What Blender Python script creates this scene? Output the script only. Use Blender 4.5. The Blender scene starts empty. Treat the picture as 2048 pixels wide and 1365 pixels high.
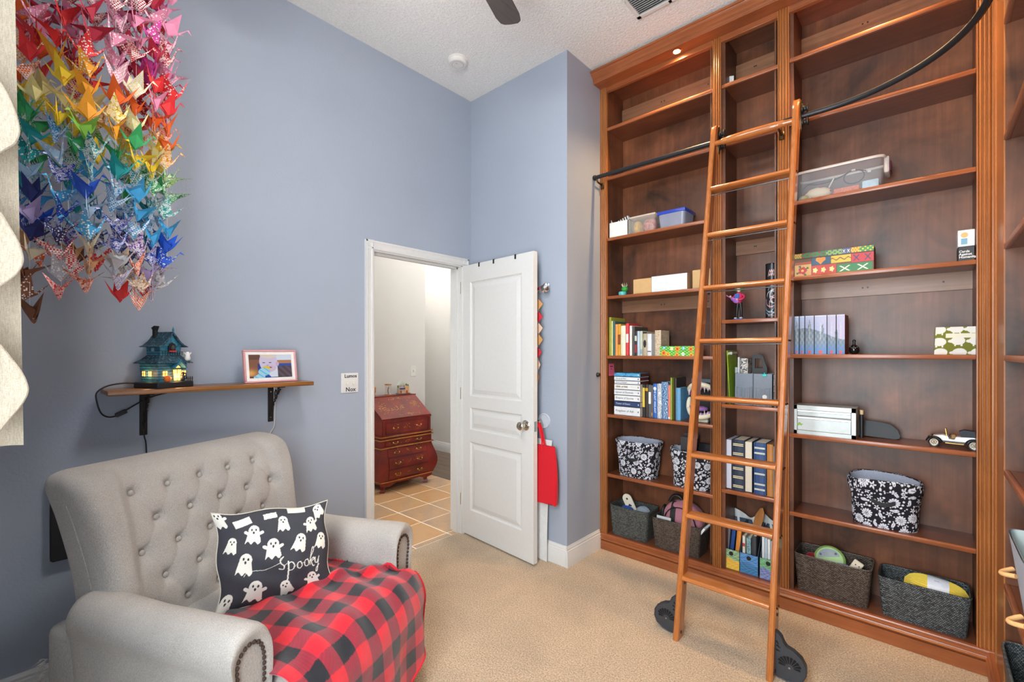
import bpy, bmesh, math, random
from mathutils import Vector, Matrix

# ---------------------------------------------------------------- camera
scene = bpy.context.scene
C = scene.collection
cam_data = bpy.data.cameras.new('camera')
cam_data.sensor_width = 36.0
cam_data.lens = 911.5 / 2048 * 36.0
cam_data.shift_y = (704 - 682.5) / 2048
cam_data.clip_start = 0.02
cam = bpy.data.objects.new('camera', cam_data)
C.objects.link(cam)
cam.location = (0, 0, 1.38)
cam.rotation_euler = (math.radians(90), 0, math.radians(42.2))
scene.camera = cam
# ---------------------------------------------------------------- daylight, exposure
world = bpy.data.worlds.new('daylight')
scene.world = world
world.use_nodes = True
wn = world.node_tree.nodes
wn['Background'].inputs['Color'].default_value = (0.90, 0.96, 1.0, 1)
wn['Background'].inputs['Strength'].default_value = 10.5
def area(name, loc, rot, sx, sy, power, col, portal=False):
    l = bpy.data.lights.new(name, 'AREA')
    l.shape = 'RECTANGLE'; l.size = sx; l.size_y = sy
    l.energy = power; l.color = col
    l.cycles.is_portal = portal
    o = bpy.data.objects.new(name, l); C.objects.link(o)
    o.location = loc; o.rotation_euler = rot
    return o
WIN = (-0.88, 0.12, 0.55, 2.60)          # window opening in the wall behind the camera: x0, x1, z0, z1
area('window_portal', ((WIN[0] + WIN[1]) / 2, -0.30, (WIN[2] + WIN[3]) / 2), (math.radians(90), 0, 0),
     WIN[1] - WIN[0], WIN[3] - WIN[2], 1, (1, 1, 1), portal=True)
vs = scene.view_settings
vs.view_transform = 'Standard'
vs.look = 'None'
vs.gamma = 1.0
vs.use_curve_mapping = False
vs.exposure = 0.95
random.seed(7)
PI = math.pi
R = math.radians

# ---------------------------------------------------------------- colour and material helpers
def lin(c):
    if isinstance(c, str):
        c = c.lstrip('#'); c = tuple(int(c[i:i + 2], 16) for i in (0, 2, 4))
    return tuple((x / 255 / 12.92) if x / 255 <= 0.04045 else ((x / 255 + 0.055) / 1.055) ** 2.4 for x in c[:3])
def lerp(a, b, t): return a + (b - a) * t
def clamp(x, a=0.0, b=1.0): return a if x < a else b if x > b else x
def sstep(a, b, x):
    t = clamp((x - a) / (b - a)) if a != b else float(x > a)
    return t * t * (3 - 2 * t)
def mixc(a, b, t): return tuple(x + (y - x) * t for x, y in zip(a, b))

MATS = {}
class NT:
    def __init__(self, name):
        self.m = bpy.data.materials.new(name); self.m.use_nodes = True
        self.t = self.m.node_tree; self.n = self.t.nodes
        self.b = self.n['Principled BSDF']; self.out = self.n['Material Output']
        MATS[name] = self.m
    def add(self, typ, **kw):
        nd = self.n.new(typ)
        for k, v in kw.items():
            if k in nd.inputs: nd.inputs[k].default_value = v
            else: setattr(nd, k, v)
        return nd
    def link(self, a, b): self.t.links.new(a, b)
    def coords(self, scale=(1, 1, 1), rot=(0, 0, 0), gen='Object'):
        tc = self.add('ShaderNodeTexCoord'); mp = self.add('ShaderNodeMapping')
        mp.inputs['Scale'].default_value = scale; mp.inputs['Rotation'].default_value = rot
        self.link(tc.outputs[gen], mp.inputs['Vector']); return mp.outputs['Vector']
    def noise(self, vec, scale, detail=3, rough=0.55, dist=0.0):
        nd = self.add('ShaderNodeTexNoise'); nd.inputs['Scale'].default_value = scale
        nd.inputs['Detail'].default_value = detail; nd.inputs['Roughness'].default_value = rough
        nd.inputs['Distortion'].default_value = dist
        self.link(vec, nd.inputs['Vector']); return nd.outputs['Fac']
    def ramp(self, fac, stops):
        nd = self.add('ShaderNodeValToRGB'); cr = nd.color_ramp
        while len(cr.elements) < len(stops): cr.elements.new(0.5)
        for e, (p, c) in zip(cr.elements, stops): e.position = p; e.color = (*c, 1)
        self.link(fac, nd.inputs['Fac']); return nd.outputs['Color']
    def mix(self, fac, a, b, mode='MIX'):
        nd = self.add('ShaderNodeMix', data_type='RGBA', blend_type=mode)
        for s, v in ((0, fac), (6, a), (7, b)):
            if hasattr(v, 'is_linked'): self.link(v, nd.inputs[s])
            else: nd.inputs[s].default_value = v if s == 0 else (*v, 1)
        return nd.outputs[2]
    def math(self, op, a, b=0.0):
        nd = self.add('ShaderNodeMath', operation=op)
        for i, v in ((0, a), (1, b)):
            if hasattr(v, 'is_linked'): self.link(v, nd.inputs[i])
            else: nd.inputs[i].default_value = v
        return nd.outputs[0]
    def bump(self, h, strength=0.2, dist=0.01):
        nd = self.add('ShaderNodeBump'); nd.inputs['Strength'].default_value = strength
        nd.inputs['Distance'].default_value = dist
        self.link(h, nd.inputs['Height']); self.link(nd.outputs['Normal'], self.b.inputs['Normal'])
    def base(self, c):
        if hasattr(c, 'is_linked'): self.link(c, self.b.inputs['Base Color'])
        else: self.b.inputs['Base Color'].default_value = (*c, 1)
    def set(self, rough=0.5, metal=0.0, spec=None, **kw):
        self.b.inputs['Roughness'].default_value = rough; self.b.inputs['Metallic'].default_value = metal
        if spec is not None: self.b.inputs['Specular IOR Level'].default_value = spec
        for k, v in kw.items(): self.b.inputs[k].default_value = v
        return self.m

def plain(col, rough=0.5, metal=0.0, spec=None, vary=0.06, scale=40, bump=0.0, name=None):
    """Flat paint / plastic / paper with a little procedural variation."""
    key = name or 'plain_%s_%s_%s_%s_%s' % (col, rough, metal, vary, bump)
    if key in MATS: return MATS[key]
    t = NT(key); c = lin(col); v = t.coords()
    f = t.noise(v, scale, 3)
    t.base(t.ramp(f, [(0.25, tuple(x * (1 - vary) for x in c)), (0.75, tuple(min(1, x * (1 + vary)) for x in c))]))
    if bump: t.bump(f, bump, 0.003)
    return t.set(rough, metal, spec)
def attr_mat(name, rough=0.6, bump=0.0, scale=300, spec=None):
    if name in MATS: return MATS[name]
    t = NT(name); a = t.add('ShaderNodeVertexColor', layer_name='Col')
    f = t.noise(t.coords(), scale, 2)
    t.base(t.mix(0.12, a.outputs['Color'], t.ramp(f, [(0.3, (0.0, 0.0, 0.0)), (0.7, (1, 1, 1))]), 'SOFT_LIGHT'))
    if bump: t.bump(f, bump, 0.002)
    return t.set(rough, spec=spec)
def wood(name, dark, light, axis='z', scale=1.0, rough=0.32, streak=0.5, bump=0.03, coat=0.0, blotch=0.5):
    if name in MATS: return MATS[name]
    t = NT(name)
    s = {'x': (1.2, 26, 26), 'y': (26, 1.2, 26), 'z': (26, 26, 1.2)}[axis]
    v = t.coords(tuple(q * scale for q in s))
    f = t.noise(v, 2.0, 6, 0.62, 0.8)
    g = t.noise(t.coords((1, 1, 1)), 3.2, 4, 0.6, 0.4)
    d, l = lin(dark), lin(light)
    c1 = t.ramp(f, [(0.5 - streak / 2, d), (0.5 + streak / 2, l)])
    c2 = t.ramp(g, [(0.28, tuple(x * (1 - blotch * 0.55) for x in (1, 1, 1))), (0.72, (1.0 + 0.18 * blotch, 1.0 + 0.14 * blotch, 1.0 + 0.1 * blotch))])
    t.base(t.mix(1.0, c1, c2, 'MULTIPLY'))
    t.bump(f, bump, 0.004)
    return t.set(rough, **({'Coat Weight': coat, 'Coat Roughness': 0.15} if coat else {}))
def cloth(name, a, b, scale=500, rough=0.9, bump=0.35, dist=0.002, big=0.0):
    if name in MATS: return MATS[name]
    t = NT(name); v = t.coords()
    w1 = t.noise(t.coords((1, 1, 6)), scale, 2); w2 = t.noise(t.coords((6, 6, 1)), scale * 0.4, 2)
    f = t.math('MULTIPLY', t.math('ADD', w1, w2), 0.5)
    c = t.ramp(f, [(0.36, lin(a)), (0.64, lin(b))])
    if big:
        g = t.noise(v, 6, 3); c = t.mix(1.0, c, t.ramp(g, [(0.3, (1 - big,) * 3), (0.7, (1.0,) * 3)]), 'MULTIPLY')
    t.base(c); t.bump(f, bump, dist)
    return t.set(rough, spec=0.2, **{'Sheen Weight': 0.15})
def glow(name, col, strength):
    if name in MATS: return MATS[name]
    t = NT(name); t.base(lin(col)); t.b.inputs['Emission Color'].default_value = (*lin(col), 1)
    f = t.noise(t.coords(), 60, 2)
    m = t.math('MULTIPLY', t.math('ADD', t.math('MULTIPLY', f, 0.4), 0.8), strength)
    t.link(m, t.b.inputs['Emission Strength'])
    return t.set(0.5)
def clear_plastic(name, col, opacity=0.3, rough=0.2):
    if name in MATS: return MATS[name]
    t = NT(name); f = t.noise(t.coords(), 12, 3)
    t.base(t.ramp(f, [(0.3, tuple(x * 0.9 for x in lin(col))), (0.7, lin(col))]))
    t.set(rough)
    tr = t.add('ShaderNodeBsdfTransparent'); mx = t.add('ShaderNodeMixShader'); mx.inputs[0].default_value = opacity
    t.link(tr.outputs[0], mx.inputs[1]); t.link(t.b.outputs[0], mx.inputs[2]); t.link(mx.outputs[0], t.out.inputs['Surface'])
    return t.m

# ---------------------------------------------------------------- mesh builder
class MB:
    def __init__(self): self.v = []; self.f = []; self.c = []; self.mi = []; self.cur = 0
    def addv(self, p, col=None):
        self.v.append(tuple(p)); self.c.append(col); return len(self.v) - 1
    def addf(self, idx): self.f.append(tuple(idx)); self.mi.append(self.cur)
    def box(self, x0, x1, y0, y1, z0, z1, col=None, m=None):
        P_ = [(x, y, z) for z in (z0, z1) for y in (y0, y1) for x in (x0, x1)]
        if m is not None: P_ = [tuple(m @ Vector(p)) for p in P_]
        b = len(self.v)
        for p in P_: self.addv(p, col)
        for q in ((0, 2, 3, 1), (4, 5, 7, 6), (0, 1, 5, 4), (2, 6, 7, 3), (0, 4, 6, 2), (1, 3, 7, 5)):
            self.addf([b + i for i in q])
        return self
    def cbox(self, c, s, col=None, m=None):
        return self.box(c[0] - s[0] / 2, c[0] + s[0] / 2, c[1] - s[1] / 2, c[1] + s[1] / 2, c[2] - s[2] / 2, c[2] + s[2] / 2, col, m)
    def rbox(self, x0, x1, y0, y1, z0, z1, r=0.004, seg=2, col=None, m=None):
        bm = bmesh.new(); bmesh.ops.create_cube(bm, size=1)
        for v in bm.verts:
            v.co = Vector((lerp(x0, x1, v.co.x + .5), lerp(y0, y1, v.co.y + .5), lerp(z0, z1, v.co.z + .5)))
        bmesh.ops.bevel(bm, geom=bm.edges[:], offset=r, segments=seg, affect='EDGES', profile=0.5)
        return self.from_bm(bm, col, m)
    def from_bm(self, bm, col=None, m=None):
        b = len(self.v); bm.verts.index_update()
        for v in bm.verts: self.addv(m @ v.co if m is not None else v.co, col)
        for f in bm.faces: self.addf([b + v.index for v in f.verts])
        bm.free(); return self
    def poly(self, pts, col=None):
        b = len(self.v)
        for p in pts: self.addv(p, col)
        self.addf(range(b, b + len(pts))); return self
    def grid(self, fn, nu, nv, col=None, cu=False, cv=False, flip=False):
        b = len(self.v); NU = nu if cu else nu + 1; NV = nv if cv else nv + 1
        for j in range(NV):
            for i in range(NU):
                u, v = i / nu, j / nv
                self.addv(fn(u, v), col(u, v) if callable(col) else col)
        for j in range(nv):
            for i in range(nu):
                a = b + j * NU + i; a2 = b + j * NU + (i + 1) % NU
                c_ = b + ((j + 1) % NV) * NU + i; d = b + ((j + 1) % NV) * NU + (i + 1) % NU
                self.addf((a, c_, d, a2) if flip else (a, a2, d, c_))
        return self
    def prism(self, prof, a0, a1, axis='z', col=None, caps=True):
        """Extrude the closed 2-D outline along an axis: z -> (x,y), y -> (x,z), x -> (y,z)."""
        def pt(p, a): return {'z': (p[0], p[1], a), 'y': (p[0], a, p[1]), 'x': (a, p[0], p[1])}[axis]
        b = len(self.v); n = len(prof)
        for a in (a0, a1):
            for p in prof: self.addv(pt(p, a), col)
        for i in range(n):
            j = (i + 1) % n; self.addf((b + i, b + j, b + n + j, b + n + i))
        if caps: self.addf([b + i for i in reversed(range(n))]); self.addf([b + n + i for i in range(n)])
        return self
    def lathe(self, prof, c=(0, 0, 0), seg=20, axis='z', col=None, m=None, caps=True):
        def pt(r, h, a):
            x, y = r * math.cos(a), r * math.sin(a)
            p = {'z': (x, y, h), 'x': (h, x, y), 'y': (y, h, x)}[axis]
            p = Vector(p) + Vector(c)
            return m @ p if m is not None else p
        b = len(self.v); n = len(prof)
        for i in range(seg):
            for k, (r, h) in enumerate(prof):
                self.addv(pt(r, h, 2 * PI * i / seg), col(k / (n - 1), i / seg) if callable(col) else col)
        for i in range(seg):
            j = (i + 1) % seg
            for k in range(n - 1): self.addf((b + i * n + k, b + j * n + k, b + j * n + k + 1, b + i * n + k + 1))
        if caps and prof[0][0] > 1e-6: self.addf([b + i * n for i in reversed(range(seg))])
        if caps and prof[-1][0] > 1e-6: self.addf([b + i * n + n - 1 for i in range(seg)])
        return self
    def ball(self, c, r, seg=14, rings=9, col=None, m=None):
        if not hasattr(r, '__len__'): r = (r, r, r)
        def fn(u, v):
            a, t = u * 2 * PI, v * PI
            p = Vector((c[0] + r[0] * math.sin(t) * math.cos(a), c[1] + r[1] * math.sin(t) * math.sin(a), c[2] - r[2] * math.cos(t)))
            return m @ p if m is not None else p
        return self.grid(fn, seg, rings, col, cu=True)
    def tube(self, pts, r, seg=8, col=None, closed=False, caps=True):
        pts = [Vector(p) for p in pts]; n = len(pts)
        rr = r if hasattr(r, '__len__') else [r] * n
        b = len(self.v); up = Vector((0, 0, 1)); prevx = None
        for i, p in enumerate(pts):
            if closed: d = pts[(i + 1) % n] - pts[i - 1]
            else: d = pts[min(i + 1, n - 1)] - pts[max(i - 1, 0)]
            d = d.normalized() if d.length > 1e-9 else up
            if prevx is None:
                ref = up if abs(d.z) < 0.9 else Vector((1, 0, 0)); x = d.cross(ref).normalized()
            else:
                x = (prevx - d * prevx.dot(d)); x = x.normalized() if x.length > 1e-6 else d.cross(up).normalized()
            prevx = x; y = d.cross(x)
            for k in range(seg):
                a = 2 * PI * k / seg; self.addv(p + (x * math.cos(a) + y * math.sin(a)) * rr[i], col)
        for i in range(n if closed else n - 1):
            for k in range(seg):
                k2 = (k + 1) % seg; j = (i + 1) % n
                self.addf((b + i * seg + k, b + i * seg + k2, b + j * seg + k2, b + j * seg + k))
        if caps and not closed:
            self.addf([b + k for k in reversed(range(seg))]); self.addf([b + (n - 1) * seg + k for k in range(seg)])
        return self
    def cyl(self, p0, p1, r, seg=14, col=None): return self.tube([p0, p1], r, seg, col)
    def xf(self, m, start=0):
        for i in range(start, len(self.v)): self.v[i] = tuple(m @ Vector(self.v[i]))
        return self
    def build(self, name, mats, parent=None, smooth=None, world=True, fixn=False):
        me = bpy.data.meshes.new(name)
        vv = self.v
        root = parent
        while root is not None and root.parent is not None: root = root.parent
        if root is not None and world:
            inv = root.matrix_basis.inverted(); vv = [tuple(inv @ Vector(p)) for p in vv]
        me.from_pydata(vv, [], self.f)
        if any(c is not None for c in self.c):
            at = me.color_attributes.new('Col', 'FLOAT_COLOR', 'POINT')
            flat = []
            for c in self.c: flat.extend((*(c if c is not None else (0.5, 0.5, 0.5)), 1.0))
            at.data.foreach_set('color', flat)
        if not isinstance(mats, (list, tuple)): mats = [mats]
        for m in mats: me.materials.append(m)
        if len(mats) > 1: me.polygons.foreach_set('material_index', self.mi)
        me.update()
        if fixn:
            bm = bmesh.new(); bm.from_mesh(me); bmesh.ops.remove_doubles(bm, verts=bm.verts, dist=1e-5)
            bmesh.ops.recalc_face_normals(bm, faces=bm.faces); bm.to_mesh(me); bm.free()
        if smooth is not None:
            me.shade_smooth(); me.set_sharp_from_angle(angle=R(smooth))
        o = bpy.data.objects.new(name, me); C.objects.link(o)
        if parent is not None: o.parent = parent
        return o

def tag(o, label=None, cat=None, group=None, kind=None):
    for k, v in (('label', label), ('category', cat), ('group', group), ('kind', kind)):
        if v: o[k] = v
    return o
def thing(name, label, cat, loc=(0, 0, 0), rotz=0.0, group=None, rot=None):
    o = bpy.data.objects.new(name, None); C.objects.link(o)
    o.empty_display_size = 0.05
    o.location = loc; o.rotation_euler = rot if rot else (0, 0, rotz)
    return tag(o, label, cat, group)
def struct(o): o['kind'] = 'structure'; return o
def copy_tree(o, parent=None):
    c = o.copy(); C.objects.link(c)
    if parent is not None: c.parent = parent
    for ch in [x for x in bpy.data.objects if x.parent is o]: copy_tree(ch, c)
    return c
FONTS = {}
def text_mesh(s, size, m, depth=0.0004, align='CENTER', shear=0.0, bold=0.0):
    """Lettering as a mesh lying in the matrix' local XY plane, facing +Z."""
    cu = bpy.data.curves.new('lettering', 'FONT'); cu.body = s; cu.size = size; cu.align_x = align; cu.align_y = 'CENTER'
    cu.extrude = depth; cu.resolution_u = 2; cu.shear = shear; cu.offset = bold
    o = bpy.data.objects.new('lettering', cu); C.objects.link(o)
    dg = bpy.context.evaluated_depsgraph_get(); dg.update()
    me = bpy.data.meshes.new_from_object(o.evaluated_get(dg))
    mb = MB()
    for v in me.vertices: mb.addv(m @ v.co)
    for p in me.polygons: mb.addf(p.vertices[:])
    bpy.data.objects.remove(o); bpy.data.curves.remove(cu); bpy.data.meshes.remove(me)
    return mb
def frame_m(o, x, y):
    """Matrix with origin o and local X, Y axes."""
    x = Vector(x).normalized(); y = Vector(y); y = (y - x * x.dot(y)).normalized(); z = x.cross(y)
    m = Matrix.Identity(4)
    for i in range(3): m[i][0] = x[i]; m[i][1] = y[i]; m[i][2] = z[i]; m[i][3] = o[i]
    return m

# ================================================================ the room
XA, YB, XC, YR, ZC = -2.609, 2.404, -1.703, 3.06, 3.32
YF = -0.22           # wall behind the camera
XR = 0.464           # right wall, behind the second bookcase
def wall_mat(name, col, bump=0.25):
    t = NT(name); v = t.coords(); f = t.noise(v, 90, 4, 0.6); g = t.noise(v, 1.3, 3)
    c = lin(col)
    t.base(t.ramp(g, [(0.3, tuple(x * 0.96 for x in c)), (0.7, tuple(x * 1.03 for x in c))])); t.bump(f, bump, 0.004)
    return t.set(0.62, spec=0.35)
M_WALL = wall_mat('blue_grey_wall_paint', '#9FA8B6')
M_HALL = wall_mat('warm_white_wall_paint', '#DAD8D4', 0.12)
M_TRIM = plain('#D6D6D4', 0.35, name='white_trim_paint', vary=0.02)
t = NT('knockdown_ceiling'); v = t.coords(); f = t.noise(v, 75, 5, 0.65, 0.6)
t.base(t.ramp(f, [(0.3, lin('#E6E5E1')), (0.7, lin('#F6F5F2'))])); t.bump(f, 0.75, 0.012); M_CEIL = t.set(0.85, spec=0.2)
t = NT('beige_carpet'); v = t.coords()
f = t.noise(v, 150, 5, 0.75); g = t.noise(v, 2.6, 3, 0.6, 0.5); h = t.noise(v, 60, 3)
c = t.ramp(f, [(0.36, lin('#B4977A')), (0.52, lin('#E6D0B4')), (0.66, lin('#FAEEDC'))])
c = t.mix(1.0, c, t.ramp(g, [(0.3, (0.84, 0.84, 0.85)), (0.7, (1.03, 1.02, 1.0))]), 'MULTIPLY')
t.base(c); t.bump(t.math('ADD', f, t.math('MULTIPLY', h, 0.6)), 0.9, 0.012); M_CARPET = t.set(1.0, spec=0.05)

fl = struct(MB().box(XA - 0.03, XR, YF, YR, -0.06, 0).build('floor', M_CARPET))
struct(MB().box(-6.2, XR + .1, YF - .1, 4.3, ZC, ZC + 0.08).build('ceiling', M_CEIL))
DY0, DY1, DZ = 1.553, 2.315, 2.035    # door opening in the left wall
mb = MB()
mb.box(XA - .12, XA, YF, DY0, 0, ZC); mb.box(XA - .12, XA, DY0, DY1, DZ, ZC); mb.box(XA - .12, XA, DY1, YB + .02, 0, ZC)
struct(mb.build('wall_left', M_WALL))
struct(MB().box(XA, XC, YB, YR + .1, 0, ZC).build('wall_back', M_WALL))
struct(MB().box(XC - .02, XR + .1, YR, YR + .1, 0, ZC).build('wall_behind_bookcase', M_WALL))
struct(MB().box(XR, XR + .1, YF, YR, 0, ZC).build('wall_right', M_WALL))
mb = MB(); x0, x1, z0, z1 = WIN
mb.box(XA - .12, x0, YF - .12, YF, 0, ZC); mb.box(x1, XR + .1, YF - .12, YF, 0, ZC)
mb.box(x0, x1, YF - .12, YF, 0, z0); mb.box(x0, x1, YF - .12, YF, z1, ZC)
struct(mb.build('wall_front', M_WALL))
w = struct(MB().box(x0, x1, YF - .13, YF + .02, z0 - .03, z0).build('window_1', M_TRIM))
for k in range(4):
    xx = lerp(x0 + .02, x1 - .02, k / 3)
    MB().box(xx - .02, xx + .02, YF - .11, YF - .07, z0, z1).build('window_frame', M_TRIM, w)
for zz in (z0 + .02, (z0 + z1) / 2, z1 - .02):
    MB().box(x0, x1, YF - .105, YF - .075, zz - .018, zz + .018).build('window_rail', M_TRIM, w)

# baseboards: moulded profile run along a wall
BASE = [(0, 0), (.017, 0), (.017, .088), (.014, .094), (.014, .102), (.010, .106), (.010, .116), (.006, .122), (.005, .130), (0, .130)]
def baseboard(name, axis, a0, a1, at, sgn):
    pr = [(at + sgn * d, z) for d, z in BASE]
    if axis == 'y': mb = MB().prism(pr, a0, a1, 'y')
    else: mb = MB().prism(pr, a0, a1, 'x')
    return struct(mb.build(name, M_TRIM, smooth=30, fixn=True))
baseboard('baseboard_left', 'y', YF, DY0 - .058, XA, 1)
baseboard('baseboard_back', 'x', XA, XC + .001, YB, -1)
baseboard('baseboard_return', 'y', YB - .017, 2.79, XC, 1)

# door casing and jamb
CAS = [(0, 0), (.012, 0), (.016, .006), (.016, .014), (.011, .018), (.013, .040), (.018, .046), (.018, .056), (0, .058)]
tr = struct(MB().prism([(XA + d, DY0 + .004 - w_) for d, w_ in CAS], 0, DZ + .055, 'z').build('trim_1', M_TRIM, smooth=35, fixn=True))
struct(MB().prism([(XA + d, DY1 - .004 + w_) for d, w_ in CAS], 0, DZ + .055, 'z').build('trim_2', M_TRIM, smooth=35, fixn=True))
struct(MB().prism([(XA + d, DZ - .004 + w_) for d, w_ in CAS], DY0 - .052, DY1 + .052, 'y').build('trim_3', M_TRIM, smooth=35, fixn=True))
mb = MB(); mb.box(XA - .125, XA + .004, DY0 - .02, DY0 + .012, 0, DZ); mb.box(XA - .125, XA + .004, DY1 - .012, DY1 + .02, 0, DZ)
mb.box(XA - .125, XA + .004, DY0, DY1, DZ - .012, DZ + .01)
mb.box(XA - .075, XA - .040, DY0, DY0 + .024, 0, DZ); mb.box(XA - .075, XA - .040, DY1 - .024, DY1, 0, DZ); mb.box(XA - .075, XA - .040, DY0, DY1, DZ - .024, DZ)
struct(mb.build('trim_4', M_TRIM))

# ---------------------------------------------------------------- the hall beyond the door
XH, YH1 = -4.33, 3.262
struct(MB().box(XH - .1, XH, -0.6, YH1, -.07, ZC).build('wall_hall', M_HALL))
struct(MB().box(XH - 1.9, XH - .1, YH1 - .1, YH1, -.07, ZC).build('wall_hall_return', M_HALL))
struct(MB().box(-6.2, XA - .12, 4.03, 4.13, -.07, ZC).build('wall_hall_far', M_HALL))
struct(MB().box(-6.3, -6.2, 3.1, 4.13, -.07, ZC).build('wall_hall_end', M_HALL))
struct(MB().box(XA - .13, XA - .12, -0.6, DY0 - .02, 0, ZC).build('wall_hall_near', M_HALL))
struct(MB().box(XA - .13, XA - .12, DY1 + .02, 4.03, 0, ZC).build('wall_hall_side', M_HALL))
struct(MB().box(XH, XA - .12, -0.7, -0.6, -.07, ZC).build('wall_hall_front', M_HALL))
baseboard('baseboard_hall', 'x', -6.2, XA - .13, 4.03, -1)
WOOD_FLOOR = wood('dark_hall_boards', '#4A3A30', '#7B6552', 'x', 0.6, 0.35)
hf = struct(MB().box(-6.2, XA - .12, 3.18, 4.03, -.06, -.012).build('floor_hall_wood', plain('#2a201a', name='board_joint')))
for k in range(7):
    MB().box(-6.2, XA - .12, 3.186 + k * .121, 3.186 + k * .121 + .118, -.012, 0).build('plank', WOOD_FLOOR, hf)
t = NT('terracotta_tile'); tc = t.add('ShaderNodeObjectInfo'); v = t.coords()
f = t.noise(v, 7, 4, 0.6, 0.6); rnd = t.math('MULTIPLY', tc.outputs['Random'], 0.35)
t.base(t.ramp(t.math('ADD', t.math('MULTIPLY', f, 0.85), t.math('SUBTRACT', rnd, 0.1)), [(0.2, lin('#B29A84')), (0.48, lin('#CFA67A')), (0.8, lin('#CC9358'))]))
t.bump(f, 0.1, 0.003); M_TILE = t.set(0.38)
M_GROUT = plain('#FBF3E6', 0.9, name='pale_grout')
hf = struct(MB().box(XH, XA - .03, -0.6, 3.18, -.06, -.002).build('floor_hall_tile', M_GROUT))
TS = 0.3222; x_t = -2.701; y_t = 2.239
me_tile = None
for i in range(-6, 1):
    for j in range(-5, 4):
        ax, ay = x_t + i * TS, y_t + j * TS
        bx, by = min(ax + TS, XA - .032), min(ay + TS, 3.18)
        if ax >= bx - .02 or ay >= by - .02 or ax < XH - TS + .02: continue
        ax = max(ax, XH)
        full = (bx - ax > TS - 1e-4) and (by - ay > TS - 1e-4)
        if full and me_tile is not None:
            o = bpy.data.objects.new('tile', me_tile); C.objects.link(o); o.parent = hf
            o.location = (ax, ay, 0)
        else:
            o = MB().rbox(.0045, bx - ax - .0045, .0045, by - ay - .0045, -.008, 0.0, .0025, 1).build('tile', M_TILE, hf, world=False)
            o.location = (ax, ay, 0)
            if full: me_tile = o.data
# unseen lamp added on the hall ceiling to brighten tiles and wall
hl = thing('hall_fill_lamp', 'added round white fill lamp on the hall ceiling', 'lamp', (-3.35, 3.40, ZC))
MB().lathe([(0, -.02), (.17, -.02), (.17, 0), (0, 0)], (-3.35, 3.40, ZC), 24).build('base', M_TRIM, hl, 30)
MB().lathe([(0, -.10), (.08, -.09), (.14, -.055), (.155, -.021)], (-3.35, 3.40, ZC), 24).build('shade', glow('hall_fill_glow', '#FFFCF8', 50.0), hl, 60)
hl = thing('hall_fill_lamp', 'added round white fill lamp at the far end of the hall', 'lamp', (-5.0, 3.45, ZC))  # second unseen lamp, added to lift the far hall wall
MB().lathe([(0, -.02), (.17, -.02), (.17, 0), (0, 0)], (-5.0, 3.45, ZC), 24).build('base', M_TRIM, hl, 30)
MB().lathe([(0, -.10), (.08, -.09), (.14, -.055), (.155, -.021)], (-5.0, 3.45, ZC), 24).build('shade', MATS['hall_fill_glow'], hl, 60)
# ---------------------------------------------------------------- the open door
HX, HY = -2.612, 2.313
ang = math.atan2(2.259 - HY, -1.862 - HX)
door = thing('door_1', 'white three-panel door standing open with chrome knobs', 'door', (HX, HY, 0), ang)
struct(door)
DW = 0.752; T = 0.035
mb = MB()
S0, S1 = 0.10, 0.645
PAN = [(1.05, 1.90), (.80, .965), (.20, .71)]
zz = [0.012, .20, .71, .80, .965, 1.05, 1.90, 2.028]
mb.box(0, S0, 0, T, .012, 2.028); mb.box(S1, DW, 0, T, .012, 2.028)
for a, b in ((.012, .20), (.71, .80), (.965, 1.05), (1.90, 2.028)): mb.box(S0, S1, 0, T, a, b)
leaf = mb.xf(door.matrix_basis).build('door_leaf', M_TRIM, door)
for a, b in PAN:
    mb = MB()
    for side, s in ((0, 1), (T, -1)):
        rings = [(0, 0), (.010, .008), (.020, .009), (.050, .001), (.052, .001)]
        b0 = len(mb.v)
        for d, h in rings:
            for px, pz in ((S0 + d, a + d), (S1 - d, a + d), (S1 - d, b - d), (S0 + d, b - d)): mb.addv((px, side + s * h, pz))
        for k in range(len(rings) - 1):
            for q in range(4):
                q2 = (q + 1) % 4; mb.addf((b0 + 4 * k + q, b0 + 4 * k + q2, b0 + 4 * k + 4 + q2, b0 + 4 * k + 4 + q))
        mb.addf([b0 + 4 * (len(rings) - 1) + q for q in range(4)])
    mb.xf(door.matrix_basis).build('panel', M_TRIM, door, fixn=True)
M_CHROME = plain('#C9C4B8', 0.12, 1.0, name='polished_nickel', vary=0.02)
for side, s in ((0, -1), (T, 1)):
    kb = MB().lathe([(0, 0), (.033, 0), (.034, .004), (.028, .010), (.014, .014), (.012, .034), (.020, .040), (.027, .050), (.027, .060), (.020, .067), (0, .069)], (0, 0, 0), 24)
    m = door.matrix_basis @ Matrix.Translation((DW - (.068 if s < 0 else .040), side, .900)) @ Matrix.Rotation(R(90) if s < 0 else R(-90), 4, 'X')
    kb.xf(m).build('knob', M_CHROME, door, 40)
MB().box(DW - .0005, DW + .0015, .006, .029, .865, .930).xf(door.matrix_basis).build('latch_plate', M_CHROME, door)
for hz in (.22, 1.02, 1.82):
    MB().tube([(-.004, -.006, hz), (-.004, -.006, hz + .09)], .006, 8).xf(door.matrix_basis).build('hinge', M_CHROME, door, 40)
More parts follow.
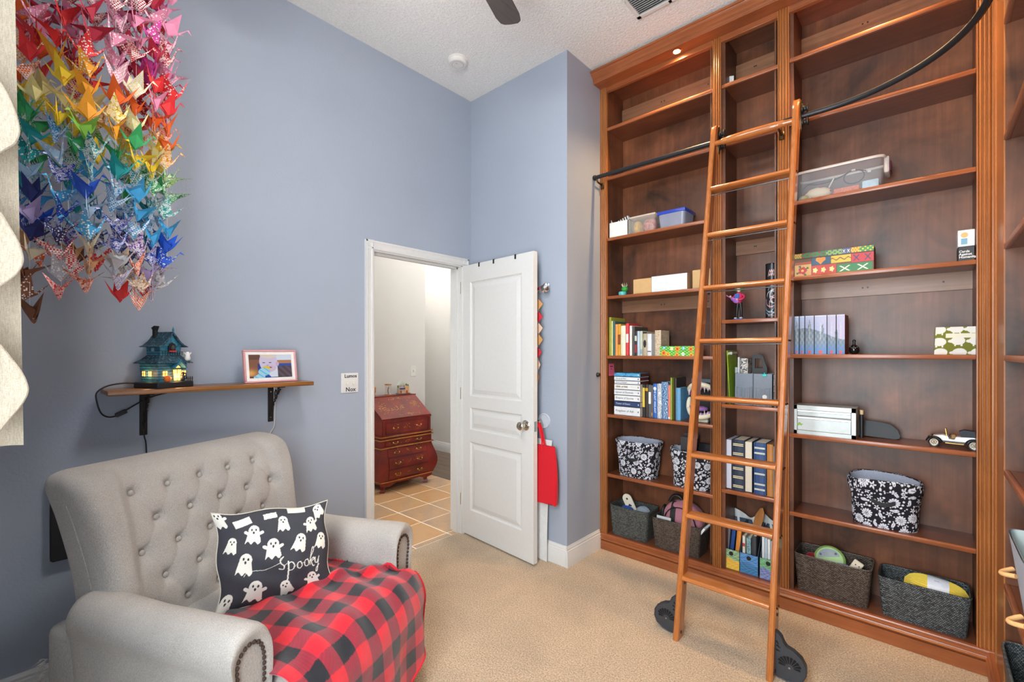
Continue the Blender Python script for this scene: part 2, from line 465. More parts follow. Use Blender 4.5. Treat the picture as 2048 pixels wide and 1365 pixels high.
# three black over-door hook straps
M_BLACK = plain('#1B1B1D', 0.45, name='black_satin')
for i, s_ in enumerate((.205, .365, .585)):
    h = thing('door_hook', ['black metal hook strap over the door edge, nearest the hinge', 'black metal hook strap over the middle of the door top', 'black metal hook strap over the door edge, nearest the free edge'][i],
              'hook', door.matrix_basis @ Vector((s_, 0, 2.02)), ang, 'hooks over the door')
    mb = MB(); mb.box(s_ - .007, s_ + .007, -.003, -.0005, 2.000, 2.0315); mb.box(s_ - .007, s_ + .007, -.003, T + .003, 2.0285, 2.0315); mb.box(s_ - .007, s_ + .007, T + .0005, T + .003, 1.93, 2.0315)
    mb.xf(door.matrix_basis).build('strap', M_BLACK, h)
    MB().tube([(s_, T + .004, 1.935), (s_, T + .02, 1.925), (s_, T + .032, 1.935), (s_, T + .036, 1.95)], .004, 6).xf(door.matrix_basis).build('hook_end', M_BLACK, h, 50)

# ================================================================ built-in bookcase
YS, YK = 2.805, 3.045       # face plane and back panel
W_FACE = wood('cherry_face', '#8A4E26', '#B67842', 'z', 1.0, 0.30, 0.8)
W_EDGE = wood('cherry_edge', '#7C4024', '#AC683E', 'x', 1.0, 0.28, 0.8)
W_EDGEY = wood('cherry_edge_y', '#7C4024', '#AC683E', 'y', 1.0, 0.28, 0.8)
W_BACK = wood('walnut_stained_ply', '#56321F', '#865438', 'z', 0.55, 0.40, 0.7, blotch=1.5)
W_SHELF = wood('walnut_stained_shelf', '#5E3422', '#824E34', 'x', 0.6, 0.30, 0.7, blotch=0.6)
W_STRIP = wood('nailer_strip_wood', '#75503A', '#9C7356', 'x', 0.9, 0.36, 0.6)
SX = [(-1.703, -1.651), (-.936, -.888), (-.595, -.541), (.164, .215)]     # stiles
SEC = [(-1.651, -.936), (-.888, -.595), (-.541, .164)]
SH = [[.527, .943, 1.353, 1.768, 2.175, 2.600, 2.947], [.574, 1.073, 1.566, 2.08, 2.600, 2.947], [.524, .943, 1.367, 1.780, 2.182, 2.610, 2.952]]
ZB = .108
bk = thing('bookcase', 'tall built-in cherry wood bookcase with fluted stiles and crown', 'bookcase', (-.75, YS, 0))
def fluted(x0, x1, y, s=-1, z0=ZB, z1=3.232):
    """Stile outline with three reeds, extruded upwards; returns builder in (x, y)."""
    n = 3; w_ = x1 - x0; f_ = w_ * .12; b_ = (w_ - 2 * f_) / n
    pr = [(x0, y + .02), (x0, y), (x0 + f_ * .8, y)]
    for k in range(n):
        a = x0 + f_ + k * b_
        for q in range(5):
            th = PI * q / 4; pr.append((a + b_ * .5 - b_ * .42 * math.cos(th), y + .005 - .0075 * math.sin(th)))
    pr += [(x1 - f_ * .8, y), (x1, y), (x1, y + .02)]
    return MB().prism(pr, z0, z1, 'z')
for x0, x1 in SX: fluted(x0, x1, YS).build('stile', W_FACE, bk, 35, fixn=True)
for i, x in enumerate((-1.6605, -.9455, -.8785, -.6045, -.5315, .1735)):
    s = -1 if i % 2 == 0 else 1
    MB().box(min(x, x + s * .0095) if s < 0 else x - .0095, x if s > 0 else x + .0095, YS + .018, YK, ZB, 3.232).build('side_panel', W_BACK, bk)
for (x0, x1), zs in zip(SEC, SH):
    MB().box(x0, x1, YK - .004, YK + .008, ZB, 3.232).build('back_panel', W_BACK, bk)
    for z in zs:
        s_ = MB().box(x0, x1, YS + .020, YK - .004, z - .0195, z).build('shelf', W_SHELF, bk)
        MB().rbox(x0, x1, YS + .004, YS + .0205, z - .021, z + .0004, .0035, 2).build('shelf_edge', W_EDGE, s_, 40)
    for z in (zs[3] if len(zs) == 7 else 2.08, zs[-1]):
        a = z - .0195 if len(zs) == 7 or z > 2.5 else z - .0195
        if z > 2.5: lo, hi = z + .115, z + .205
        else: lo, hi = z - .105, z - .0195
        st = MB().box(x0, x1, YK - .018, YK - .004, lo, hi).build('nailer_strip', W_STRIP, bk)
        for hx in (lerp(x0, x1, .42), lerp(x0, x1, .45), lerp(x0, x1, .86)):
            MB().lathe([(0, -.0005), (.0045, -.0005), (.0045, .0005), (0, .0005)], (hx, YK - .0182, (lo + hi) / 2), 8, 'y').build('screw_hole', M_BLACK, st)
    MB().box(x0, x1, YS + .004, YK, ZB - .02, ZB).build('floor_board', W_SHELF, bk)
    MB().box(x0, x1, YS + .002, YS + .022, 3.197, 3.232).build('header', W_EDGE, bk)
    MB().rbox(x0, x1, YS - .004, YS + .004, 3.197, 3.207, .003, 1).build('header_bead', W_EDGE, bk, 40)
def run_profile(pr, axis, a0, a1): return MB().prism(pr, a0, a1, axis)
# plinth: flat kick, groove, ogee cap
PLI = [(0, 0), (.020, 0), (.020, .060), (.009, .063), (.009, .068), (.025, .070), (.026, .076), (.019, .080), (.017, .084), (.021, .087), (.021, .092), (.012, .096), (.011, .101), (.015, .103), (.013, .108), (-.0035, .108), (-.0035, 0)]
run_profile([(YS - d, z) for d, z in PLI], 'x', -1.703, .235).build('plinth', W_EDGE, bk, 30, fixn=True)
CRO = [(-.02, 3.232), (.088, 3.232), (.092, 3.236), (.092, 3.242), (.086, 3.246), (.090, 3.252), (.098, 3.257), (.098, 3.262), (.103, 3.268), (.112, 3.273), (.120, 3.281), (.124, 3.288), (.131, 3.290), (.131, 3.302), (-.02, 3.302)]
run_profile([(YS - d, z) for d, z in CRO], 'x', -1.7025, .12).build('crown', W_EDGE, bk, 30, fixn=True)
MB().box(-1.70, .215, YS + .002, YK, 3.232, 3.30).build('top_box', W_SHELF, bk)

# second bookcase along the right wall, only its far end is in the picture
XF2 = .215
b2 = thing('bookcase', 'cherry wood bookcase along the right wall, edge of the picture', 'bookcase', (XF2 + .1, 1.6, 0))
def wide_stile(y0, y1):
    pr = [(XF2 + .02, y0), (XF2, y0), (XF2, y0 + .10)]
    if y1 - y0 > .2:
        pr = [(XF2 + .004, y0), (XF2, y0), (XF2, y1 - .115), (XF2 + .006, y1 - .110), (XF2 + .006, y1 - .100), (XF2 - .003, y1 - .095), (XF2 - .003, y1 - .070), (XF2 + .006, y1 - .065), (XF2 + .006, y1 - .05), (XF2, y1 - .045), (XF2, y1), (XF2 + .02, y1)]
    else: pr = [(XF2 + .02, y0), (XF2, y0), (XF2, y1), (XF2 + .02, y1)]
    return MB().prism(pr, ZB, 3.232, 'z')
BAYS = [(1.62, 2.47), (.75, 1.57)]
wide_stile(2.47, YS).build('stile', W_FACE, b2, 35, fixn=True)
for y0, y1 in ((1.57, 1.62), (.70, .75)): wide_stile(y0, y1).build('stile', W_FACE, b2, 35, fixn=True)
for y0, y1 in BAYS:
    for q in (y0 - .01, y1): MB().box(XF2 + .003, XR - .012, q + .0005, q + .01, ZB, 3.232).build('side_panel', W_BACK, b2)
    MB().box(XR - .014, XR - .002, y0, y1, ZB, 3.232).build('back_panel', W_BACK, b2)
    for z in SH[2]:
        s_ = MB().box(XF2 + .016, XR - .014, y0, y1, z - .0195, z).build('shelf', W_SHELF, b2)
        MB().rbox(XF2, XF2 + .0165, y0, y1, z - .021, z + .0004, .0035, 2).build('shelf_edge', W_EDGEY, s_, 40)
    MB().box(XF2, XR - .012, y0, y1, ZB - .02, ZB).build('floor_board', W_SHELF, b2)
run_profile([(XF2 - d, z) for d, z in PLI], 'y', .70, YS - .022).build('plinth', W_EDGEY, b2, 30, fixn=True)
run_profile([(XF2 - d, z) for d, z in CRO], 'y', .70, YS - .14).build('crown', W_EDGEY, b2, 30, fixn=True)
MB().box(XF2 + .002, XR, .70, YS, 3.232, 3.30).build('top_box', W_SHELF, b2)

# puck spotlights let into the crown soffit
def puck(x, y, label, power):
    p = thing('spotlight', label, 'light', (x, y, 3.232), 0, 'puck lights under the crown')
    MB().lathe([(.020, 0), (.027, -.001), (.028, -.004), (.021, -.006), (.020, -.002)], (x, y, 3.232), 20, caps=False).build('trim_ring', plain('#B98A4E', .25, 1.0, name='brass_ring'), p, 40)
    MB().lathe([(0, -.004), (.019, -.003), (.020, 0)], (x, y, 3.232), 20).build('bulb', glow('halogen', '#FFD9A0', 120.0), p, 60)
    l = bpy.data.lights.new('halogen_beam', 'SPOT'); l.energy = power; l.color = (1.0, .62, .28); l.spot_size = R(125); l.spot_blend = .9; l.shadow_soft_size = .02
    o = bpy.data.objects.new('halogen_beam', l); C.objects.link(o); o.location = (x, y, 3.222); o.parent = p
    o.matrix_parent_inverse = p.matrix_basis.inverted()
puck(-1.132, 2.757, 'glowing amber puck spotlight under the bookcase crown', 42)
puck(-.19, 2.757, 'puck spotlight above the wide right-hand bookcase section', 42)
puck(.167, 1.95, 'puck spotlight above the bookcase along the right wall', 32)

# ---------------------------------------------------------------- ladder rail
M_IRON = plain('#33363A', 0.38, 0.6, name='blackened_steel', vary=.1)
M_BRONZE = plain('#5B4630', 0.35, 0.9, name='dark_bronze', vary=.25)
ZR, YRAIL = 2.584, 2.722
rl = thing('ladder_rail', 'dark steel ladder rail curving round the bookcase corner', 'rail', (-1.69, YRAIL, ZR))
pts = [(-1.690, YRAIL, ZR), (-1.2, YRAIL, ZR), (-.8, YRAIL, ZR), (-.385, YRAIL, ZR)]
RR = .55
for k in range(1, 25):
    a = PI / 2 * (1 - k / 24); pts.append((-.385 + RR * math.cos(a), YRAIL - RR + RR * math.sin(a), ZR))
pts += [(.165, 1.6, ZR), (.165, .9, ZR)]
MB().tube(pts, .0135, 14).build('rail_tube', M_IRON, rl, 60)
MB().lathe([(0, 0), (.017, .001), (.019, .006), (.019, .014), (.0145, .018)], (-1.703, YRAIL, ZR), 16, 'x').build('end_cap', M_IRON, rl, 40)
for x in (-1.68, -.573):
    mb = MB().tube([(x, YRAIL, ZR - .010), (x, YRAIL + .01, ZR - .028), (x, YS - .012, ZR - .036)], .006, 8)
    mb.rbox(x - .012, x + .012, YS - .014, YS - .004, ZR - .062, ZR - .018, .003, 1)
    mb.build('bracket', M_BRONZE, rl, 40)
# ---------------------------------------------------------------- rolling ladder
W_LAD = wood('ladder_honey_cherry', '#9C5624', '#C07A40', 'z', 1.4, 0.22, 0.5, coat=.4, blotch=.35)
W_RUNG = wood('ladder_rung_cherry', '#9C5624', '#C07A40', 'x', 1.4, 0.20, 0.5, coat=.4, blotch=.35)
ld = thing('rolling_ladder', 'honey cherry library ladder leaning on the rail', 'ladder', (-.68, 2.15, 0))
def ly(z): return 2.13 + .2 * z
LZ = 2.665; th = math.atan(.2); DEP = .072
for x0, x1 in ((-.897, -.871), (-.497, -.471)):
    # side rail: rounded outline in the ladder's own plane
    mb = MB(); n = Vector((0, math.cos(th), -math.sin(th)))
    pr = [(x0 + .006, 0), (x1 - .006, 0), (x1, .006), (x1, DEP - .006), (x1 - .006, DEP), (x0 + .006, DEP), (x0, DEP - .006), (x0, .006)]
    b = len(mb.v); zs = [0.0] + [k * .2 for k in range(1, 14)] + [LZ - .03, LZ - .012, LZ]
    for z in zs:
        sh = 0 if z < LZ - .02 else (.014 if z < LZ - .005 else .03)
        for px, d in pr:
            d2 = clamp(d, sh, DEP - sh); mb.addv((px, ly(z) + d2, z + (0 if z > 0 else 0)))
    m_ = len(pr)
    for k in range(len(zs) - 1):
        for q in range(m_):
            q2 = (q + 1) % m_; mb.addf((b + k * m_ + q, b + k * m_ + q2, b + (k + 1) * m_ + q2, b + (k + 1) * m_ + q))
    mb.addf([b + q for q in reversed(range(m_))]); mb.addf([b + (len(zs) - 1) * m_ + q for q in range(m_)])
    side = mb.build('side_rail', W_LAD, ld, 40)
    for z in (2.285, 2.02, 1.728, 1.445, 1.152, .867, .577, .290):
        for d in (.022, .050):
            s = 1 if x0 < -.7 else 1
            MB().lathe([(0, 0), (.0045, .0005), (.005, .002), (.003, .0035), (0, .004)], (x1, ly(z) + d, z - .012), 10, 'x').build('screw', M_BRONZE, side, 40)
for z in (2.285, 2.02, 1.728, 1.445, 1.152, .867, .577, .290):
    y = ly(z)
    pr = [(y - .006, z - .006), (y - .002, z), (y + .006, z + .003), (y + .068, z + .003), (y + .070, z - .018), (y + .006, z - .021), (y - .001, z - .018), (y - .0065, z - .012)]
    rg = MB().prism(pr, -.872, -.496, 'x').build('rung', W_RUNG, ld, 40, fixn=True)
    MB().tube([(-.872, y + .062, z - .026), (-.496, y + .062, z - .026)], .0035, 8).build('tie_rod', plain('#8B9296', .3, 1.0, name='zinc_rod'), rg, 50)
# top cross bar: tapered round handle with turned rings
zc = 2.548; y = ly(zc) + .02
prof = [(.013, -.872), (.014, -.84), (.019, -.825), (.017, -.820), (.019, -.815), (.017, -.810), (.019, -.805), (.021, -.77), (.023, -.684), (.021, -.598), (.019, -.563), (.017, -.558), (.019, -.553), (.017, -.548), (.019, -.543), (.014, -.528), (.013, -.496)]
MB().lathe(prof, (0, y, zc), 18, 'x').build('top_bar', W_RUNG, ld, 45)
for xs, s in ((-.871, 1), (-.471, 1)):
    # roller hardware: slotted plate and two grooved rollers riding the rail
    yy = ly(2.58) + .066
    hw = MB()
    pl = []
    for k in range(24):
        a = 2 * PI * k / 24; pl.append((yy + .021 * math.cos(a) * (1 + .25 * math.cos(2 * a)), 2.585 + .082 * math.sin(a)))
    hw.prism(pl, xs + .001, xs + .005, 'x')
    for q in (-.05, .05): hw.lathe([(0, 0), (.006, 0), (.007, .003), (.004, .006), (0, .006)], (xs + .005, yy - .004, 2.585 + q), 10, 'x')
    hp = hw.build('rail_hook', M_BRONZE, ld, 35, fixn=True)
    for dz in (.034, -.034):
        MB().lathe([(0, 0), (.020, 0), (.020, .004), (.012, .010), (.012, .016), (.020, .022), (.020, .026), (0, .026)], (xs + .006, YRAIL - .004, ZR + dz), 18, 'x').build('roller', M_BLACK, hp, 40)
# wheel housings with fan-shaped cut-outs
M_WHEELH = plain('#3B3F45', 0.42, 0.2, name='slate_cast_metal', vary=.08)
for xs, sg in ((-.897, -1), (-.471, 1)):
    # flat cover in the rolling plane, reaching outwards from the foot of each side rail
    out = [(.0005, .192), (.008, .189), (.022, .176), (.030, .156), (.040, .142), (.066, .134), (.094, .116), (.110, .088), (.112, .056), (.100, .028), (.074, .010), (.040, .003), (.010, .005), (.0005, .012)]
    yb = ly(.2) + .012
    pr = [(xs + sg * a, z) for a, z in out]
    wh = MB().prism(pr, yb, yb + .028, 'y').build('wheel_cover', M_WHEELH, ld, 35, fixn=True)
    rim = [(p[0], yb - .0005, p[1]) for p in pr]
    MB().tube(rim, .0022, 6, closed=True).build('cover_rim', M_WHEELH, wh, 60)
    cx, cz, face = xs + sg * .052, .062, yb - .0008
    for k in range(10):
        a = R(8 + k * 18)
        if k in (0, 9): r0, r1 = .016, .040
        else: r0, r1 = .016, .046
        p = []
        for rr, w_ in ((r0, .0014), (r1 - .003, .0056), (r1, .0045), (r1, -.0045), (r1 - .003, -.0056), (r0, -.0014)):
            p.append((cx + rr * math.cos(a) - w_ * math.sin(a), face, cz + rr * math.sin(a) + w_ * math.cos(a)))
        MB().poly(p).build('vent_slot', plain('#0A0A0B', .9, name='slot_dark'), wh, fixn=True)
    for (dx, dz, a) in ((.008, .150, 2.2), (.012, .135, 2.6), (.010, .118, 3.0)):
        p = [(xs + sg * dx + rr * math.cos(a) - w_ * math.sin(a), face, dz + rr * math.sin(a) + w_ * math.cos(a)) for rr, w_ in ((-.009, .001), (.008, .0045), (.008, -.0045), (-.009, -.001))]
        MB().poly(p).build('vent_slot', MATS['slot_dark'], wh, fixn=True)
    MB().lathe([(0, -.004), (.004, -.003), (.0055, 0), (.0055, .001)], (cx, yb, cz), 12, 'y').build('axle', plain('#B9BCC0', .2, 1.0, name='steel_pin'), wh, 40)
    MB().lathe([(0, -.009), (.040, -.009), (.043, -.005), (.043, .005), (.040, .009), (0, .009)], (cx, yb + .014, .043), 20, 'y').build('wheel', M_BLACK, wh, 40)
    for z in (.03, .25): MB().ball((xs + (.027 if sg < 0 else .001) * 1, ly(z) + .036, z), (.003, .007, .007), 10, 6).build('bolt', M_BLACK, wh, 60)

# ================================================================ tufted armchair
M_LINEN = cloth('grey_beige_linen', '#928D87', '#CFCBC5', 420, 0.95, 0.7, 0.003, big=.14)
M_STITCH = plain('#3A2A22', .8, name='brown_cord')
ch = thing('armchair', 'grey tufted linen recliner armchair below the wall shelf', 'chair', (-2.236, .50, 0), R(24))
CM = ch.matrix_basis
BUT = []
for r_, z in enumerate((.885, .785, .685, .585, .485)):
    for k in range(6):
        w_ = (-.27 if r_ % 2 == 0 else -.2075) + k * .125
        if abs(w_) < .30: BUT.append((w_, z))
def tuft(w_, z):
    d = 0.0
    for bw, bz in BUT:
        q = (w_ - bw) ** 2 + (z - bz) ** 2
        if q < .02: d -= .020 * math.exp(-q / .0004) + .010 * math.exp(-q / .0025)
    # pleats along the diamond diagonals
    fade = sstep(.34, .28, abs(w_)) * sstep(.44, .50, z) * sstep(.965, .90, z)
    for s in (1, -1):
        q = ((w_ + .27) / .125 + s * (z - .885) / .20)
        f_ = abs(q - round(q)) * .098
        d -= .0035 * math.exp(-(f_ / .005) ** 2) * fade
    return d + .006 * fade + .034 * sstep(.285, .335, abs(w_)) * sstep(.42, .55, z)
def back_pt(u, v):
    z0, z1 = .28, .985
    t = v
    a = 2 * PI * u
    n = 3.6
    W = .398 + .034 * sstep(.45, 1.0, t); D = .105 - .012 * t
    top = sstep(.90, 1.0, t)
    cap = math.sqrt(max(0.0, 1 - ((t - .90) / .10) ** 2)) if t > .90 else 1.0
    z = lerp(z0, z1, t) if t <= .90 else lerp(z0, z1, .90) + (z1 - lerp(z0, z1, .90)) * math.sin((t - .90) / .10 * PI / 2)
    if t > .90: cap = math.cos((t - .90) / .10 * PI / 2)
    # rounded-rectangle loop, sampled evenly
    rc = .052; fw, fd = W - rc, D - rc; q4 = rc * PI / 2
    segs = [2 * fw, q4, 2 * fd, q4, 2 * fw, q4, 2 * fd, q4]; p = u * sum(segs)
    for i, L_ in enumerate(segs):
        if p <= L_ or i == 7: break
        p -= L_
    f_ = clamp(p / L_)
    if i == 0: w_, d = lerp(-fw, fw, f_), D
    elif i == 1: w_, d = fw + rc * math.sin(f_ * PI / 2), fd + rc * math.cos(f_ * PI / 2)
    elif i == 2: w_, d = W, lerp(fd, -fd, f_)
    elif i == 3: w_, d = fw + rc * math.cos(f_ * PI / 2), -fd - rc * math.sin(f_ * PI / 2)
    elif i == 4: w_, d = lerp(fw, -fw, f_), -D
    elif i == 5: w_, d = -fw - rc * math.sin(f_ * PI / 2), -fd - rc * math.cos(f_ * PI / 2)
    elif i == 6: w_, d = -W, lerp(-fd, fd, f_)
    else: w_, d = -fw - rc * math.cos(f_ * PI / 2), fd + rc * math.sin(f_ * PI / 2)
    s_ = 1.0 if d > fd - 1e-6 else 0.0
    w2 = w_ * lerp(1, .86 + .14 * cap, top); d2 = d * max(cap, .02)
    uc = .075 - .16 * (t - .45)                      # lean
    if t > .75: uc -= .05 * ((t - .75) / .25) ** 2     # scroll-back top
    if s_ > 0.2: d2 += tuft(w_, z) * sstep(fd - .001, D, d) * cap
    return (uc + d2, w2, z)
mb = MB().grid(back_pt, 330, 130, cu=True)
mb.addf([130 * 330 + k for k in range(330)])
mb.xf(CM).build('backrest', M_LINEN, ch, 60)
for bw, bz in BUT:
    t = (bz - .28) / .705; uc = .075 - .16 * (t - .45) - (.05 * ((t - .75) / .25) ** 2 if t > .75 else 0)
    fr = uc + (.105 - .012 * t) + tuft(bw, bz)
    MB().ball((fr + .012, bw, bz), (.007, .0105, .0105), 12, 7).xf(CM).build('button', M_LINEN, ch, 60)
# seam along both outer edges of the backrest
for s in (-1, 1):
    pts = []
    for k in range(20):
        t = .16 + k / 19 * .70; W = .398 + .034 * sstep(.45, 1.0, t)
        pts.append((.075 - .16 * (t - .45) - (.05 * ((t - .75) / .25) ** 2 if t > .75 else 0) + .028, s * (W - .0005), lerp(.28, .985, t)))
    MB().tube(pts, .0028, 6).xf(CM).build('piping', M_LINEN, ch, 60)
# arms: rolled section swept forwards; s = -1 near arm, +1 far arm
def arm_section(k, n=44):
    """Closed outline (w outwards from inner face, z)."""
    P_ = [(.000, .10), (.000, .30), (-.004, .44), (-.004, .53), (.004, .575), (.022, .605), (.050, .621), (.085, .622), (.114, .610), (.134, .584), (.141, .552), (.138, .520), (.130, .492), (.126, .46), (.124, .40), (.123, .25), (.121, .10)]
    return P_
SECT = arm_section(0)
def smooth_poly(P_, n=60):
    out = []; m = len(P_)
    for i in range(m - 1):
        p0, p1, p2, p3 = P_[max(i - 1, 0)], P_[i], P_[i + 1], P_[min(i + 2, m - 1)]
        for q in range(3):
            t = q / 3
            out.append(tuple(.5 * (2 * b + (c_ - a) * t + (2 * a - 5 * b + 4 * c_ - d) * t * t + (-a + 3 * b - 3 * c_ + d) * t ** 3) for a, b, c_, d in zip(p0, p1, p2, p3)))
    out.append(P_[-1]); return out
SECT = smooth_poly(SECT)
for s in (-1, 1):
    W0 = .325
    us = [.085, .087, .095, .12, .2, .3, .4, .5, .6, .66, .710, .740, .757, .765, .765]
    sc = [.80, .90, .96, 1, 1, 1, 1, 1, 1, 1, 1, .995, .97, .93, .86]
    mb = MB(); n = len(SECT); cw, cz = .062, .42
    for u, k in zip(us, sc):
        dip = .012 * math.sin(clamp(u / .75) * PI) - .02 * sstep(.55, .8, u) * 0
        for w_, z in SECT:
            zz = cz + (z - cz) * (k if z > cz else 1); ww = cw + (w_ - cw) * k
            nz = .0022 * math.sin(u * 31 + w_ * 40) * math.sin(z * 27 + u * 9)
            mb.addv((u, s * (W0 + ww + nz), zz - dip * sstep(.5, .6, z) + (.012 if u < .05 else 0) * 0))
    for k in range(len(us) - 1):
        for q in range(n):
            q2 = (q + 1) % n; mb.addf((k * n + q, k * n + q2, (k + 1) * n + q2, (k + 1) * n + q))
    # front: tuck in to the recessed facing panel
    base = len(mb.v); k_ = .62
    for w_, z in SECT: mb.addv((.753, s * (W0 + cw + (w_ - cw) * k_), cz + (z - cz) * (.74 if z > cz else 1)))
    st = (len(us) - 1) * n
    for q in range(n):
        q2 = (q + 1) % n; mb.addf((st + q, st + q2, base + q2, base + q))
    mb.rbox(-.045, .2, s * (W0 + .065) - .055, s * (W0 + .065) + .055, .10, .50, .03, 3)
    arm = mb.xf(CM).build('armrest', M_LINEN, ch, 60, fixn=True)
    mb = MB(); mb.poly([(.7525, s * (W0 + cw + (w_ - cw) * k_ * 1.02), cz + (z - cz) * (.75 if z > cz else 1)) for w_, z in SECT])
    mb.xf(CM).build('arm_facing', M_LINEN, arm, fixn=True)
    mb = MB(); acc = 0
    pts = [Vector((.756, s * (W0 + cw + (w_ - cw) * k_ * .98), cz + (z - cz) * (.735 if z > cz else 1))) for w_, z in SECT]
    for a, b in zip(pts, pts[1:]):
        L_ = (b - a).length; acc += L_
        while acc > .0155:
            acc -= .0155; p = b - (b - a).normalized() * acc
            mb.ball(p, (.005, .0058, .0068), 7, 5)
    tag(mb.xf(CM).build('nail_trim', M_STITCH, arm, 60), 'dark brown nail trim around the arm front')
# seat platform, cushion, front panel, feet
MB().rbox(-.02, .80, -.325, .325, .10, .40, .02, 2).xf(CM).build('seat_frame', M_LINEN, ch, 40)
def cush(u, v):
    a = 2 * PI * u; n = 5
    w_ = .322 * math.copysign(abs(math.cos(a)) ** (2 / n), math.cos(a)); q = .39 * math.copysign(abs(math.sin(a)) ** (2 / n), math.sin(a))
    t = PI * v; r_ = math.sin(t) ** .35
    return (.46 + q * r_, w_ * r_, .385 - .065 * math.copysign(abs(math.cos(t)) ** .8, math.cos(t)) + .012 * (1 - (w_ / .33) ** 2) * (v > .5))
MB().grid(cush, 60, 20, cu=True).xf(CM).build('seat_cushion', M_LINEN, ch, 60)
MB().rbox(.775, .868, -.322, .322, .075, .41, .03, 3).xf(CM).build('front_panel', M_LINEN, ch, 40)
for u, w_ in ((.80, .30), (.80, -.30), (.02, .32), (.02, -.32)):
    MB().lathe([(.020, 0), (.028, .10), (0, .10)], (u, w_, 0), 12).xf(CM).build('foot', plain('#2A1D16', .4, name='dark_wood_foot'), ch, 40)
# loose threads where the rear corner is frayed
rnd = random.Random(3); mb = MB()
for k in range(150):
    z = rnd.uniform(.10, .40); u = rnd.uniform(-.07, -.03)
    p = Vector((u, -.444 - rnd.uniform(-.004, .004), z)); d = Vector((-rnd.uniform(.2, 1), -rnd.uniform(.1, .9), rnd.uniform(-.9, .4))).normalized()
    l_ = rnd.uniform(.008, .022); q = p + d * l_ * .5; e = q + (d + Vector((0, 0, -rnd.uniform(.2, 1.2)))).normalized() * l_ * .6
    mb.tube([p, q, e], [.0013, .001, .0006], 4)
tag(mb.xf(CM).build('frayed_threads', plain('#B4B1AB', .9, name='linen_thread'), ch), 'loose pulled threads at the scratched rear corner', kind='stuff')

# ---------------------------------------------------------------- plaid blanket over the seat
RED, DRED, BLK = lin('#D02432'), lin('#832A38'), lin('#26272C')
def hem_len(b): return lerp(.50, .165, sstep(-.33, .36, b))
def s_start(b): return lerp(.17, -.02, sstep(-.22, .10, b))
def blanket(u, v, off=0.0):
    b = lerp(-.335, .375, v)
    L0 = .545; rad = .115
    s = lerp(s_start(b), L0 + rad * PI / 2 + hem_len(b), u)        # arc length along the seat and over the front
    crown = .045 * (1 - (b / .37) ** 2)
    edge = sstep(.26, .375, b)
    lift = .010 * math.sin(b * 21 + s * 6) * math.sin(s * 9 + 1) + .008 * math.sin((s * 1.0 + b * 2.4) * 19)
    ridge = .022 * math.exp(-((s - .30 - .5 * b) / .03) ** 2) * sstep(-.1, .15, b)
    zt = .440
    if s <= L0:
        uu = .245 + s; z = zt + crown + lift + ridge; nrm = 0
        uu2 = uu
    elif s <= L0 + rad * PI / 2:
        a = (s - L0) / rad; uu2 = .245 + L0 + rad * math.sin(a); z = zt + crown * math.cos(a) * 1 - rad * (1 - math.cos(a)) + lift * math.cos(a)
        uu2 += crown * .5 * math.sin(a)
    else:
        h = s - L0 - rad * PI / 2; uu2 = .245 + L0 + rad + crown * .5 + .010 * math.sin(b * 26 + 1) * min(1, h / .08) + .02 * h; z = zt - rad - h
    # far front corner wraps round past the arm
    wrap = sstep(.55, .75, s) * edge
    bb = min(b, .316 + .06 * sstep(.775, .845, uu2)) + .030 * wrap; uu2 -= .05 * wrap; z -= .035 * wrap
    if b > .30 and s < .52: z = z + .03 * edge * 0
    return (uu2, bb, z + off)
def plaid(u, v):
    b = lerp(-.335, .375, v); s = lerp(s_start(b), .545 + .115 * PI / 2 + hem_len(b), u)
    k = .0565; i, j = math.floor((s + .021) / k), math.floor((b + .014) / k)
    if i % 2 and j % 2: return BLK
    if i % 2 == 0 and j % 2 == 0: return RED
    hatch = .5 + .5 * math.sin((s if i % 2 else b) * 1400)
    return mixc(DRED, RED, .16 * hatch)
t = NT('fleece_plaid'); a = t.add('ShaderNodeVertexColor', layer_name='Col'); f = t.noise(t.coords(), 420, 3); g = t.noise(t.coords(), 14, 3)
c = t.mix(1.0, a.outputs['Color'], t.ramp(g, [(0.3, (0.82, 0.82, 0.82)), (0.7, (1.1, 1.1, 1.1))]), 'MULTIPLY')
t.base(c); t.bump(f, .4, .003); M_FLEECE = t.set(.95, spec=.1, **{'Sheen Weight': .35})
bl = thing('plaid_blanket', 'red and black buffalo plaid fleece blanket on the armchair seat', 'blanket', CM @ Vector((.6, 0, .5)), R(24))
bc = MB().grid(blanket, 300, 240, plaid).xf(CM).build('blanket_cloth', M_FLEECE, bl, 80)
so = bc.modifiers.new('thick', 'SOLIDIFY'); so.thickness = .006; so.offset = -1
hem = [blanket(1, k / 60) for k in range(61)] + [blanket(1 - k / 60, 1) for k in range(1, 61)]
MB().tube([Vector(p) for p in hem], .0055, 6).xf(CM).build('binding', cloth('red_binding', '#B81826', '#D22A38', 500), bl, 60)

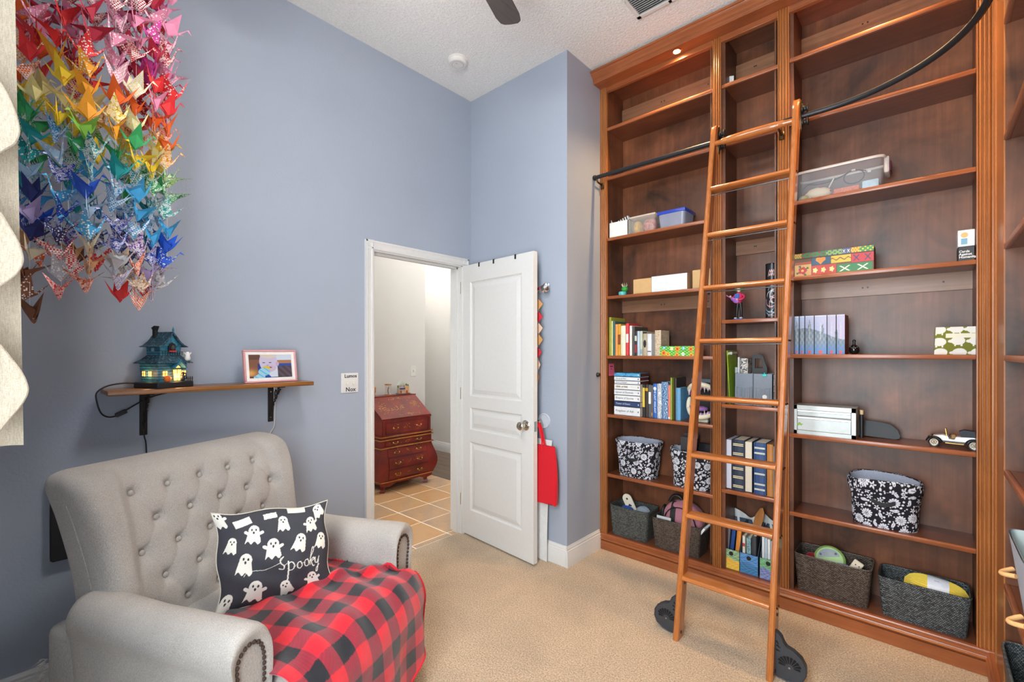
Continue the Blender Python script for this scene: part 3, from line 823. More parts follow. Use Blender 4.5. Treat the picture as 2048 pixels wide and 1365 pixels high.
# ---------------------------------------------------------------- ghost cushion
pl = thing('cushion', 'black cushion printed with white ghosts leaning on the armchair', 'cushion', CM @ Vector((.48, 0, .5)), R(24))
CO = [Vector(p) for p in ((.375, -.196, .455), (.612, .128, .455), (.556, .150, .780), (.292, -.142, .797))]   # BL BR TR TL
CROP = [(120, 850), (950, 630), (895, 90), (95, 180)]
def bil(c, u, v): return c[0] * (1 - u) * (1 - v) + c[1] * u * (1 - v) + c[2] * u * v + c[3] * (1 - u) * v
def to_uv(x, y):
    u = v = .5
    C_ = [Vector((a, b)) for a, b in CROP]
    for _ in range(30):
        p = bil(C_, u, v); du = (bil(C_, u + .01, v) - p) * 100; dv = (bil(C_, u, v + .01) - p) * 100
        e = Vector((x, y)) - p; det = du.x * dv.y - du.y * dv.x
        u += (e.x * dv.y - e.y * dv.x) / det; v += (du.x * e.y - du.y * e.x) / det
    return u, v
pn = (CO[1] - CO[0]).cross(CO[3] - CO[0]).normalized()
def pillow_pt(side):
    def fn(u, v):
        x, y = 2 * u - 1, 2 * v - 1
        bulge = max(0.0, (1 - x * x) * (1 - y * y)) ** .62
        # pinch the sides in between the corners
        pu = u + (.5 - u) * (.11 + .05 * math.sin(v * 9)) * (1 - y * y) * (abs(x)); pv = v + (.5 - v) * (.11 + .06 * math.sin(u * 8 + 1)) * (1 - x * x) * abs(y)
        wr = .007 * math.sin(u * 17 + v * 9) * math.sin(v * 14 - u * 5) * bulge
        return bil(CO, pu, pv) + pn * (side * .075 * bulge + wr + .03 * 0)
    return fn
GH = [(125, 225, 1, .1, 0), (280, 228, 1.1, .25, 2), (470, 187, .8, .1, 2), (655, 128, 1.15, .0, 2), (828, 150, 1, .45, 1), (765, 235, 1, .1, 0), (555, 237, .95, 0, 1), (350, 312, 1.1, -.15, 0), (198, 392, .9, -.2, 1),
      (842, 342, 1, -.3, 1), (668, 358, 1.1, -.35, 1), (480, 400, 1.15, -.05, 0), (292, 507, 1.2, -.25, 1), (357, 682, 1.3, -.15, 0), (572, 655, 1, .25, 1), (775, 600, 1.05, .1, 0), (158, 782, 1.25, -.35, 1)]
GUV = []
for x, y, k, rot, kind in GH:
    u, v = to_uv(x, y); GUV.append((u, v, k, rot, kind))
def ghost(u, v):
    """Printed ghost shape: returns (inside, feature)."""
    for gu, gv, k, rot, kind in GUV:
        dx, dy = (u - gu) / (.082 * k), (v - gv) / (.098 * k)
        if abs(dx) > 1.35 or abs(dy) > 1.2: continue
        c_, s_ = math.cos(rot), math.sin(rot); x, y = dx * c_ + dy * s_, -dx * s_ + dy * c_
        if kind == 2:
            if abs(x) < .85 and abs(y) < .38: return 1
            continue
        hw = .52 if y > .35 else .52 + .22 * (.35 - y)
        ins = False
        if y > .35: ins = x * x / .27 + (y - .35) ** 2 / .33 < 1
        elif y > -.80 + .13 * math.sin(x * 10): ins = abs(x) < hw * .95
        if kind == 0:
            for s in (-1, 1):
                ax, ay = s * .78, .22
                q = clamp(((x - s * .35) * (ax - s * .35) + (y - 0) * ay) / ((ax - s * .35) ** 2 + ay * ay)); px, py = s * .35 + q * (ax - s * .35), q * ay
                if (x - px) ** 2 + (y - py) ** 2 < .022: ins = True
        if ins:
            for ex in (-.20, .20):
                if ((x - ex) / .085) ** 2 + ((y - .46) / .12) ** 2 < 1: return 2
            if (x / .09) ** 2 + ((y - .18) / .13) ** 2 < 1: return 2
            return 1
    return 0
# cursive lettering as strokes in the photograph's crop coordinates, mapped on to the cushion
ST = [([(280, 585), (300, 560), (345, 545), (420, 535), (480, 512), (520, 492)], 3.2),
      ([(548, 452), (525, 470), (532, 495), (552, 508), (548, 530), (520, 528)], 6.5), ([(520, 492), (545, 455)], 3),
      ([(552, 508), (575, 490)], 3), ([(580, 480), (584, 520), (580, 600)], 8.5), ([(578, 500), (600, 482), (622, 496), (618, 525), (595, 536), (580, 525)], 6),
      ([(620, 520), (640, 500)], 3), ([(672, 478), (650, 488), (648, 515), (668, 522), (684, 502), (672, 478)], 6), ([(684, 490), (705, 482)], 3),
      ([(730, 462), (708, 474), (706, 500), (726, 508), (742, 488), (730, 462)], 6), ([(742, 475), (752, 470)], 3),
      ([(752, 500), (756, 440), (762, 395), (772, 385), (776, 400), (765, 430), (752, 455)], 5.5), ([(754, 478), (778, 450), (785, 462), (765, 478), (780, 505), (792, 500)], 6),
      ([(795, 450), (798, 478), (815, 482), (826, 455)], 6), ([(828, 440), (826, 490), (818, 535), (806, 540), (812, 515), (836, 490)], 5.5)]
SUV = []
for pts, w_ in ST:
    q = [to_uv(x, y) for x, y in pts]
    # round the corners
    qq = []
    for i in range(len(q) - 1):
        p0, p1, p2, p3 = q[max(i - 1, 0)], q[i], q[i + 1], q[min(i + 2, len(q) - 1)]
        for k in range(4):
            t = k / 4; qq.append(tuple(.5 * (2 * b + (c_ - a) * t + (2 * a - 5 * b + 4 * c_ - d) * t * t + (-a + 3 * b - 3 * c_ + d) * t ** 3) for a, b, c_, d in zip(p0, p1, p2, p3)))
    qq.append(q[-1]); SUV.append((qq, w_ / 830 * .62))
PB, PW, PE = lin('#37383F'), lin('#DEDCD2'), lin('#2A2A2E')
def pillow_col(u, v):
    for q, w_ in SUV:
        if not (min(a for a, _ in q) - .02 < u < max(a for a, _ in q) + .02 and min(b for _, b in q) - .02 < v < max(b for _, b in q) + .02): continue
        for (ax, ay), (bx, by) in zip(q, q[1:]):
            L2 = (bx - ax) ** 2 + (by - ay) ** 2 + 1e-12; t = clamp(((u - ax) * (bx - ax) + (v - ay) * (by - ay)) / L2)
            if (u - ax - t * (bx - ax)) ** 2 + (v - ay - t * (by - ay)) ** 2 < w_ * w_: return PW
    # keep a plain band around the lettering
    g = ghost(u, v)
    return PW if g == 1 else PE if g == 2 else PB
MB().grid(pillow_pt(1), 250, 220, pillow_col).xf(CM).build('cushion_front', attr_mat('printed_canvas', .9, .35, 500), pl, 80)
MB().grid(pillow_pt(-1), 30, 30, flip=True).xf(CM).build('cushion_back', cloth('cream_canvas', '#BDB9AC', '#E2DFD3', 500), pl, 80)
rim = [pillow_pt(0)(k / 20, 0) for k in range(20)] + [pillow_pt(0)(1, k / 20) for k in range(20)] + [pillow_pt(0)(1 - k / 20, 1) for k in range(20)] + [pillow_pt(0)(0, 1 - k / 20) for k in range(20)]
MB().tube(rim, .0025, 6, closed=True).xf(CM).build('piping', cloth('cream_canvas', '#BDB9AC', '#E2DFD3', 500), pl, 60)

# ================================================================ wall shelf and what stands on it
M_PINE = wood('torched_pine', '#2E1A0E', '#B4783C', 'y', 0.9, 0.35, 0.34, coat=.2)
sh = thing('wall_shelf', 'torched pine wall shelf on two black iron brackets', 'shelf', (XA, .68, 1.2))
ZS = 1.222
MB().rbox(XA + .001, XA + .195, .262, 1.092, ZS - .021, ZS, .004, 2).build('plank', M_PINE, sh, 40)
M_WROUGHT = plain('#2C2622', 0.55, 0.5, name='wrought_iron', vary=.2, bump=.3)
for y in (.405, .943):
    br = MB(); br.rbox(XA + .0005, XA + .006, y - .014, y + .014, 1.005, ZS - .0215, .002, 1); br.rbox(XA + .0005, XA + .165, y - .014, y + .014, ZS - .027, ZS - .0215, .002, 1)
    b_ = br.build('bracket', M_WROUGHT, sh, 40)
    pts = []
    for k in range(17):
        t = k / 16; pts.append((XA + .010 + .120 * t ** 1.4, y + .004 * math.sin(t * 40), 1.03 + .155 * t ** .8))
    MB().tube(pts, .0042, 7).build('curved_strut', M_WROUGHT, b_, 60)
    for cx, cz, r1, r2 in ((XA + .075, 1.155, .014, .024), (XA + .112, 1.182, .010, .016)):
        MB().tube([(cx + r1 * math.cos(a * PI / 8), y, cz + r2 * math.sin(a * PI / 8)) for a in range(16)], .0034, 6, closed=True).build('ring', M_WROUGHT, b_, 60)
    for z in (1.03, 1.165): MB().ball((XA + .007, y, z), (.002, .004, .004), 8, 5).build('screw', plain('#A9ABAE', .3, 1.0, name='bright_screw'), b_, 60)

# haunted house lamp
HP = (XA + .098, .462, ZS)
hs = thing('haunted_house_lamp', 'small teal haunted house lamp with glowing windows', 'lamp', HP, R(24))
HM = hs.matrix_basis
def hbuild(mb, nm, m, par=hs, sm=None, fx=False): return mb.xf(HM).build(nm, m, par, sm, fixn=fx)
t = NT('painted_teal_clapboard'); v = t.coords(); f = t.noise(v, 60, 3)
t.base(t.ramp(f, [(.3, lin('#1F566B')), (.7, lin('#3D8CA6'))])); M_TEAL = t.set(.55)
t = NT('painted_slate_roof'); f = t.noise(t.coords(), 110, 4); t.base(t.ramp(f, [(.35, lin('#0F2028')), (.55, lin('#21485A')), (.75, lin('#6A93A0'))])); t.bump(f, .5, .003); M_ROOF = t.set(.6)
M_NIGHT = plain('#15181B', .6, name='matt_black_resin')
hbuild(MB().rbox(-.072, .078, -.078, .078, 0, .026, .003, 1), 'base', M_NIGHT, sm=40)
def frustum(x0, x1, y0, y1, z0, z1, k=1.0, cx=0, cy=0):
    mb = MB()
    for s_, z in ((1, z0), (k, z1)):
        for x, y in ((x0, y0), (x1, y0), (x1, y1), (x0, y1)): mb.addv((cx + (x - cx) * s_, cy + (y - cy) * s_, z))
    mb.addf((3, 2, 1, 0)); mb.addf((4, 5, 6, 7))
    for q in range(4): mb.addf((q, (q + 1) % 4, 4 + (q + 1) % 4, 4 + q))
    return mb
lw = hbuild(frustum(-.052, .050, -.058, .058, .026, .112, 1.10), 'lower_walls', M_TEAL, fx=True)
for k in range(7):
    z = .036 + k * .0115; g = 1 + .10 * (z - .026) / .086 + .012
    hbuild(frustum(-.052 * g, .050 * g, -.058 * g, .058 * g, z, z + .0022), 'clapboard', M_NIGHT, lw, fx=True)
def hip(x0, x1, y0, y1, z0, zm, z1, i1, i2):
    mb = MB(); rings = [(0, z0 - .003), (0, z0), (i1 * .55, lerp(z0, z1, .32)), (i1, zm), (i2, z1)]
    for d, z in rings:
        for x, y in ((x0 + d, y0 + d), (x1 - d, y0 + d), (x1 - d, y1 - d), (x0 + d, y1 - d)): mb.addv((x, y, z))
    for k in range(len(rings) - 1):
        for q in range(4): mb.addf((4 * k + q, 4 * k + (q + 1) % 4, 4 * k + 4 + (q + 1) % 4, 4 * k + 4 + q))
    mb.addf((3, 2, 1, 0)); mb.addf([4 * (len(rings) - 1) + q for q in range(4)]); return mb
hbuild(hip(-.074, .074, -.078, .078, .110, .136, .146, .028, .036), 'lower_roof', M_ROOF, fx=True)
uw = hbuild(frustum(-.040, .040, -.044, .044, .140, .186, 1.05), 'upper_walls', M_TEAL, fx=True)
for k in range(3):
    hbuild(frustum(-.0412, .0412, -.0455, .0455, .150 + k * .0115, .152 + k * .0115), 'clapboard', M_NIGHT, uw, fx=True)
# gabled upper roof with flared eaves, ridge running front to back
rp = [(-.068, .180), (-.050, .188), (-.030, .206), (-.012, .232), (0, .246), (.012, .232), (.030, .206), (.050, .188), (.068, .180), (.062, .178), (.048, .182), (.026, .200), (0, .238), (-.026, .200), (-.048, .182), (-.062, .178)]
hbuild(MB().prism(rp, -.056, .060, 'x'), 'upper_roof', M_ROOF, sm=30, fx=True)
hbuild(MB().prism([(-.045, .184), (.045, .184), (.024, .202), (0, .234), (-.024, .202)], .030, .050, 'x'), 'gable', M_TEAL, fx=True)
hbuild(MB().prism([(-.040, .218), (-.024, .218), (-.026, .252), (-.016, .272), (-.030, .273), (-.048, .264), (-.040, .254)], -.022, -.008, 'y'), 'chimney', M_NIGHT, fx=True)
hbuild(MB().tube([(.058, 0, .244), (.058, 0, .256), (.058, 0, .268)], [.004, .0045, .0005], 6), 'finial', M_TEAL)
gw = MB(); gw.prism([(-.014, .160), (.014, .160), (.014, .190), (0, .199), (-.014, .190)], .044, .0525, 'x'); hbuild(gw, 'attic_opening', M_NIGHT, fx=True)
hbuild(MB().box(.0525, .058, -.015, .015, .158, .163), 'red_sill', plain('#D22A2F', .5, name='red_resin'))
hbuild(MB().ball((.056, 0, .176), (.006, .008, .012), 10, 7), 'attic_figure', plain('#3C3A35', .6, name='grey_resin'), sm=60)
# balcony rail
bl_ = MB()
for k in range(9): bl_.box(.052, .0535, -.042 + k * .0105, -.0405 + k * .0105, .142, .158)
bl_.box(.0515, .054, -.043, .045, .157, .159); hbuild(bl_, 'balcony_rail', M_NIGHT)
# porch gable and glowing doorway
hbuild(MB().prism([(-.012, .086), (.018, .124), (.048, .086), (.042, .086), (.018, .112), (-.006, .086)], .050, .082, 'x'), 'porch_roof', M_TEAL, fx=True)
GLW = glow('candle_glow', '#FF9E44', 2.4)
hbuild(MB().prism([(.004, .030), (.030, .030), (.034, .078), (.000, .078)], .0575, .0585, 'x'), 'doorway', GLW, fx=True)
hbuild(MB().prism([(.006, .087), (.030, .087), (.018, .100)], .0605, .0615, 'x'), 'fanlight', GLW, fx=True)
hbuild(MB().box(.0583, .0595, .0155, .0175, .030, .078).box(.0583, .0595, .002, .032, .052, .0535), 'door_bars', M_NIGHT)
for yy in (-.034, .047):
    win = hbuild(MB().box(.0572, .0580, yy - .009, yy + .009, .052, .073), 'window', GLW)
    hbuild(MB().box(.0578, .0590, yy - .001, yy + .001, .051, .074).box(.0578, .0590, yy - .010, yy + .010, .0615, .0635), 'muntin', M_NIGHT, win)
for xx in (-.030, .010):
    win = hbuild(MB().box(xx - .008, xx + .008, -.0648, -.0638, .052, .073), 'window', GLW)
    hbuild(MB().box(xx - .001, xx + .001, -.0660, -.0645, .051, .074).box(xx - .009, xx + .009, -.0660, -.0645, .0615, .0635), 'muntin', M_NIGHT, win)
hbuild(MB().box(-.008, .008, -.0478, -.0468, .160, .174), 'window', plain('#8DA5B0', .3, name='pale_pane'))
hbuild(MB().ball((.066, -.030, .040), (.013, .015, .014), 14, 9), 'pumpkin', plain('#D8641E', .5, name='pumpkin_orange'), sm=60)
cat_ = MB(); cat_.ball((.070, .034, .040), (.008, .009, .016), 10, 8); cat_.ball((.071, .034, .060), (.006, .007, .006), 10, 6); cat_.tube([(.070, .040, .032), (.071, .050, .040), (.071, .046, .060), (.071, .030, .068)], .0022, 6)
hbuild(cat_, 'black_cat', M_NIGHT, sm=60)
gm = MB(); gm.lathe([(0, .030), (.005, .029), (.0085, .022), (.009, .012), (.012, .000), (.009, -.008), (0, -.012)], (.066, .058, .128), 12); gm.tube([(.066, .050, .145), (.066, .042, .154)], .003, 6); gm.tube([(.066, .066, .145), (.066, .074, .154)], .003, 6)
hbuild(gm, 'ghost_figure', plain('#E8E8E4', .5, name='white_resin'), sm=60)
fn_ = MB()
for k in range(4): fn_.box(.072, .0745, .050 + k * .008, .0520 + k * .008, .026, .046)
fn_.box(.072, .0745, .048, .078, .036, .038); hbuild(fn_, 'fence', M_NIGHT)
for p, e in ((HM @ Vector((.068, .018, .05)), .12), (HM @ Vector((.0, -.075, .06)), .05)):
    l = bpy.data.lights.new('candle_bulb', 'POINT'); l.energy = e; l.color = (1, .6, .25); l.shadow_soft_size = .01
    o = bpy.data.objects.new('candle_bulb', l); C.objects.link(o); o.parent = hs; o.location = HM.inverted() @ p
# its cord with inline switch
M_CORD = plain('#17181B', .5, name='black_rubber')
cd = thing('lamp_cord', 'black lamp cord with inline switch looping under the shelf', 'cord', (XA + .05, .25, 1.13))
def spline(P_, n=6):
    P_ = [Vector(p) for p in P_]; out = []; m = len(P_)
    for i in range(m - 1):
        p0, p1, p2, p3 = P_[max(i - 1, 0)], P_[i], P_[i + 1], P_[min(i + 2, m - 1)]
        for q in range(n):
            t = q / n; out.append(.5 * (2 * p1 + (p2 - p0) * t + (2 * p0 - 5 * p1 + 4 * p2 - p3) * t * t + (-p0 + 3 * p1 - 3 * p2 + p3) * t ** 3))
    out.append(P_[-1]); return out
cp = [(XA + .05, .385, 1.240), (XA + .06, .33, 1.245), (XA + .07, .275, 1.236), (XA + .075, .242, 1.21), (XA + .075, .243, 1.17), (XA + .07, .256, 1.125), (XA + .06, .280, 1.105), (XA + .05, .31, 1.108), (XA + .04, .345, 1.130), (XA + .03, .395, 1.160), (XA + .03, .44, 1.180), (XA + .035, .50, 1.195)]
MB().tube(spline(cp), .0032, 7).build('cable', M_CORD, cd, 60)
MB().tube(spline([(XA + .012, .397, 1.165), (XA + .012, .402, 1.05), (XA + .012, .407, 1.0), (XA + .010, .415, .93), (XA + .009, .42, .6)]), .0028, 7).build('cable', M_CORD, cd, 60)
sw = frame_m((XA + .052, .322, 1.116), (0, .9, .45), (1, 0, 0))
MB().rbox(-.020, .020, -.006, .006, -.009, .009, .002, 1, m=sw).build('inline_switch', M_CORD, cd, 40)
# digital picture frame
FP = (XA + .105, .912, ZS)
ph = thing('photo_frame', 'pink framed digital photo of a toddler on the wall shelf', 'picture frame', FP, R(4))
PM = ph.matrix_basis @ Matrix.Rotation(R(-9), 4, 'Y')
M_PINK = plain('#D79A9C', .4, name='rose_pink_plastic')
fw, fh = .131, .168
mb = MB()
for y0, y1, z0, z1 in ((-fw, fw, 0, .009), (-fw, fw, fh - .009, fh), (-fw, -fw + .009, .009, fh - .009), (fw - .009, fw, .009, fh - .009)): mb.rbox(-.010, .010, y0, y1, z0, z1, .002, 1)
mb.xf(PM).build('frame', M_PINK, ph, 40)
mb = MB()
for y0, y1, z0, z1 in ((-fw + .009, fw - .009, .009, .024), (-fw + .009, fw - .009, fh - .024, fh - .009), (-fw + .009, -fw + .024, .024, fh - .024), (fw - .024, fw - .009, .024, fh - .024)): mb.box(.000, .005, y0, y1, z0, z1)
mb.xf(PM).build('mat_board', plain('#E4E2DF', .7, name='white_mat'), ph)
MB().box(-.016, -.008, -fw + .01, fw - .01, .01, fh - .01).xf(PM).build('back_plate', M_BLACK, ph)
MB().box(-.075, -.014, -.02, .02, .0, .006).box(-.078, -.074, -.02, .02, 0, .0065).xf(PM @ Matrix.Rotation(R(9), 4, 'Y')).build('stand', M_BLACK, ph)
def toddler(u, v):
    """Snapshot on the screen: fair toddler holding a blue and yellow cup, booth behind."""
    x, y = u, v
    col = lin('#8A5A44') if x < .32 else lin('#1E4FA8')
    if x < .32 and y > .78: col = lin('#6B4638')
    if x < .3: col = mixc(col, lin('#F2B060'), math.exp(-((x - .02) ** 2 + (y - .22) ** 2) / .02))
    if x > .62 and y > .62: col = lin('#B9825E') if y < .76 else lin('#DCE6F4')
    if .20 < x < .36 and .28 < y < .62: col = lin('#24418C')
    def el(cx, cy, rx, ry): return ((x - cx) / rx) ** 2 + ((y - cy) / ry) ** 2
    if el(.84, .18, .34, .34) < 1 and x > .58 and y < .58 - .35 * max(0, x - .7): col = mixc(lin('#4A3A44'), lin('#5F5563'), .5 + .5 * math.sin(x * 40 + y * 22))
    if x > .44 and x < .66 and y < .5 and y > .04 and x + y * .5 > .52: col = lin('#DCE4F2')
    if el(.45, .70, .205, .47) < 1: col = lin('#D8CBE4')
    if el(.46, 1.0, .20, .16) < 1: col = lin('#E6D6C8')
    if el(.655, .60, .04, .10) < 1: col = lin('#D2B4CC')
    if el(.48, .42, .15, .14) < 1: col = lin('#D6BFD8')
    for ex in (.345, .49):
        if el(ex, .655, .035, .018) < 1: col = lin('#4A4460')
    if el(.43, .545, .025, .03) < 1: col = lin('#BFA6CC')
    if el(.47, .45, .06, .03) < 1: col = lin('#7A4860')
    if el(.39, .42, .095, .09) < 1: col = lin('#E9C52C')
    if el(.34, .27, .13, .17) < 1 or (y < .25 and .10 + .6 * y * 0 < x < .36 and y < .05 + (x - .08) * 1.0): col = lin('#A9DCF2') if math.sin(x * 40 + y * 30) < .6 else lin('#6FC0E6')
    if y < .08 and x < .10: col = lin('#5A3A34')
    return col
t = NT('screen_picture'); a = t.add('ShaderNodeVertexColor', layer_name='Col'); t.base((0.02, .02, .02)); t.link(a.outputs['Color'], t.b.inputs['Emission Color']); t.b.inputs['Emission Strength'].default_value = .42; M_SCREEN = t.set(.15)
MB().grid(lambda u, v: (.0012, lerp(-fw + .023, fw - .023, u), lerp(.023, fh - .023, v)), 150, 90, toddler).xf(PM).build('screen', M_SCREEN, ph)
wc = thing('white_cable', 'thin white cable hanging behind the right shelf bracket', 'cord', (XA + .01, .96, 1.0))
MB().tube(spline([(XA + .012, .955, 1.200), (XA + .010, .962, 1.15), (XA + .010, .962, 1.06), (XA + .012, .957, .98), (XA + .010, .93, .9), (XA + .01, .93, .6)]), .0022, 6).build('cable', plain('#E2E2E0', .5, name='white_cable_skin'), wc, 60)
# light switch plate
lp = thing('switch_plate', 'white double light switch plate with black lettering', 'light switch', (XA, 1.397, 1.19))
MB().rbox(XA + .0003, XA + .006, 1.397 - .056, 1.397 + .056, 1.130, 1.250, .002, 2).build('plate', M_TRIM, lp, 40)
for y in (1.375, 1.419):
    MB().rbox(XA + .006, XA + .016, y - .005, y + .005, 1.178, 1.198, .002, 1).build('toggle', plain('#E6DFCB', .4, name='ivory_toggle'), lp, 40)
M_INK = plain('#26221F', .6, name='black_print')
for s_, z, sz in (('Lumos', 1.231, .030), ('Nox', 1.149, .036)):
    text_mesh(s_, sz, frame_m((XA + .0064, 1.402, z), (0, 1, 0), (0, 0, 1)), bold=.0006).build('lettering', M_INK, lp)
# flat black panel on the wall behind the chair
bp = thing('wall_panel', 'thin black panel on the wall behind the armchair', 'panel', (XA, .36, .7))
MB().rbox(XA + .0005, XA + .045, .108, .60, .545, .875, .004, 1).build('panel_body', M_BLACK, bp, 40)
MB().box(XA + .012, XA + .034, .115, .59, .540, .5452).build('vent_strip', M_IRON, bp)

# ================================================================ senbazuru: hanging origami cranes
def crane_mesh(nm, lift, spread, twist):
    mb = MB(); wz, wy = .62 * math.sin(lift), .62 * math.cos(lift)
    def tri(*p): mb.poly(p)
    for s in (1, -1):
        tip = (.03, s * (wy + .04), wz); a = (.20, s * .045, .02); b = (-.20, s * .045, .02); lo = (0, s * .05, -.26); mid = (0, s * wy * .45, wz * .42 - .03)
        tri(a, tip, mid); tri(b, mid, tip); tri(a, mid, lo); tri(b, lo, mid)
        tri((0, s * .05, -.26), (0, 0, -.31), (.14, s * .02, -.10)); tri((0, s * .05, -.26), (-.14, s * .02, -.10), (0, 0, -.31))
        # neck and tail folds
        tri((.05, s * .03, -.20), (.20, s * .012, .02), (.46, 0, .42)); tri((.05, s * .03, -.20), (.46, 0, .42), (.25, 0, .0))
        tri((-.05, s * .03, -.20), (-.50, 0, .46), (-.20, s * .012, .02)); tri((-.05, s * .03, -.20), (-.27, 0, .0), (-.50, 0, .46))
        tri((.46, 0, .42), (.42, s * .012, .36), (.60, 0, .30))
    tri((.16, .02, .03), (0, 0, .16), (0, .06, .02)); tri((.16, -.02, .03), (0, -.06, .02), (0, 0, .16)); tri((-.16, .02, .03), (0, .06, .02), (0, 0, .16)); tri((-.16, -.02, .03), (0, 0, .16), (0, -.06, .02))
    o = mb.build(nm, plain('#FFFFFF', .6, name='paper_base'))
    me = o.data; bpy.data.objects.remove(o); return me
CR = [crane_mesh('origami_crane', R(l), 0, 0) for l in (62, 40, 18, 52)]
def paper(name, col, pat=None):
    t = NT('paper_' + name); c = lin(col); t.b.inputs['Roughness'].default_value = .65
    v = t.coords()
    if pat == 'dots':
        vo = t.add('ShaderNodeTexVoronoi'); vo.inputs['Scale'].default_value = 15; t.link(v, vo.inputs['Vector'])
        t.base(t.ramp(vo.outputs['Distance'], [(.30, lin('#F2ECE4')), (.36, c)]))
    elif pat == 'floral':
        f = t.noise(v, 11, 3, .6, .8); t.base(t.ramp(f, [(.38, c), (.47, lin('#F0EAE2')), (.54, c), (.64, tuple(min(1, x * .45) for x in c))]))
    elif pat == 'checks':
        ck = t.add('ShaderNodeTexChecker'); ck.inputs['Scale'].default_value = 22; t.link(v, ck.inputs['Vector']); ck.inputs[1].default_value = (*c, 1); ck.inputs[2].default_value = (*lin('#EDEAE6'), 1); t.base(ck.outputs[0])
    else:
        f = t.noise(v, 8, 2); t.base(t.ramp(f, [(.3, tuple(x * .92 for x in c)), (.7, c)]))
    return t.m
PAL = {}
for nm, col in (('magenta', '#D0409A'), ('pink', '#E58FB0'), ('crimson', '#B01A38'), ('red', '#DC2A2E'), ('orange', '#F26A20'), ('amber', '#F0A21E'), ('yellow', '#F4CF2E'), ('pale yellow', '#E8DC96'), ('cream', '#E9DDBE'),
                ('lime green', '#86C548'), ('green', '#2FA05A'), ('teal', '#159A98'), ('pale blue', '#A9CCE6'), ('sky blue', '#3FA6DC'), ('cobalt blue', '#1F56C8'), ('navy', '#1F2A6A'), ('purple', '#6A3C9A'), ('lavender', '#B6A6D6'),
                ('brown', '#7A4A2E'), ('tan', '#C89A68'), ('black', '#26262A'), ('silver grey', '#B9BBC0')):
    PAL[nm] = (paper(nm, col), paper(nm + ' dots', col, 'dots'), paper(nm + ' floral', col, 'floral'), paper(nm + ' checks', col, 'checks'))
BANDS = [(2.47, ['magenta', 'pink', 'crimson', 'red', 'crimson', 'pink']), (2.34, ['crimson', 'red', 'orange', 'red', 'pink']), (2.24, ['orange', 'amber', 'red', 'pale yellow', 'orange']), (2.15, ['yellow', 'amber', 'pale yellow', 'yellow', 'cream']),
         (2.06, ['lime green', 'green', 'yellow', 'green', 'lime green']), (1.97, ['teal', 'green', 'pale blue', 'sky blue', 'teal']), (1.87, ['sky blue', 'pale blue', 'teal', 'cobalt blue', 'sky blue']), (1.78, ['cobalt blue', 'sky blue', 'navy', 'lavender', 'pale blue']),
         (1.70, ['purple', 'lavender', 'navy', 'tan', 'purple']), (1.62, ['navy', 'lavender', 'cream', 'purple', 'black', 'brown']), (0, ['brown', 'cream', 'silver grey', 'black', 'orange', 'tan', 'red'])]
GC = Vector((-2.14, .215, 0))
hg = thing('crane_hanger', 'wooden hoop with threads holding the paper cranes', 'hanger', (GC.x, GC.y, 2.98))
MB().tube([(GC.x + .24 * math.cos(a * PI / 16), GC.y + .24 * math.sin(a * PI / 16), 2.98) for a in range(32)], .006, 6, closed=True).build('hoop', M_PINE, hg, 60)
for a in (0, 1, 2):
    MB().tube([(GC.x + .24 * math.cos(a * 2.094), GC.y + .24 * math.sin(a * 2.094), 2.98), (GC.x, GC.y, ZC - .01)], .001, 4).build('hanging_cord', M_TRIM, hg)
MB().tube([(GC.x, GC.y, ZC - .016), (GC.x, GC.y, ZC)], .006, 8).build('ceiling_hook', M_CHROME, hg)
rc = random.Random(11)
# thread positions: offset to the picture's right (+y) and towards the room (+x); bottom height
THR = [(-.215, .06, 1.505), (-.13, .12, 1.575), (-.055, .17, 1.60), (.03, .15, 1.62), (.105, .10, 1.555), (.17, .05, 1.60), (.215, -.02, 1.64), (-.09, .02, 1.66), (.07, .02, 1.585), (-.18, -.06, 1.70), (-.02, -.04, 1.70), (.16, -.09, 1.62), (.23, .03, 1.72), (-.235, -.01, 1.75), (.10, -.13, 1.68), (-.08, -.15, 1.72)]
n_cr = 0
PATN = ('plain', 'white-spotted', 'floral', 'checkered')
ORDN = ['first', 'second', 'third', 'fourth', 'fifth', 'sixth', 'seventh', 'eighth', 'ninth', 'tenth', 'eleventh', 'twelfth', 'thirteenth', 'fourteenth', 'fifteenth', 'sixteenth', 'seventeenth', 'eighteenth', 'nineteenth', 'twentieth', 'twenty-first', 'twenty-second', 'twenty-third', 'twenty-fourth']
THR.sort()
for i_t, (dy, dx, zb) in enumerate(THR):
    px, py = GC.x + dx * .9, GC.y + dy * .80
    MB().tube([(px, py, zb - .02), (px, py, 2.98)], .0006, 4).build('thread', M_TRIM, hg)
    z = zb; shift = lerp(.03, -.09, (dy + .24) / .48) + rc.uniform(-.03, .03)
    first = rc.uniform(0, 6.28)
    up = 0
    while z < 2.80:
        zz = z - shift
        for lo, names in BANDS:
            if zz > lo: break
        if z - zb < .14 and rc.random() < .8: names = BANDS[-1][1] if zz < 1.75 else names
        nm = rc.choice(names); pt = rc.choices((0, 1, 2, 3), (.5, .16, .26, .08))[0]
        o = bpy.data.objects.new('origami_crane', rc.choice(CR)); C.objects.link(o)
        s = rc.uniform(.100, .122)
        o.scale = (s, s, s); o.location = (px + rc.uniform(-.012, .012), py + rc.uniform(-.012, .012), z)
        o.rotation_euler = (rc.uniform(-.25, .25), rc.uniform(-.25, .25), rc.uniform(0, 6.28))
        o.material_slots[0].link = 'OBJECT'; o.material_slots[0].material = PAL[nm][pt]
        tag(o, '%s%s origami crane, %s from bottom, %s thread from the left' % ({0: 'plain ', 1: 'spotted ', 2: 'floral ', 3: 'checkered '}[pt], nm, ORDN[up], ORDN[i_t]), 'paper crane', 'origami cranes on the hanging threads'); up += 1
        n_cr += 1; z += rc.uniform(.056, .068)

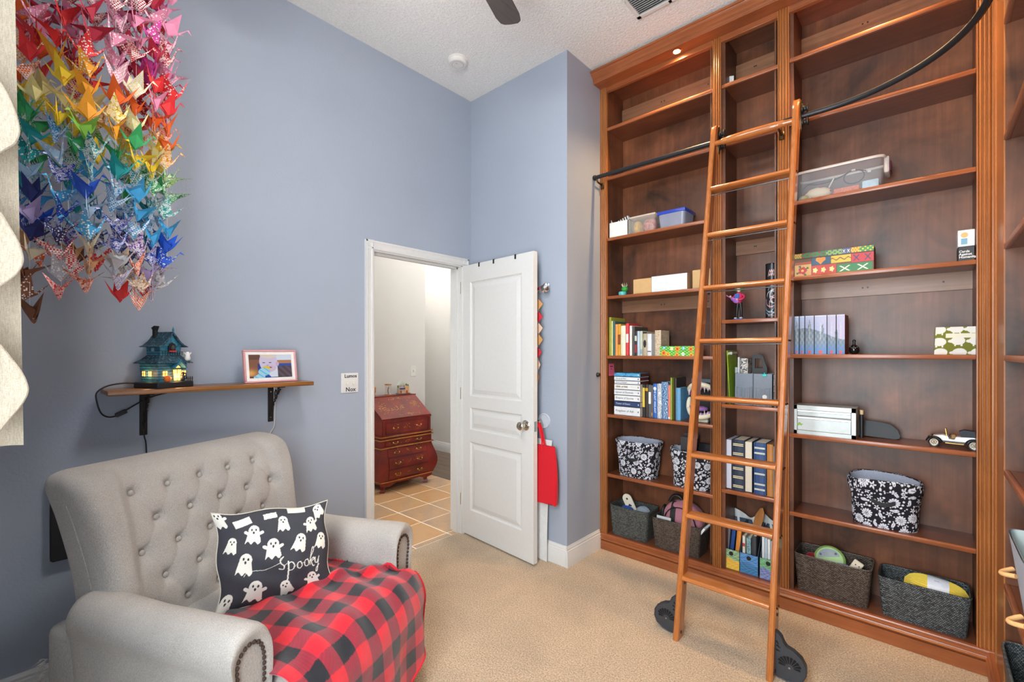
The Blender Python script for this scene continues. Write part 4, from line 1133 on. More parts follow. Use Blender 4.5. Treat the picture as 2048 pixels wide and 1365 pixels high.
# ================================================================ curtain at the window edge
M_CURT = cloth('ivory_curtain', '#A89C88', '#C8BEAC', 220, .9, .2, .002)
cu_ = thing('curtain', 'ivory cascading curtain panel at the left picture edge', 'curtain', (-1.3, -.12, 1.1))
def pane(u, v):
    z = lerp(1.20, 2.95, v)
    y = lerp(-.20, .0185 - .0125 * (z - 1.2) / .97, u) if True else 0
    return (-1.275 - .03 * math.sin(u * 9), y, z)
pn_ = MB().grid(pane, 24, 30).build('panel', M_CURT, cu_, 80)
TIER = [[(-1, 165), (14, 190), (28, 222), (36, 250), (37, 268), (28, 287), (12, 297), (-1, 305)],
        [(-1, 425), (16, 452), (34, 482), (43, 508), (44, 526), (32, 548), (14, 562), (-1, 572)],
        [(-1, 690), (20, 716), (40, 742), (52, 766), (54, 786), (40, 812), (18, 838), (-1, 862)]]
for tier in TIER:
    # each fold: its hem curve has its own place in the room; the cloth runs back from it to the wall
    edge = []
    for px, py in tier:
        k = (px - 1024) / 911.5; ux, uy = -.67172 + k * .74081, .74081 + k * .67172; t = -1.225 / ux
        edge.append(Vector((-1.225, uy * t, 1.38 + (704 - py) / 911.5 * t)))
    ed = spline(edge, 6)
    def fold(u, v, ed=ed):
        p = ed[min(int(v * (len(ed) - 1) + .5), len(ed) - 1)]; top = ed[0].z
        q = Vector((-1.245, lerp(p.y, -.19, u), p.z + .22 * u * (1 - v) + .0))
        d = math.sin(clamp(u * 2.2) * PI / 2)
        return (lerp(-1.222, -1.262, d) + .012 * math.sin(u * 14), q.y if u > 0 else p.y, q.z)
    f_ = MB().grid(fold, 24, len(ed) - 1).build('fold', M_CURT, cu_, 80)
    MB().tube(ed, .0022, 6).build('hem', M_CURT, f_, 60)

# ================================================================ ceiling fittings
fan = thing('ceiling_fan', 'ceiling fan with dark blades at the top picture edge', 'fan', (-1.16, .85, ZC))
FX, FY, FZ = -1.16, .85, 2.93
M_BLADE = wood('dark_fan_blade', '#3A332F', '#57504C', 'y', .8, .45)
MB().lathe([(.0, 0), (.07, 0), (.06, -.05), (.018, -.06)], (FX, FY, ZC), 20).build('canopy', M_IRON, fan, 40)
MB().cyl((FX, FY, ZC - .05), (FX, FY, FZ + .05), .014).build('downrod', M_IRON, fan, 40)
MB().lathe([(.02, .09), (.09, .07), (.12, .03), (.12, -.02), (.09, -.06), (0, -.07)], (FX, FY, FZ), 28).build('motor', M_IRON, fan, 40)
MB().lathe([(.07, -.07), (.15, -.095), (.175, -.14), (.14, -.19), (0, -.22)], (FX, FY, FZ), 28).build('fill_bowl', glow('fan_fill_glow', '#FFFBF6', 33.0), fan, 60)  # unseen glowing bowl added to the fan as fill for room and ceiling
tipd = math.atan2(1.590 - FY, -1.445 - FX)
for k in range(5):
    a = tipd + k * 2 * PI / 5; m = Matrix.Translation((FX, FY, FZ)) @ Matrix.Rotation(a, 4, 'Z') @ Matrix.Rotation(R(8), 4, 'X')
    Lb = math.hypot(1.590 - FY, -1.445 - FX)
    out = [(.20, -.042), (.30, -.052), (Lb - .05, -.058), (Lb - .012, -.050), (Lb, -.034), (Lb + .003, 0), (Lb, .034), (Lb - .012, .050), (Lb - .05, .058), (.30, .052), (.20, .042)]
    bd = MB().prism(out, -.004, .004, 'z').xf(m).build('blade', M_BLADE, fan, 35, fixn=True)
    MB().box(.10, .26, -.02, .02, .004, .010).xf(m).build('blade_iron', M_IRON, bd)
sm = thing('smoke_detector', 'round white smoke detector on the ceiling', 'smoke detector', (-2.30, 2.0, ZC))
MB().lathe([(0, -.034), (.052, -.033), (.060, -.026), (.063, -.012), (.066, -.010), (.066, 0), (0, 0)], (-2.30, 2.0, ZC), 36).build('housing', plain('#DAD8D2', .45, name='detector_plastic'), sm, 30)
MB().lathe([(.036, -.0350), (.038, -.0352), (.040, -.0342)], (-2.30, 2.0, ZC), 30, caps=False).build('ring', plain('#BDBBB5', .5, name='detector_ring'), sm)
MB().ball((-2.295, 1.985, ZC - .0338), (.003, .003, .0012), 8, 5).build('test_button', M_BLACK, sm)
vt = thing('air_vent', 'white slatted air vent in the ceiling', 'vent', (-1.10, 2.26, ZC))
M_VENT = plain('#D6D6D4', .4, name='vent_paint')
vx0, vx1, vy0, vy1 = -1.235, -.845, 2.205, 2.455
mb = MB()
for x0, x1, y0, y1 in ((vx0, vx1, vy0, vy0 + .022), (vx0, vx1, vy1 - .022, vy1), (vx0, vx0 + .022, vy0, vy1), (vx1 - .022, vx1, vy0, vy1), ((vx0 + vx1) / 2 - .008, (vx0 + vx1) / 2 + .008, vy0, vy1)): mb.box(x0, x1, y0, y1, ZC - .010, ZC)
mb.build('vent_frame', M_VENT, vt)
MB().box(vx0 + .02, vx1 - .02, vy0 + .02, vy1 - .02, ZC - .0012, ZC - .0002).build('duct_back', plain('#4E5052', .8, name='duct_dark'), vt)
for k in range(13):
    for x0, x1, tl in ((vx0 + .022, (vx0 + vx1) / 2 - .008, 38), ((vx0 + vx1) / 2 + .008, vx1 - .022, -38)):
        m = Matrix.Translation((0, vy0 + .03 + k * .0158, ZC - .006)) @ Matrix.Rotation(R(tl), 4, 'X')
        MB().box(x0, x1, -.007, .007, -.0006, .0006, m=m).build('slat', M_VENT, vt)
MB().tube([(vx0 + .012, vy0 + .06, ZC - .010), (vx0 + .012, vy0 + .06, ZC - .02), (vx0 + .012, vy0 + .075, ZC - .022)], .002, 6).build('lever', M_VENT, vt)

# ================================================================ things on the bookcase shelves
def book(label, x0, x1, z, h, y, dep, col, page='#E6DEC8', group=None, spine=None, title=None, tcol='#F2EEE4', lean=0.0, tsize=None, bands=None, foredge=False, mat_=None, cat='book', name='book'):
    """Upright book, spine (or fore edge) to the room."""
    cx = (x0 + x1) / 2; b = thing(name, label, cat, (cx, y + dep / 2, z), 0, group, rot=(0, lean, 0))
    M_ = b.matrix_basis; w = (x1 - x0) / 2; th = min(.003, w * .3)
    mc = mat_ or plain(col, .5, vary=.08)
    mb = MB(); d0, d1 = -dep / 2, dep / 2
    mb.box(-w, -w + th, d0, d1, 0, h); mb.box(w - th, w, d0, d1, 0, h)
    if foredge: mb.box(-w + th, w - th, d1 - .003, d1, 0, h)
    else:
        pr = [(-w + th * .2, d0 + .004), (-w * .6, d0 - .001), (0, d0 - .0025), (w * .6, d0 - .001), (w - th * .2, d0 + .004), (w - th, d0 + .006), (-w + th, d0 + .006)]
        mb.prism(pr, 0, h, 'z')
    cv = mb.xf(M_).build('cover', mc, b, fixn=False)
    e0, e1 = (d0 + .003, d1 - .003) if foredge else (d0 + .006, d1 - .004)
    MB().box(-w + th, w - th, e0, e1, .003, h - .004).xf(M_).build('pages', plain(page, .85, name='pages_' + page, vary=.12, scale=400), b)
    yf = d0 - .0032
    if bands:
        for fz, fh, bc in bands: MB().box(-w * .86, w * .86, yf - .0003, yf + .002, h * fz, h * fz + fh).xf(M_).build('spine_band', plain(bc, .4, name='band_' + bc), cv)
    if title:
        size = tsize or min(2 * w * .8, .03)
        text_mesh(title, size, M_ @ frame_m((0, yf - .0004, h * .5), (0, 0, -1), (1, 0, 0)), bold=.0002).build('spine_title', plain(tcol, .5, name='ink_' + tcol), cv)
    if spine: spine(M_, w, h, yf, cv)
    return b
def patterned(name, c1, c2, scale, kind='noise', c3=None, rough=.6):
    if name in MATS: return MATS[name]
    t = NT(name); v = t.coords()
    if kind == 'noise': f = t.noise(v, scale, 4, .6, 1.0); t.base(t.ramp(f, [(.40, lin(c1)), (.52, lin(c2)), (.66, lin(c3 or c1))]))
    elif kind == 'wave':
        w_ = t.add('ShaderNodeTexWave'); w_.inputs['Scale'].default_value = scale; w_.inputs['Distortion'].default_value = 9; w_.inputs['Detail'].default_value = 2; w_.inputs['Detail Scale'].default_value = 2; t.link(v, w_.inputs['Vector'])
        t.base(t.ramp(w_.outputs['Fac'], [(.3, lin(c1)), (.5, lin(c2)), (.8, lin(c3 or c1))]))
    elif kind == 'spots':
        vo = t.add('ShaderNodeTexVoronoi'); vo.inputs['Scale'].default_value = scale; t.link(v, vo.inputs['Vector']); t.base(t.ramp(vo.outputs['Distance'], [(.28, lin(c2)), (.36, lin(c1))]))
    return t.set(rough)
G1 = 'books on the fifth shelf of the left section'; Z5 = SH[0][4 - 2]
Y1 = 2.838
R1 = [(-1.649, -1.633, .270, '#A2A238', 'tall olive green magazine at the left end of the book row', .20, {}),
      (-1.631, -1.621, .243, '#DDD98E', 'thin pale yellow book beside the olive magazine', .17, {}),
      (-1.619, -1.602, .240, '#35605E', 'dark teal hardback in the left book row', .20, {}),
      (-1.600, -1.582, .218, '#E79A55', 'orange paperback in the left book row', .14, {}),
      (-1.581, -1.559, .219, '#D79C26', 'mustard yellow paperback with brown label band', .14, dict(bands=[(.35, .07, '#8A4A20')])),
      (-1.557, -1.523, .206, '#E4E2C9', 'thick cream paperback next to the red book', .14, {}),
      (-1.519, -1.498, .222, '#D63A3E', 'bright red book standing taller in the row', .15, dict(bands=[(.40, .06, '#F0E4DE')])),
      (-1.491, -1.474, .204, '#DFE0DA', 'white slim book beside the red one', .15, {}),
      (-1.472, -1.454, .198, '#4A4640', 'dark grey slipcase behind the slim white book', .19, {}),
      (-1.453, -1.437, .166, '#25252A', 'small black paperback with red label', .13, dict(bands=[(.12, .055, '#A33A42'), (.60, .035, '#C9CEC0')])),
      (-1.435, -1.418, .166, '#B8CAD6', 'small pale blue paperback in the left row', .13, {}),
      (-1.416, -1.398, .166, '#C0C6B4', 'small sage green paperback in the left row', .13, dict(bands=[(.08, .03, '#8FA6B0')])),
      (-1.395, -1.365, .162, '#B5A78C', 'taupe paperback with a dark oval on its spine', .13, {}),
      (-1.363, -1.335, .146, '#DDE2E6', 'short white paperback near the green floral box', .13, dict(bands=[(.18, .006, '#7A4A50')])),
      (-1.322, -1.280, .168, '#C9B497', 'thick marbled beige book at the row end', .13, {})]
for x0, x1, h, col, lab, dep, kw in R1:
    m_ = None
    if 'marbled' in lab: m_ = patterned('marbled_paper', '#BBA283', '#DCCBB0', 60, 'noise', '#A98A6C')
    b_ = book(lab, x0, x1, Z5, h, Y1 if 'marbled' not in lab else 2.862, dep, col, group=G1, mat_=m_, **kw)
    if 'oval' in lab:
        cv = [o for o in C.objects if o.parent is b_ and o.name.startswith('cover')][0]; cx = (x0 + x1) / 2
        MB().poly([(cx + .010 * math.cos(a * PI / 10), Y1 - .0036, Z5 + .080 + .026 * math.sin(a * PI / 10)) for a in range(20)]).build('spine_oval', M_INK, cv, fixn=True)
        MB().box(cx - .014, cx + .014, Y1 - .0035, Y1 - .001, Z5 + .148, Z5 + .160).build('spine_band', M_INK, cv)

def paint_box(name, label, cat, x0, x1, y0, y1, z0, z1, fn, lid=None, side='#6A4A2E', nu=110, nv=50, group=None, parts=('box_front', 'box_body')):
    b = thing(name, label, cat, ((x0 + x1) / 2, (y0 + y1) / 2, z0), 0, group)
    MB().box(x0, x1, y0 + .0006, y1, z0, z1).build(parts[1], plain(side, .6, vary=.25), b)
    MB().grid(lambda u, v: (lerp(x0, x1, u), y0, lerp(z0, z1, v)), nu, nv, fn).build(parts[0], attr_mat('printed_card', .5), b)
    return b
def sunflower(u, v):
    x, y = u * 4.2, v
    col = lin('#63B83A')
    k = math.sin(u * 61) * math.sin(v * 23 + u * 9)
    if k > .35: col = lin('#9AD36A')
    if k < -.5: col = lin('#2E8A3E')
    for cx, cy, r_, c1, c2 in ((.45, .30, .34, '#F08A22', '#C03A1E'), (.95, .18, .26, '#F4B02E', '#D2481E'), (2.05, .72, .32, '#F08A22', '#B8301E'), (2.0, .12, .26, '#F4A02A', '#C83A1E'), (3.55, .70, .30, '#F08A22', '#B8301E'), (3.6, .1, .26, '#F2A830', '#C03A1E'), (1.4, .75, .2, '#EDE8DA', '#F0D040'), (2.75, .8, .2, '#58B4DC', '#F0F0E8'), (.5, .85, .2, '#4FB4D8', '#E8F0E8'), (2.7, .2, .2, '#F0ECE0', '#5FB0D8')):
        a = math.atan2((y - cy) , (x - cx)); d = math.hypot(x - cx, y - cy); rr = r_ * (.82 + .18 * math.cos(a * 9))
        if d < rr * .42: return lin(c2)
        if d < rr: return lin(c1)
    if abs(v - .55) < .02: return mixc(col, (0, 0, 0), .5)
    return col
paint_box('floral_box', 'small green box printed with orange sunflowers', 'box', -1.272, -1.037, 2.828, 2.93, Z5, Z5 + .062, sunflower, side='#3F6A2C')

# ---------------- stack of flat books
ZS6 = SH[0][1]
SP = [.0005, .061, .098, .139, .177, .215, .239, .266, .293]
TT = [('Kingdom of Ash', '#DDE0E2', '#3E4450'), ('Tower of Dawn', '#2E4068', '#C9CFDA'), ('Empire of Storms', '#DFE2E3', '#3E4450'), ('Queen of Shadows', '#DDE0E2', '#3E4450'), ('HEIR of FIRE', '#E2E2DE', '#5A4436'), ('Crown of Midnight', '#DDE1E4', '#3E4450'), ('Throne of Glass', '#DCE0E3', '#3E4450'), ('', '#2F7FB8', '#E0E8F0')]
LB = ['white spined book at the bottom of the stack', 'navy spined book in the white stack', 'white spined book lying on the navy one', 'white spined book, fourth from the stack bottom', 'white spined book with brown title in the stack', 'thin white spined book, third from the stack top', 'thin white spined book, second from the stack top', 'blue patterned book on top of the stack']
for i, (tt, col, tc) in enumerate(TT):
    z0, z1 = ZS6 + SP[i], ZS6 + SP[i + 1] - .0006
    x0, x1, y0, y1 = -1.606 + .001 * (i % 3), -1.413 + .001 * (i % 2), 2.832, 2.962
    b = thing('book', LB[i], 'book', ((x0 + x1) / 2, (y0 + y1) / 2, z0), 0, 'stacked books on the sixth shelf')
    mc = patterned('blue_watercolour', '#2A78B4', '#5FB0D4', 30, 'noise', '#1E5A92') if i == 7 else plain(col, .5, vary=.05)
    cv = MB().box(x0, x1, y0, y1, z0, z0 + .002).box(x0, x1, y0, y1, z1 - .002, z1).box(x0, x1, y0, y0 + .003, z0, z1).build('cover', mc, b)
    MB().box(x0 + .002, x1 - .002, y0 + .003, y1 - .002, z0 + .002, z1 - .002).build('pages', plain('#5B221C' if i > 4 else '#E0D6C4', .8, vary=.1), b)
    if tt: text_mesh(tt, min(.021, (z1 - z0) * .46), frame_m((x0 + .012, y0 - .0004, (z0 + z1) / 2), (1, 0, 0), (0, 0, 1)), align='LEFT', bold=.0003 if i == 4 else 0).build('spine_title', plain(tc, .6, name='ink_' + tc), cv)
    MB().box(x1 - .016, x1 - .010, y0 - .0006, y0 + .001, (z0 + z1) / 2 - .005, (z0 + z1) / 2 + .005).build('publisher_mark', plain(tc, .6, name='ink_' + tc), cv)
# ---------------- upright row beside the stack
G2 = 'upright books on the sixth shelf'; Y2 = 2.862
def ball_mark(M_, w, h, yf, cv):
    MB().poly([M_ @ Vector((w * .8 * math.cos(a * PI / 8), yf - .0004, h * .86 + w * .8 * math.sin(a * PI / 8))) for a in range(16)]).build('spine_disc', plain('#E8ECF0', .5, name='pale_disc'), cv, fixn=True)
book('black paperback with gold block lettering by the stack', -1.409, -1.391, ZS6, .218, Y2, .13, '#1C1B1C', group=G2, bands=[(.30, .13, '#D9C04E')])
book('dark brown paperback with yellow top lettering', -1.389, -1.368, ZS6, .218, Y2, .13, '#3A2E26', group=G2, bands=[(.80, .02, '#D0A42A')])
book('charcoal book with a white spine label', -1.366, -1.347, ZS6, .216, Y2, .13, '#55585C', group=G2, bands=[(.42, .078, '#E6E8E6')])
book('slim grey brown book beside the blue one', -1.346, -1.336, ZS6, .214, Y2, .13, '#6B6258', group=G2, bands=[(.06, .02, '#C98A4A')])
book('royal blue book with white disc and pale title', -1.334, -1.307, ZS6, .226, Y2, .14, '#2E66B4', group=G2, title='THE LAST VIGILANT', tcol='#DDE6EE', tsize=.018, spine=ball_mark)
book('white book with grey floral spine beside the blue one', -1.305, -1.277, ZS6, .227, Y2, .14, '#DADDE0', group=G2, mat_=patterned('grey_lace', '#E4E6E8', '#9AA2AA', 70, 'noise', '#DDE0E2'))
book('thick book with blue and white swirling waves', -1.275, -1.231, ZS6, .240, Y2 - .004, .15, '#4C7EA6', group=G2, mat_=patterned('blue_swirls', '#3F78A6', '#E6ECF0', 14, 'wave', '#2C5F90'))
book('slim coral paperback beside the lime spined book', -1.229, -1.214, ZS6, .222, Y2 - .006, .14, '#DE7A62', group=G2, bands=[(.02, .012, '#E6E2DA')])
book('tall thin lime green book with dark cover', -1.212, -1.202, ZS6, .270, Y2 - .01, .17, '#8FA03A', group=G2)
book('tall black hardback with a red emblem cover', -1.200, -1.184, ZS6, .268, Y2 + .02, .15, '#2A1A1A', group=G2)
book('pale blue spined hardback at the row end', -1.181, -1.152, ZS6, .206, Y2 + .004, .145, '#5E9AC4', group=G2)
# grey picture frame leaning at the back and the toothy mask
pf = thing('picture_frame', 'grey empty picture frame leaning behind the toothy mask', 'picture frame', (-1.06, 3.0, ZS6), rot=(R(-8), 0, 0))
mb = MB(); x0, x1, h = -.085, .085, .262
for a, b, c_, d in ((x0, x1, 0, .024), (x0, x1, h - .024, h), (x0, x0 + .024, .024, h - .024), (x1 - .024, x1, .024, h - .024)): mb.rbox(a, b, -.008, .008, c_, d, .002, 1)
mb.xf(pf.matrix_basis).build('frame', plain('#6F7C88', .5, name='blue_grey_frame'), pf, 40)
MB().box(x0 + .02, x1 - .02, -.001, .006, .02, h - .02).xf(pf.matrix_basis).build('backing', M_NIGHT, pf)
jw = thing('monster_mask', 'cream and purple toothy monster jaw mask on the shelf', 'mask', (-1.022, 2.885, ZS6))
M_BONE = plain('#D9D3BC', .6, name='bone_cream', vary=.12); M_GUM = plain('#8E62A6', .55, name='purple_gum', vary=.2)
def jawring(z, up):
    pts = []
    for k in range(25):
        a = PI * (k / 24) + PI; pts.append((-1.022 + .080 * math.cos(a), 2.885 + .055 * math.sin(a) + .0, z + up * .050 * math.sin(PI * k / 24)))
    return pts
for z, up, nm in ((1.130, 1, 'upper_jaw'), (1.030, -1, 'lower_jaw')):
    pts = jawring(z, up)
    jj = MB().tube(pts, [.010 + .006 * math.sin(PI * k / 24) for k in range(25)], 8).build(nm, M_BONE, jw, 60)
    MB().tube([(p[0], p[1] + .010, p[2] - up * .012) for p in pts], .012, 8).build('gum', M_GUM, jj, 60)
    for k in range(3, 23, 2):
        p = Vector(pts[k]); MB().tube([p + Vector((0, -.004, -up * .004)), p + Vector((0, -.004, -up * (.026 + .006 * (k % 4))))], [.0055, .0006], 6).build('tooth', M_BONE, jj, 60)
MB().ball((-1.022, 2.925, 1.075), (.072, .045, .080), 18, 12).build('mask_back', plain('#1A1A1C', .8, name='mask_dark'), jw, 60)
tg = MB(); tg.ball((-1.022, 2.868, 1.028), (.040, .040, .016), 14, 8); tg.build('tongue', M_GUM, jw, 60)
MB().ball((-1.108, 2.90, 1.04), (.018, .03, .055), 12, 9).build('ear', M_BONE, jw, 60)
MB().rbox(-1.06, -.985, 2.868, 2.90, .9435, .968, .006, 2).build('mask_stand', M_BONE, jw, 40)
# pink note on the side panel
nt = thing('sticky_note', 'pink sticky note on the inside of the left panel', 'note', (-1.6505, 2.87, 1.25))
MB().grid(lambda u, v: (-1.6506 + .001 + .010 * (1 - v) ** 2 * u, lerp(2.832, 2.905, u), lerp(1.210, 1.295, v)), 8, 8).build('paper', plain('#D8607E', .7, name='pink_paper'), nt, 80)
MB().box(-1.6492, -1.6484, 2.850, 2.888, 1.272, 1.279).box(-1.6492, -1.6484, 2.862, 2.874, 1.254, 1.261).build('scribble', plain('#6A2A40', .7, name='note_ink'), nt)

# ---------------- floral fabric bins
class Floral:
    """Printed motifs (daisies, blossoms, leaves, berry sprays) scattered over a strip of cloth."""
    def __init__(self, seed, W, H):
        r_ = random.Random(seed); self.g = {}; self.c = .02
        def put(x, y, rad, kind, rot):
            for i in range(int((x - rad) // self.c), int((x + rad) // self.c) + 1):
                for j in range(int((y - rad) // self.c), int((y + rad) // self.c) + 1): self.g.setdefault((i, j), []).append((x, y, rad, kind, rot))
        used = []
        for rad, kind, n in ((.025, 0, 60), (.014, 1, 160), (.015, 2, 420), (.006, 3, 700), (.0038, 3, 700)):
            for _ in range(n):
                x, y = r_.uniform(0, W), r_.uniform(-.01, H + .01)
                if all((x - a) ** 2 + (y - b_) ** 2 > (rad * .95 + c_) ** 2 * .95 for a, b_, c_ in used):
                    used.append((x, y, rad * (.62 if kind == 2 else .95))); put(x, y, rad, kind, r_.uniform(0, 6.28))
    def at(self, x, y):
        for cx, cy, rad, kind, rot in self.g.get((int(x // self.c), int(y // self.c)), ()):
            dx, dy = (x - cx) / rad, (y - cy) / rad; d = math.hypot(dx, dy)
            if d > 1: continue
            a = math.atan2(dy, dx) + rot
            if kind == 0:
                if d < .22: return d > .12
                if d < .42: return math.cos(a * 9) > .1
                if d < .95 * (.78 + .22 * abs(math.cos(a * 6))): return abs(math.cos(a * 6)) > .28 or d < .5
            elif kind == 1:
                if d < .2: continue
                if d < .62 + .36 * math.cos(a * 5): return True
            elif kind == 2:
                u, v = d * math.cos(a), d * math.sin(a)
                if (u / .98) ** 2 + (v / .46) ** 2 < 1 and abs(v) > .045: return True
            elif d < .8: return True
        return False
FL_B, FL_W = lin('#242228'), lin('#D6D9E2')
M_FLOR = attr_mat('black_white_floral', .9, .2, 500, spec=.15)
M_LINING = cloth('pale_blue_lining', '#9FA6B8', '#C6CCDA', 300, .9, .2)
def sup(a, n):
    c_, s_ = math.cos(a), math.sin(a); return math.copysign(abs(c_) ** (2 / n), c_), math.copysign(abs(s_) ** (2 / n), s_)
def arc_table(n, rx, ry, m=2000):
    P_ = [(rx * sup(2 * PI * k / m, n)[0], ry * sup(2 * PI * k / m, n)[1]) for k in range(m + 1)]; L_ = [0.0]
    for (a, b), (c_, d) in zip(P_, P_[1:]): L_.append(L_[-1] + math.hypot(c_ - a, d - b))
    out = []; j = 0
    for k in range(401):
        t_ = L_[-1] * k / 400
        while j < m - 1 and L_[j + 1] < t_: j += 1
        out.append((j + (t_ - L_[j]) / max(1e-9, L_[j + 1] - L_[j])) / m)
    return out, L_[-1]
def fabric_bin(label, cx, cy, z0, rb, rt, h, cuff=.055, wob=0.0):
    b = thing('fabric_bin', label, 'bin', (cx, cy, z0), 0, 'floral fabric bins')
    tab, per = arc_table(3.0, rt[0], rt[1])
    def ring(k, z, g=0.0):
        def f(u):
            q = u % 1.0 * 400; i = int(q); a = 2 * PI * lerp(tab[i], tab[min(i + 1, 400)], q - i); x, y = sup(a, 3.0); rx, ry = lerp(rb[0], rt[0], k) + g, lerp(rb[1], rt[1], k) + g
            wv = 1 + .012 * math.sin(a * 5 + z * 40)
            return (cx + x * rx * wv, cy + y * ry * wv, z + wob * math.sin(a * 2 + 1) * k)
        return f
    fl = Floral(int(abs(cx) * 1000), per, h)
    def fcol(u, v): return FL_W if fl.at(u * per, v * h) else FL_B
    MB().grid(lambda u, v: ring(v, z0 + h * .98 * v)(u), 400, 120, fcol, cu=True).grid(lambda u, v: (cx + (ring(0, z0)(u)[0] - cx) * v, cy + (ring(0, z0)(u)[1] - cy) * v, z0 + .0005), 48, 2, cu=True).build('bin_body', M_FLOR, b, 60)
    prof = [(-.004, h - cuff), (.006, h - cuff + .002), (.009, h - cuff * .5), (.008, h - .006), (.003, h), (-.004, h - .003)]
    mb = MB(); n = len(prof)
    def cuf(u, v):
        g, z = prof[min(int(v * (n - 1) + .5), n - 1)]; return ring(z / h, z0 + z, g)(u)
    def cuf2(u, v):
        t_ = v * (n - 1); i = min(int(t_), n - 2); q = t_ - i; g = lerp(prof[i][0], prof[i + 1][0], q); z = lerp(prof[i][1], prof[i + 1][1], q)
        return ring(z / h, z0 + z, g)(u)
    mb.grid(cuf2, 400, 34, lambda u, v: FL_W if fl.at(((u + .37) % 1) * per, lerp(.02, .02 + cuff * 1.3, v)) else FL_B, cu=True).build('cuff', M_FLOR, b, 60)
    MB().grid(lambda u, v: ring(1 - v * .98, z0 + h * (1 - v * .98) - .002, -.006)(u), 48, 8, cu=True).build('lining', M_LINING, b, 60)
    return b
b1 = fabric_bin('floral fabric bin standing alone on the left section shelf', -1.468, 2.925, SH[0][0], (.128, .085), (.150, .105), .245)
b2_ = fabric_bin('floral fabric bin with a black box inside, behind the ladder', -1.085, 2.925, SH[0][0], (.122, .085), (.137, .100), .235, wob=.006)
b3 = fabric_bin('oval floral fabric bin in the right section', -.150, 2.925, SH[2][0], (.125, .085), (.140, .105), .230, wob=-.008)
for cx in (-1.468, -.150):
    p = [b for b in (b1, b3) if abs(b.location.x - cx) < .01][0]; zz = p.location.z
    MB().grid(lambda u, v: (cx + lerp(-.045, .045, u), 2.925 - .1035 - .006 * math.sin(u * PI), zz + .135 + .020 * (v - .5) - .014 * math.sin(u * PI)), 12, 3).build('handle', M_NIGHT, p, 60)
bx = thing('black_box', 'black box with open flap in the floral bin', 'box', (-1.12, 2.93, SH[0][0] + .06), rotz=R(8))
MB().box(-.045, .045, -.04, .04, .06, .235).xf(bx.matrix_basis).build('body', M_BLACK, bx); MB().box(-.045, .045, -.041, -.039, .235, .25).box(-.045, .045, .039, .041, .235, .262).xf(bx.matrix_basis).build('flap', M_BLACK, bx)
bx = thing('black_case', 'flat black case sticking out of the bin behind the ladder', 'case', (-1.02, 2.95, SH[0][0] + .06), rotz=R(-12))
MB().rbox(-.05, .05, -.012, .012, .05, .215, .006, 2).xf(bx.matrix_basis).build('body', M_BLACK, bx, 40)

# ---------------- woven baskets
def wicker(name, a, b, c_):
    t = NT(name); v = t.coords()
    br = t.add('ShaderNodeTexBrick'); mp = t.add('ShaderNodeMapping'); tc = t.add('ShaderNodeTexCoord'); sep = t.add('ShaderNodeSeparateXYZ'); cmb = t.add('ShaderNodeCombineXYZ')
    t.link(tc.outputs['Object'], sep.inputs[0]); ad = t.math('ADD', sep.outputs[0], t.math('MULTIPLY', sep.outputs[1], 1.0)); t.link(ad, cmb.inputs[0]); t.link(sep.outputs[2], cmb.inputs[1])
    t.link(cmb.outputs[0], br.inputs['Vector']); br.inputs['Scale'].default_value = 1.0
    br.inputs['Brick Width'].default_value = .0085; br.inputs['Row Height'].default_value = .0058; br.inputs['Mortar Size'].default_value = .0012; br.inputs['Mortar Smooth'].default_value = .8
    br.inputs['Color1'].default_value = (*lin(a), 1); br.inputs['Color2'].default_value = (*lin(b), 1); br.inputs['Mortar'].default_value = (.008, .007, .006, 1)
    g = t.noise(v, 9, 3); t.base(t.mix(t.math('MULTIPLY', g, .55), br.outputs['Color'], lin(c_)))
    nd = t.add('ShaderNodeBump'); nd.inputs['Strength'].default_value = .9; nd.inputs['Distance'].default_value = .004; nd.invert = True; t.link(br.outputs['Fac'], nd.inputs['Height']); t.link(nd.outputs['Normal'], t.b.inputs['Normal'])
    return t.set(.45)
M_WICK1 = wicker('dark_green_wicker', '#4A4E4A', '#8E948E', '#1C2220'); M_WICK2 = wicker('dark_brown_wicker', '#54463A', '#8E8074', '#241E1A'); M_WICK3 = wicker('blue_black_wicker', '#454C4E', '#8A9496', '#1B2022')
def basket(label, x0, x1, y0, y1, z0, h, m, taper=.016):
    cx, cy = (x0 + x1) / 2, (y0 + y1) / 2
    b = thing('woven_basket', label, 'basket', (cx, cy, z0), 0, 'woven baskets on the bookcase floor')
    W, D = (x1 - x0) / 2, (y1 - y0) / 2
    def ring(k, g, z):
        def f(u):
            x, y = sup(2 * PI * u, 9); return (cx + x * (W - taper * (1 - k) + g), cy + y * (D - taper * .6 * (1 - k) + g), z)
        return f
    def outer(u, v):
        x, y, z = ring(v, 0, z0 + h * v)(u); return (x, y, z)
    MB().grid(outer, 96, 12, cu=True).grid(lambda u, v: (lerp(cx, ring(0, 0, z0)(u)[0], v), lerp(cy, ring(0, 0, z0)(u)[1], v), z0 + .001), 96, 2, cu=True).build('basket_wall', m, b, 50)
    MB().grid(lambda u, v: ring(1 - v * .93, -.006, z0 + h - h * .93 * v)(u), 96, 8, cu=True).build('basket_inside', m, b, 50)
    MB().grid(lambda u, v: (lerp(cx, ring(0, -.006, z0)(u)[0], v), lerp(cy, ring(0, -.006, z0)(u)[1], v), z0 + .012), 96, 2, cu=True).build('basket_floor', m, b)
    MB().tube([Vector(ring(1, -.003, z0 + h)(k / 96)) for k in range(96)], .0045, 6, closed=True).build('rim', m, b, 60)
    return b
YB0, YB1 = 2.826, 3.02
basket('dark woven basket with grey yarn and a wooden tag', -1.648, -1.357, YB0, YB1, ZB, .200, M_WICK1)
basket('dark woven basket holding a dusty pink backpack', -1.335, -1.014, YB0, YB1, ZB, .188, M_WICK2)
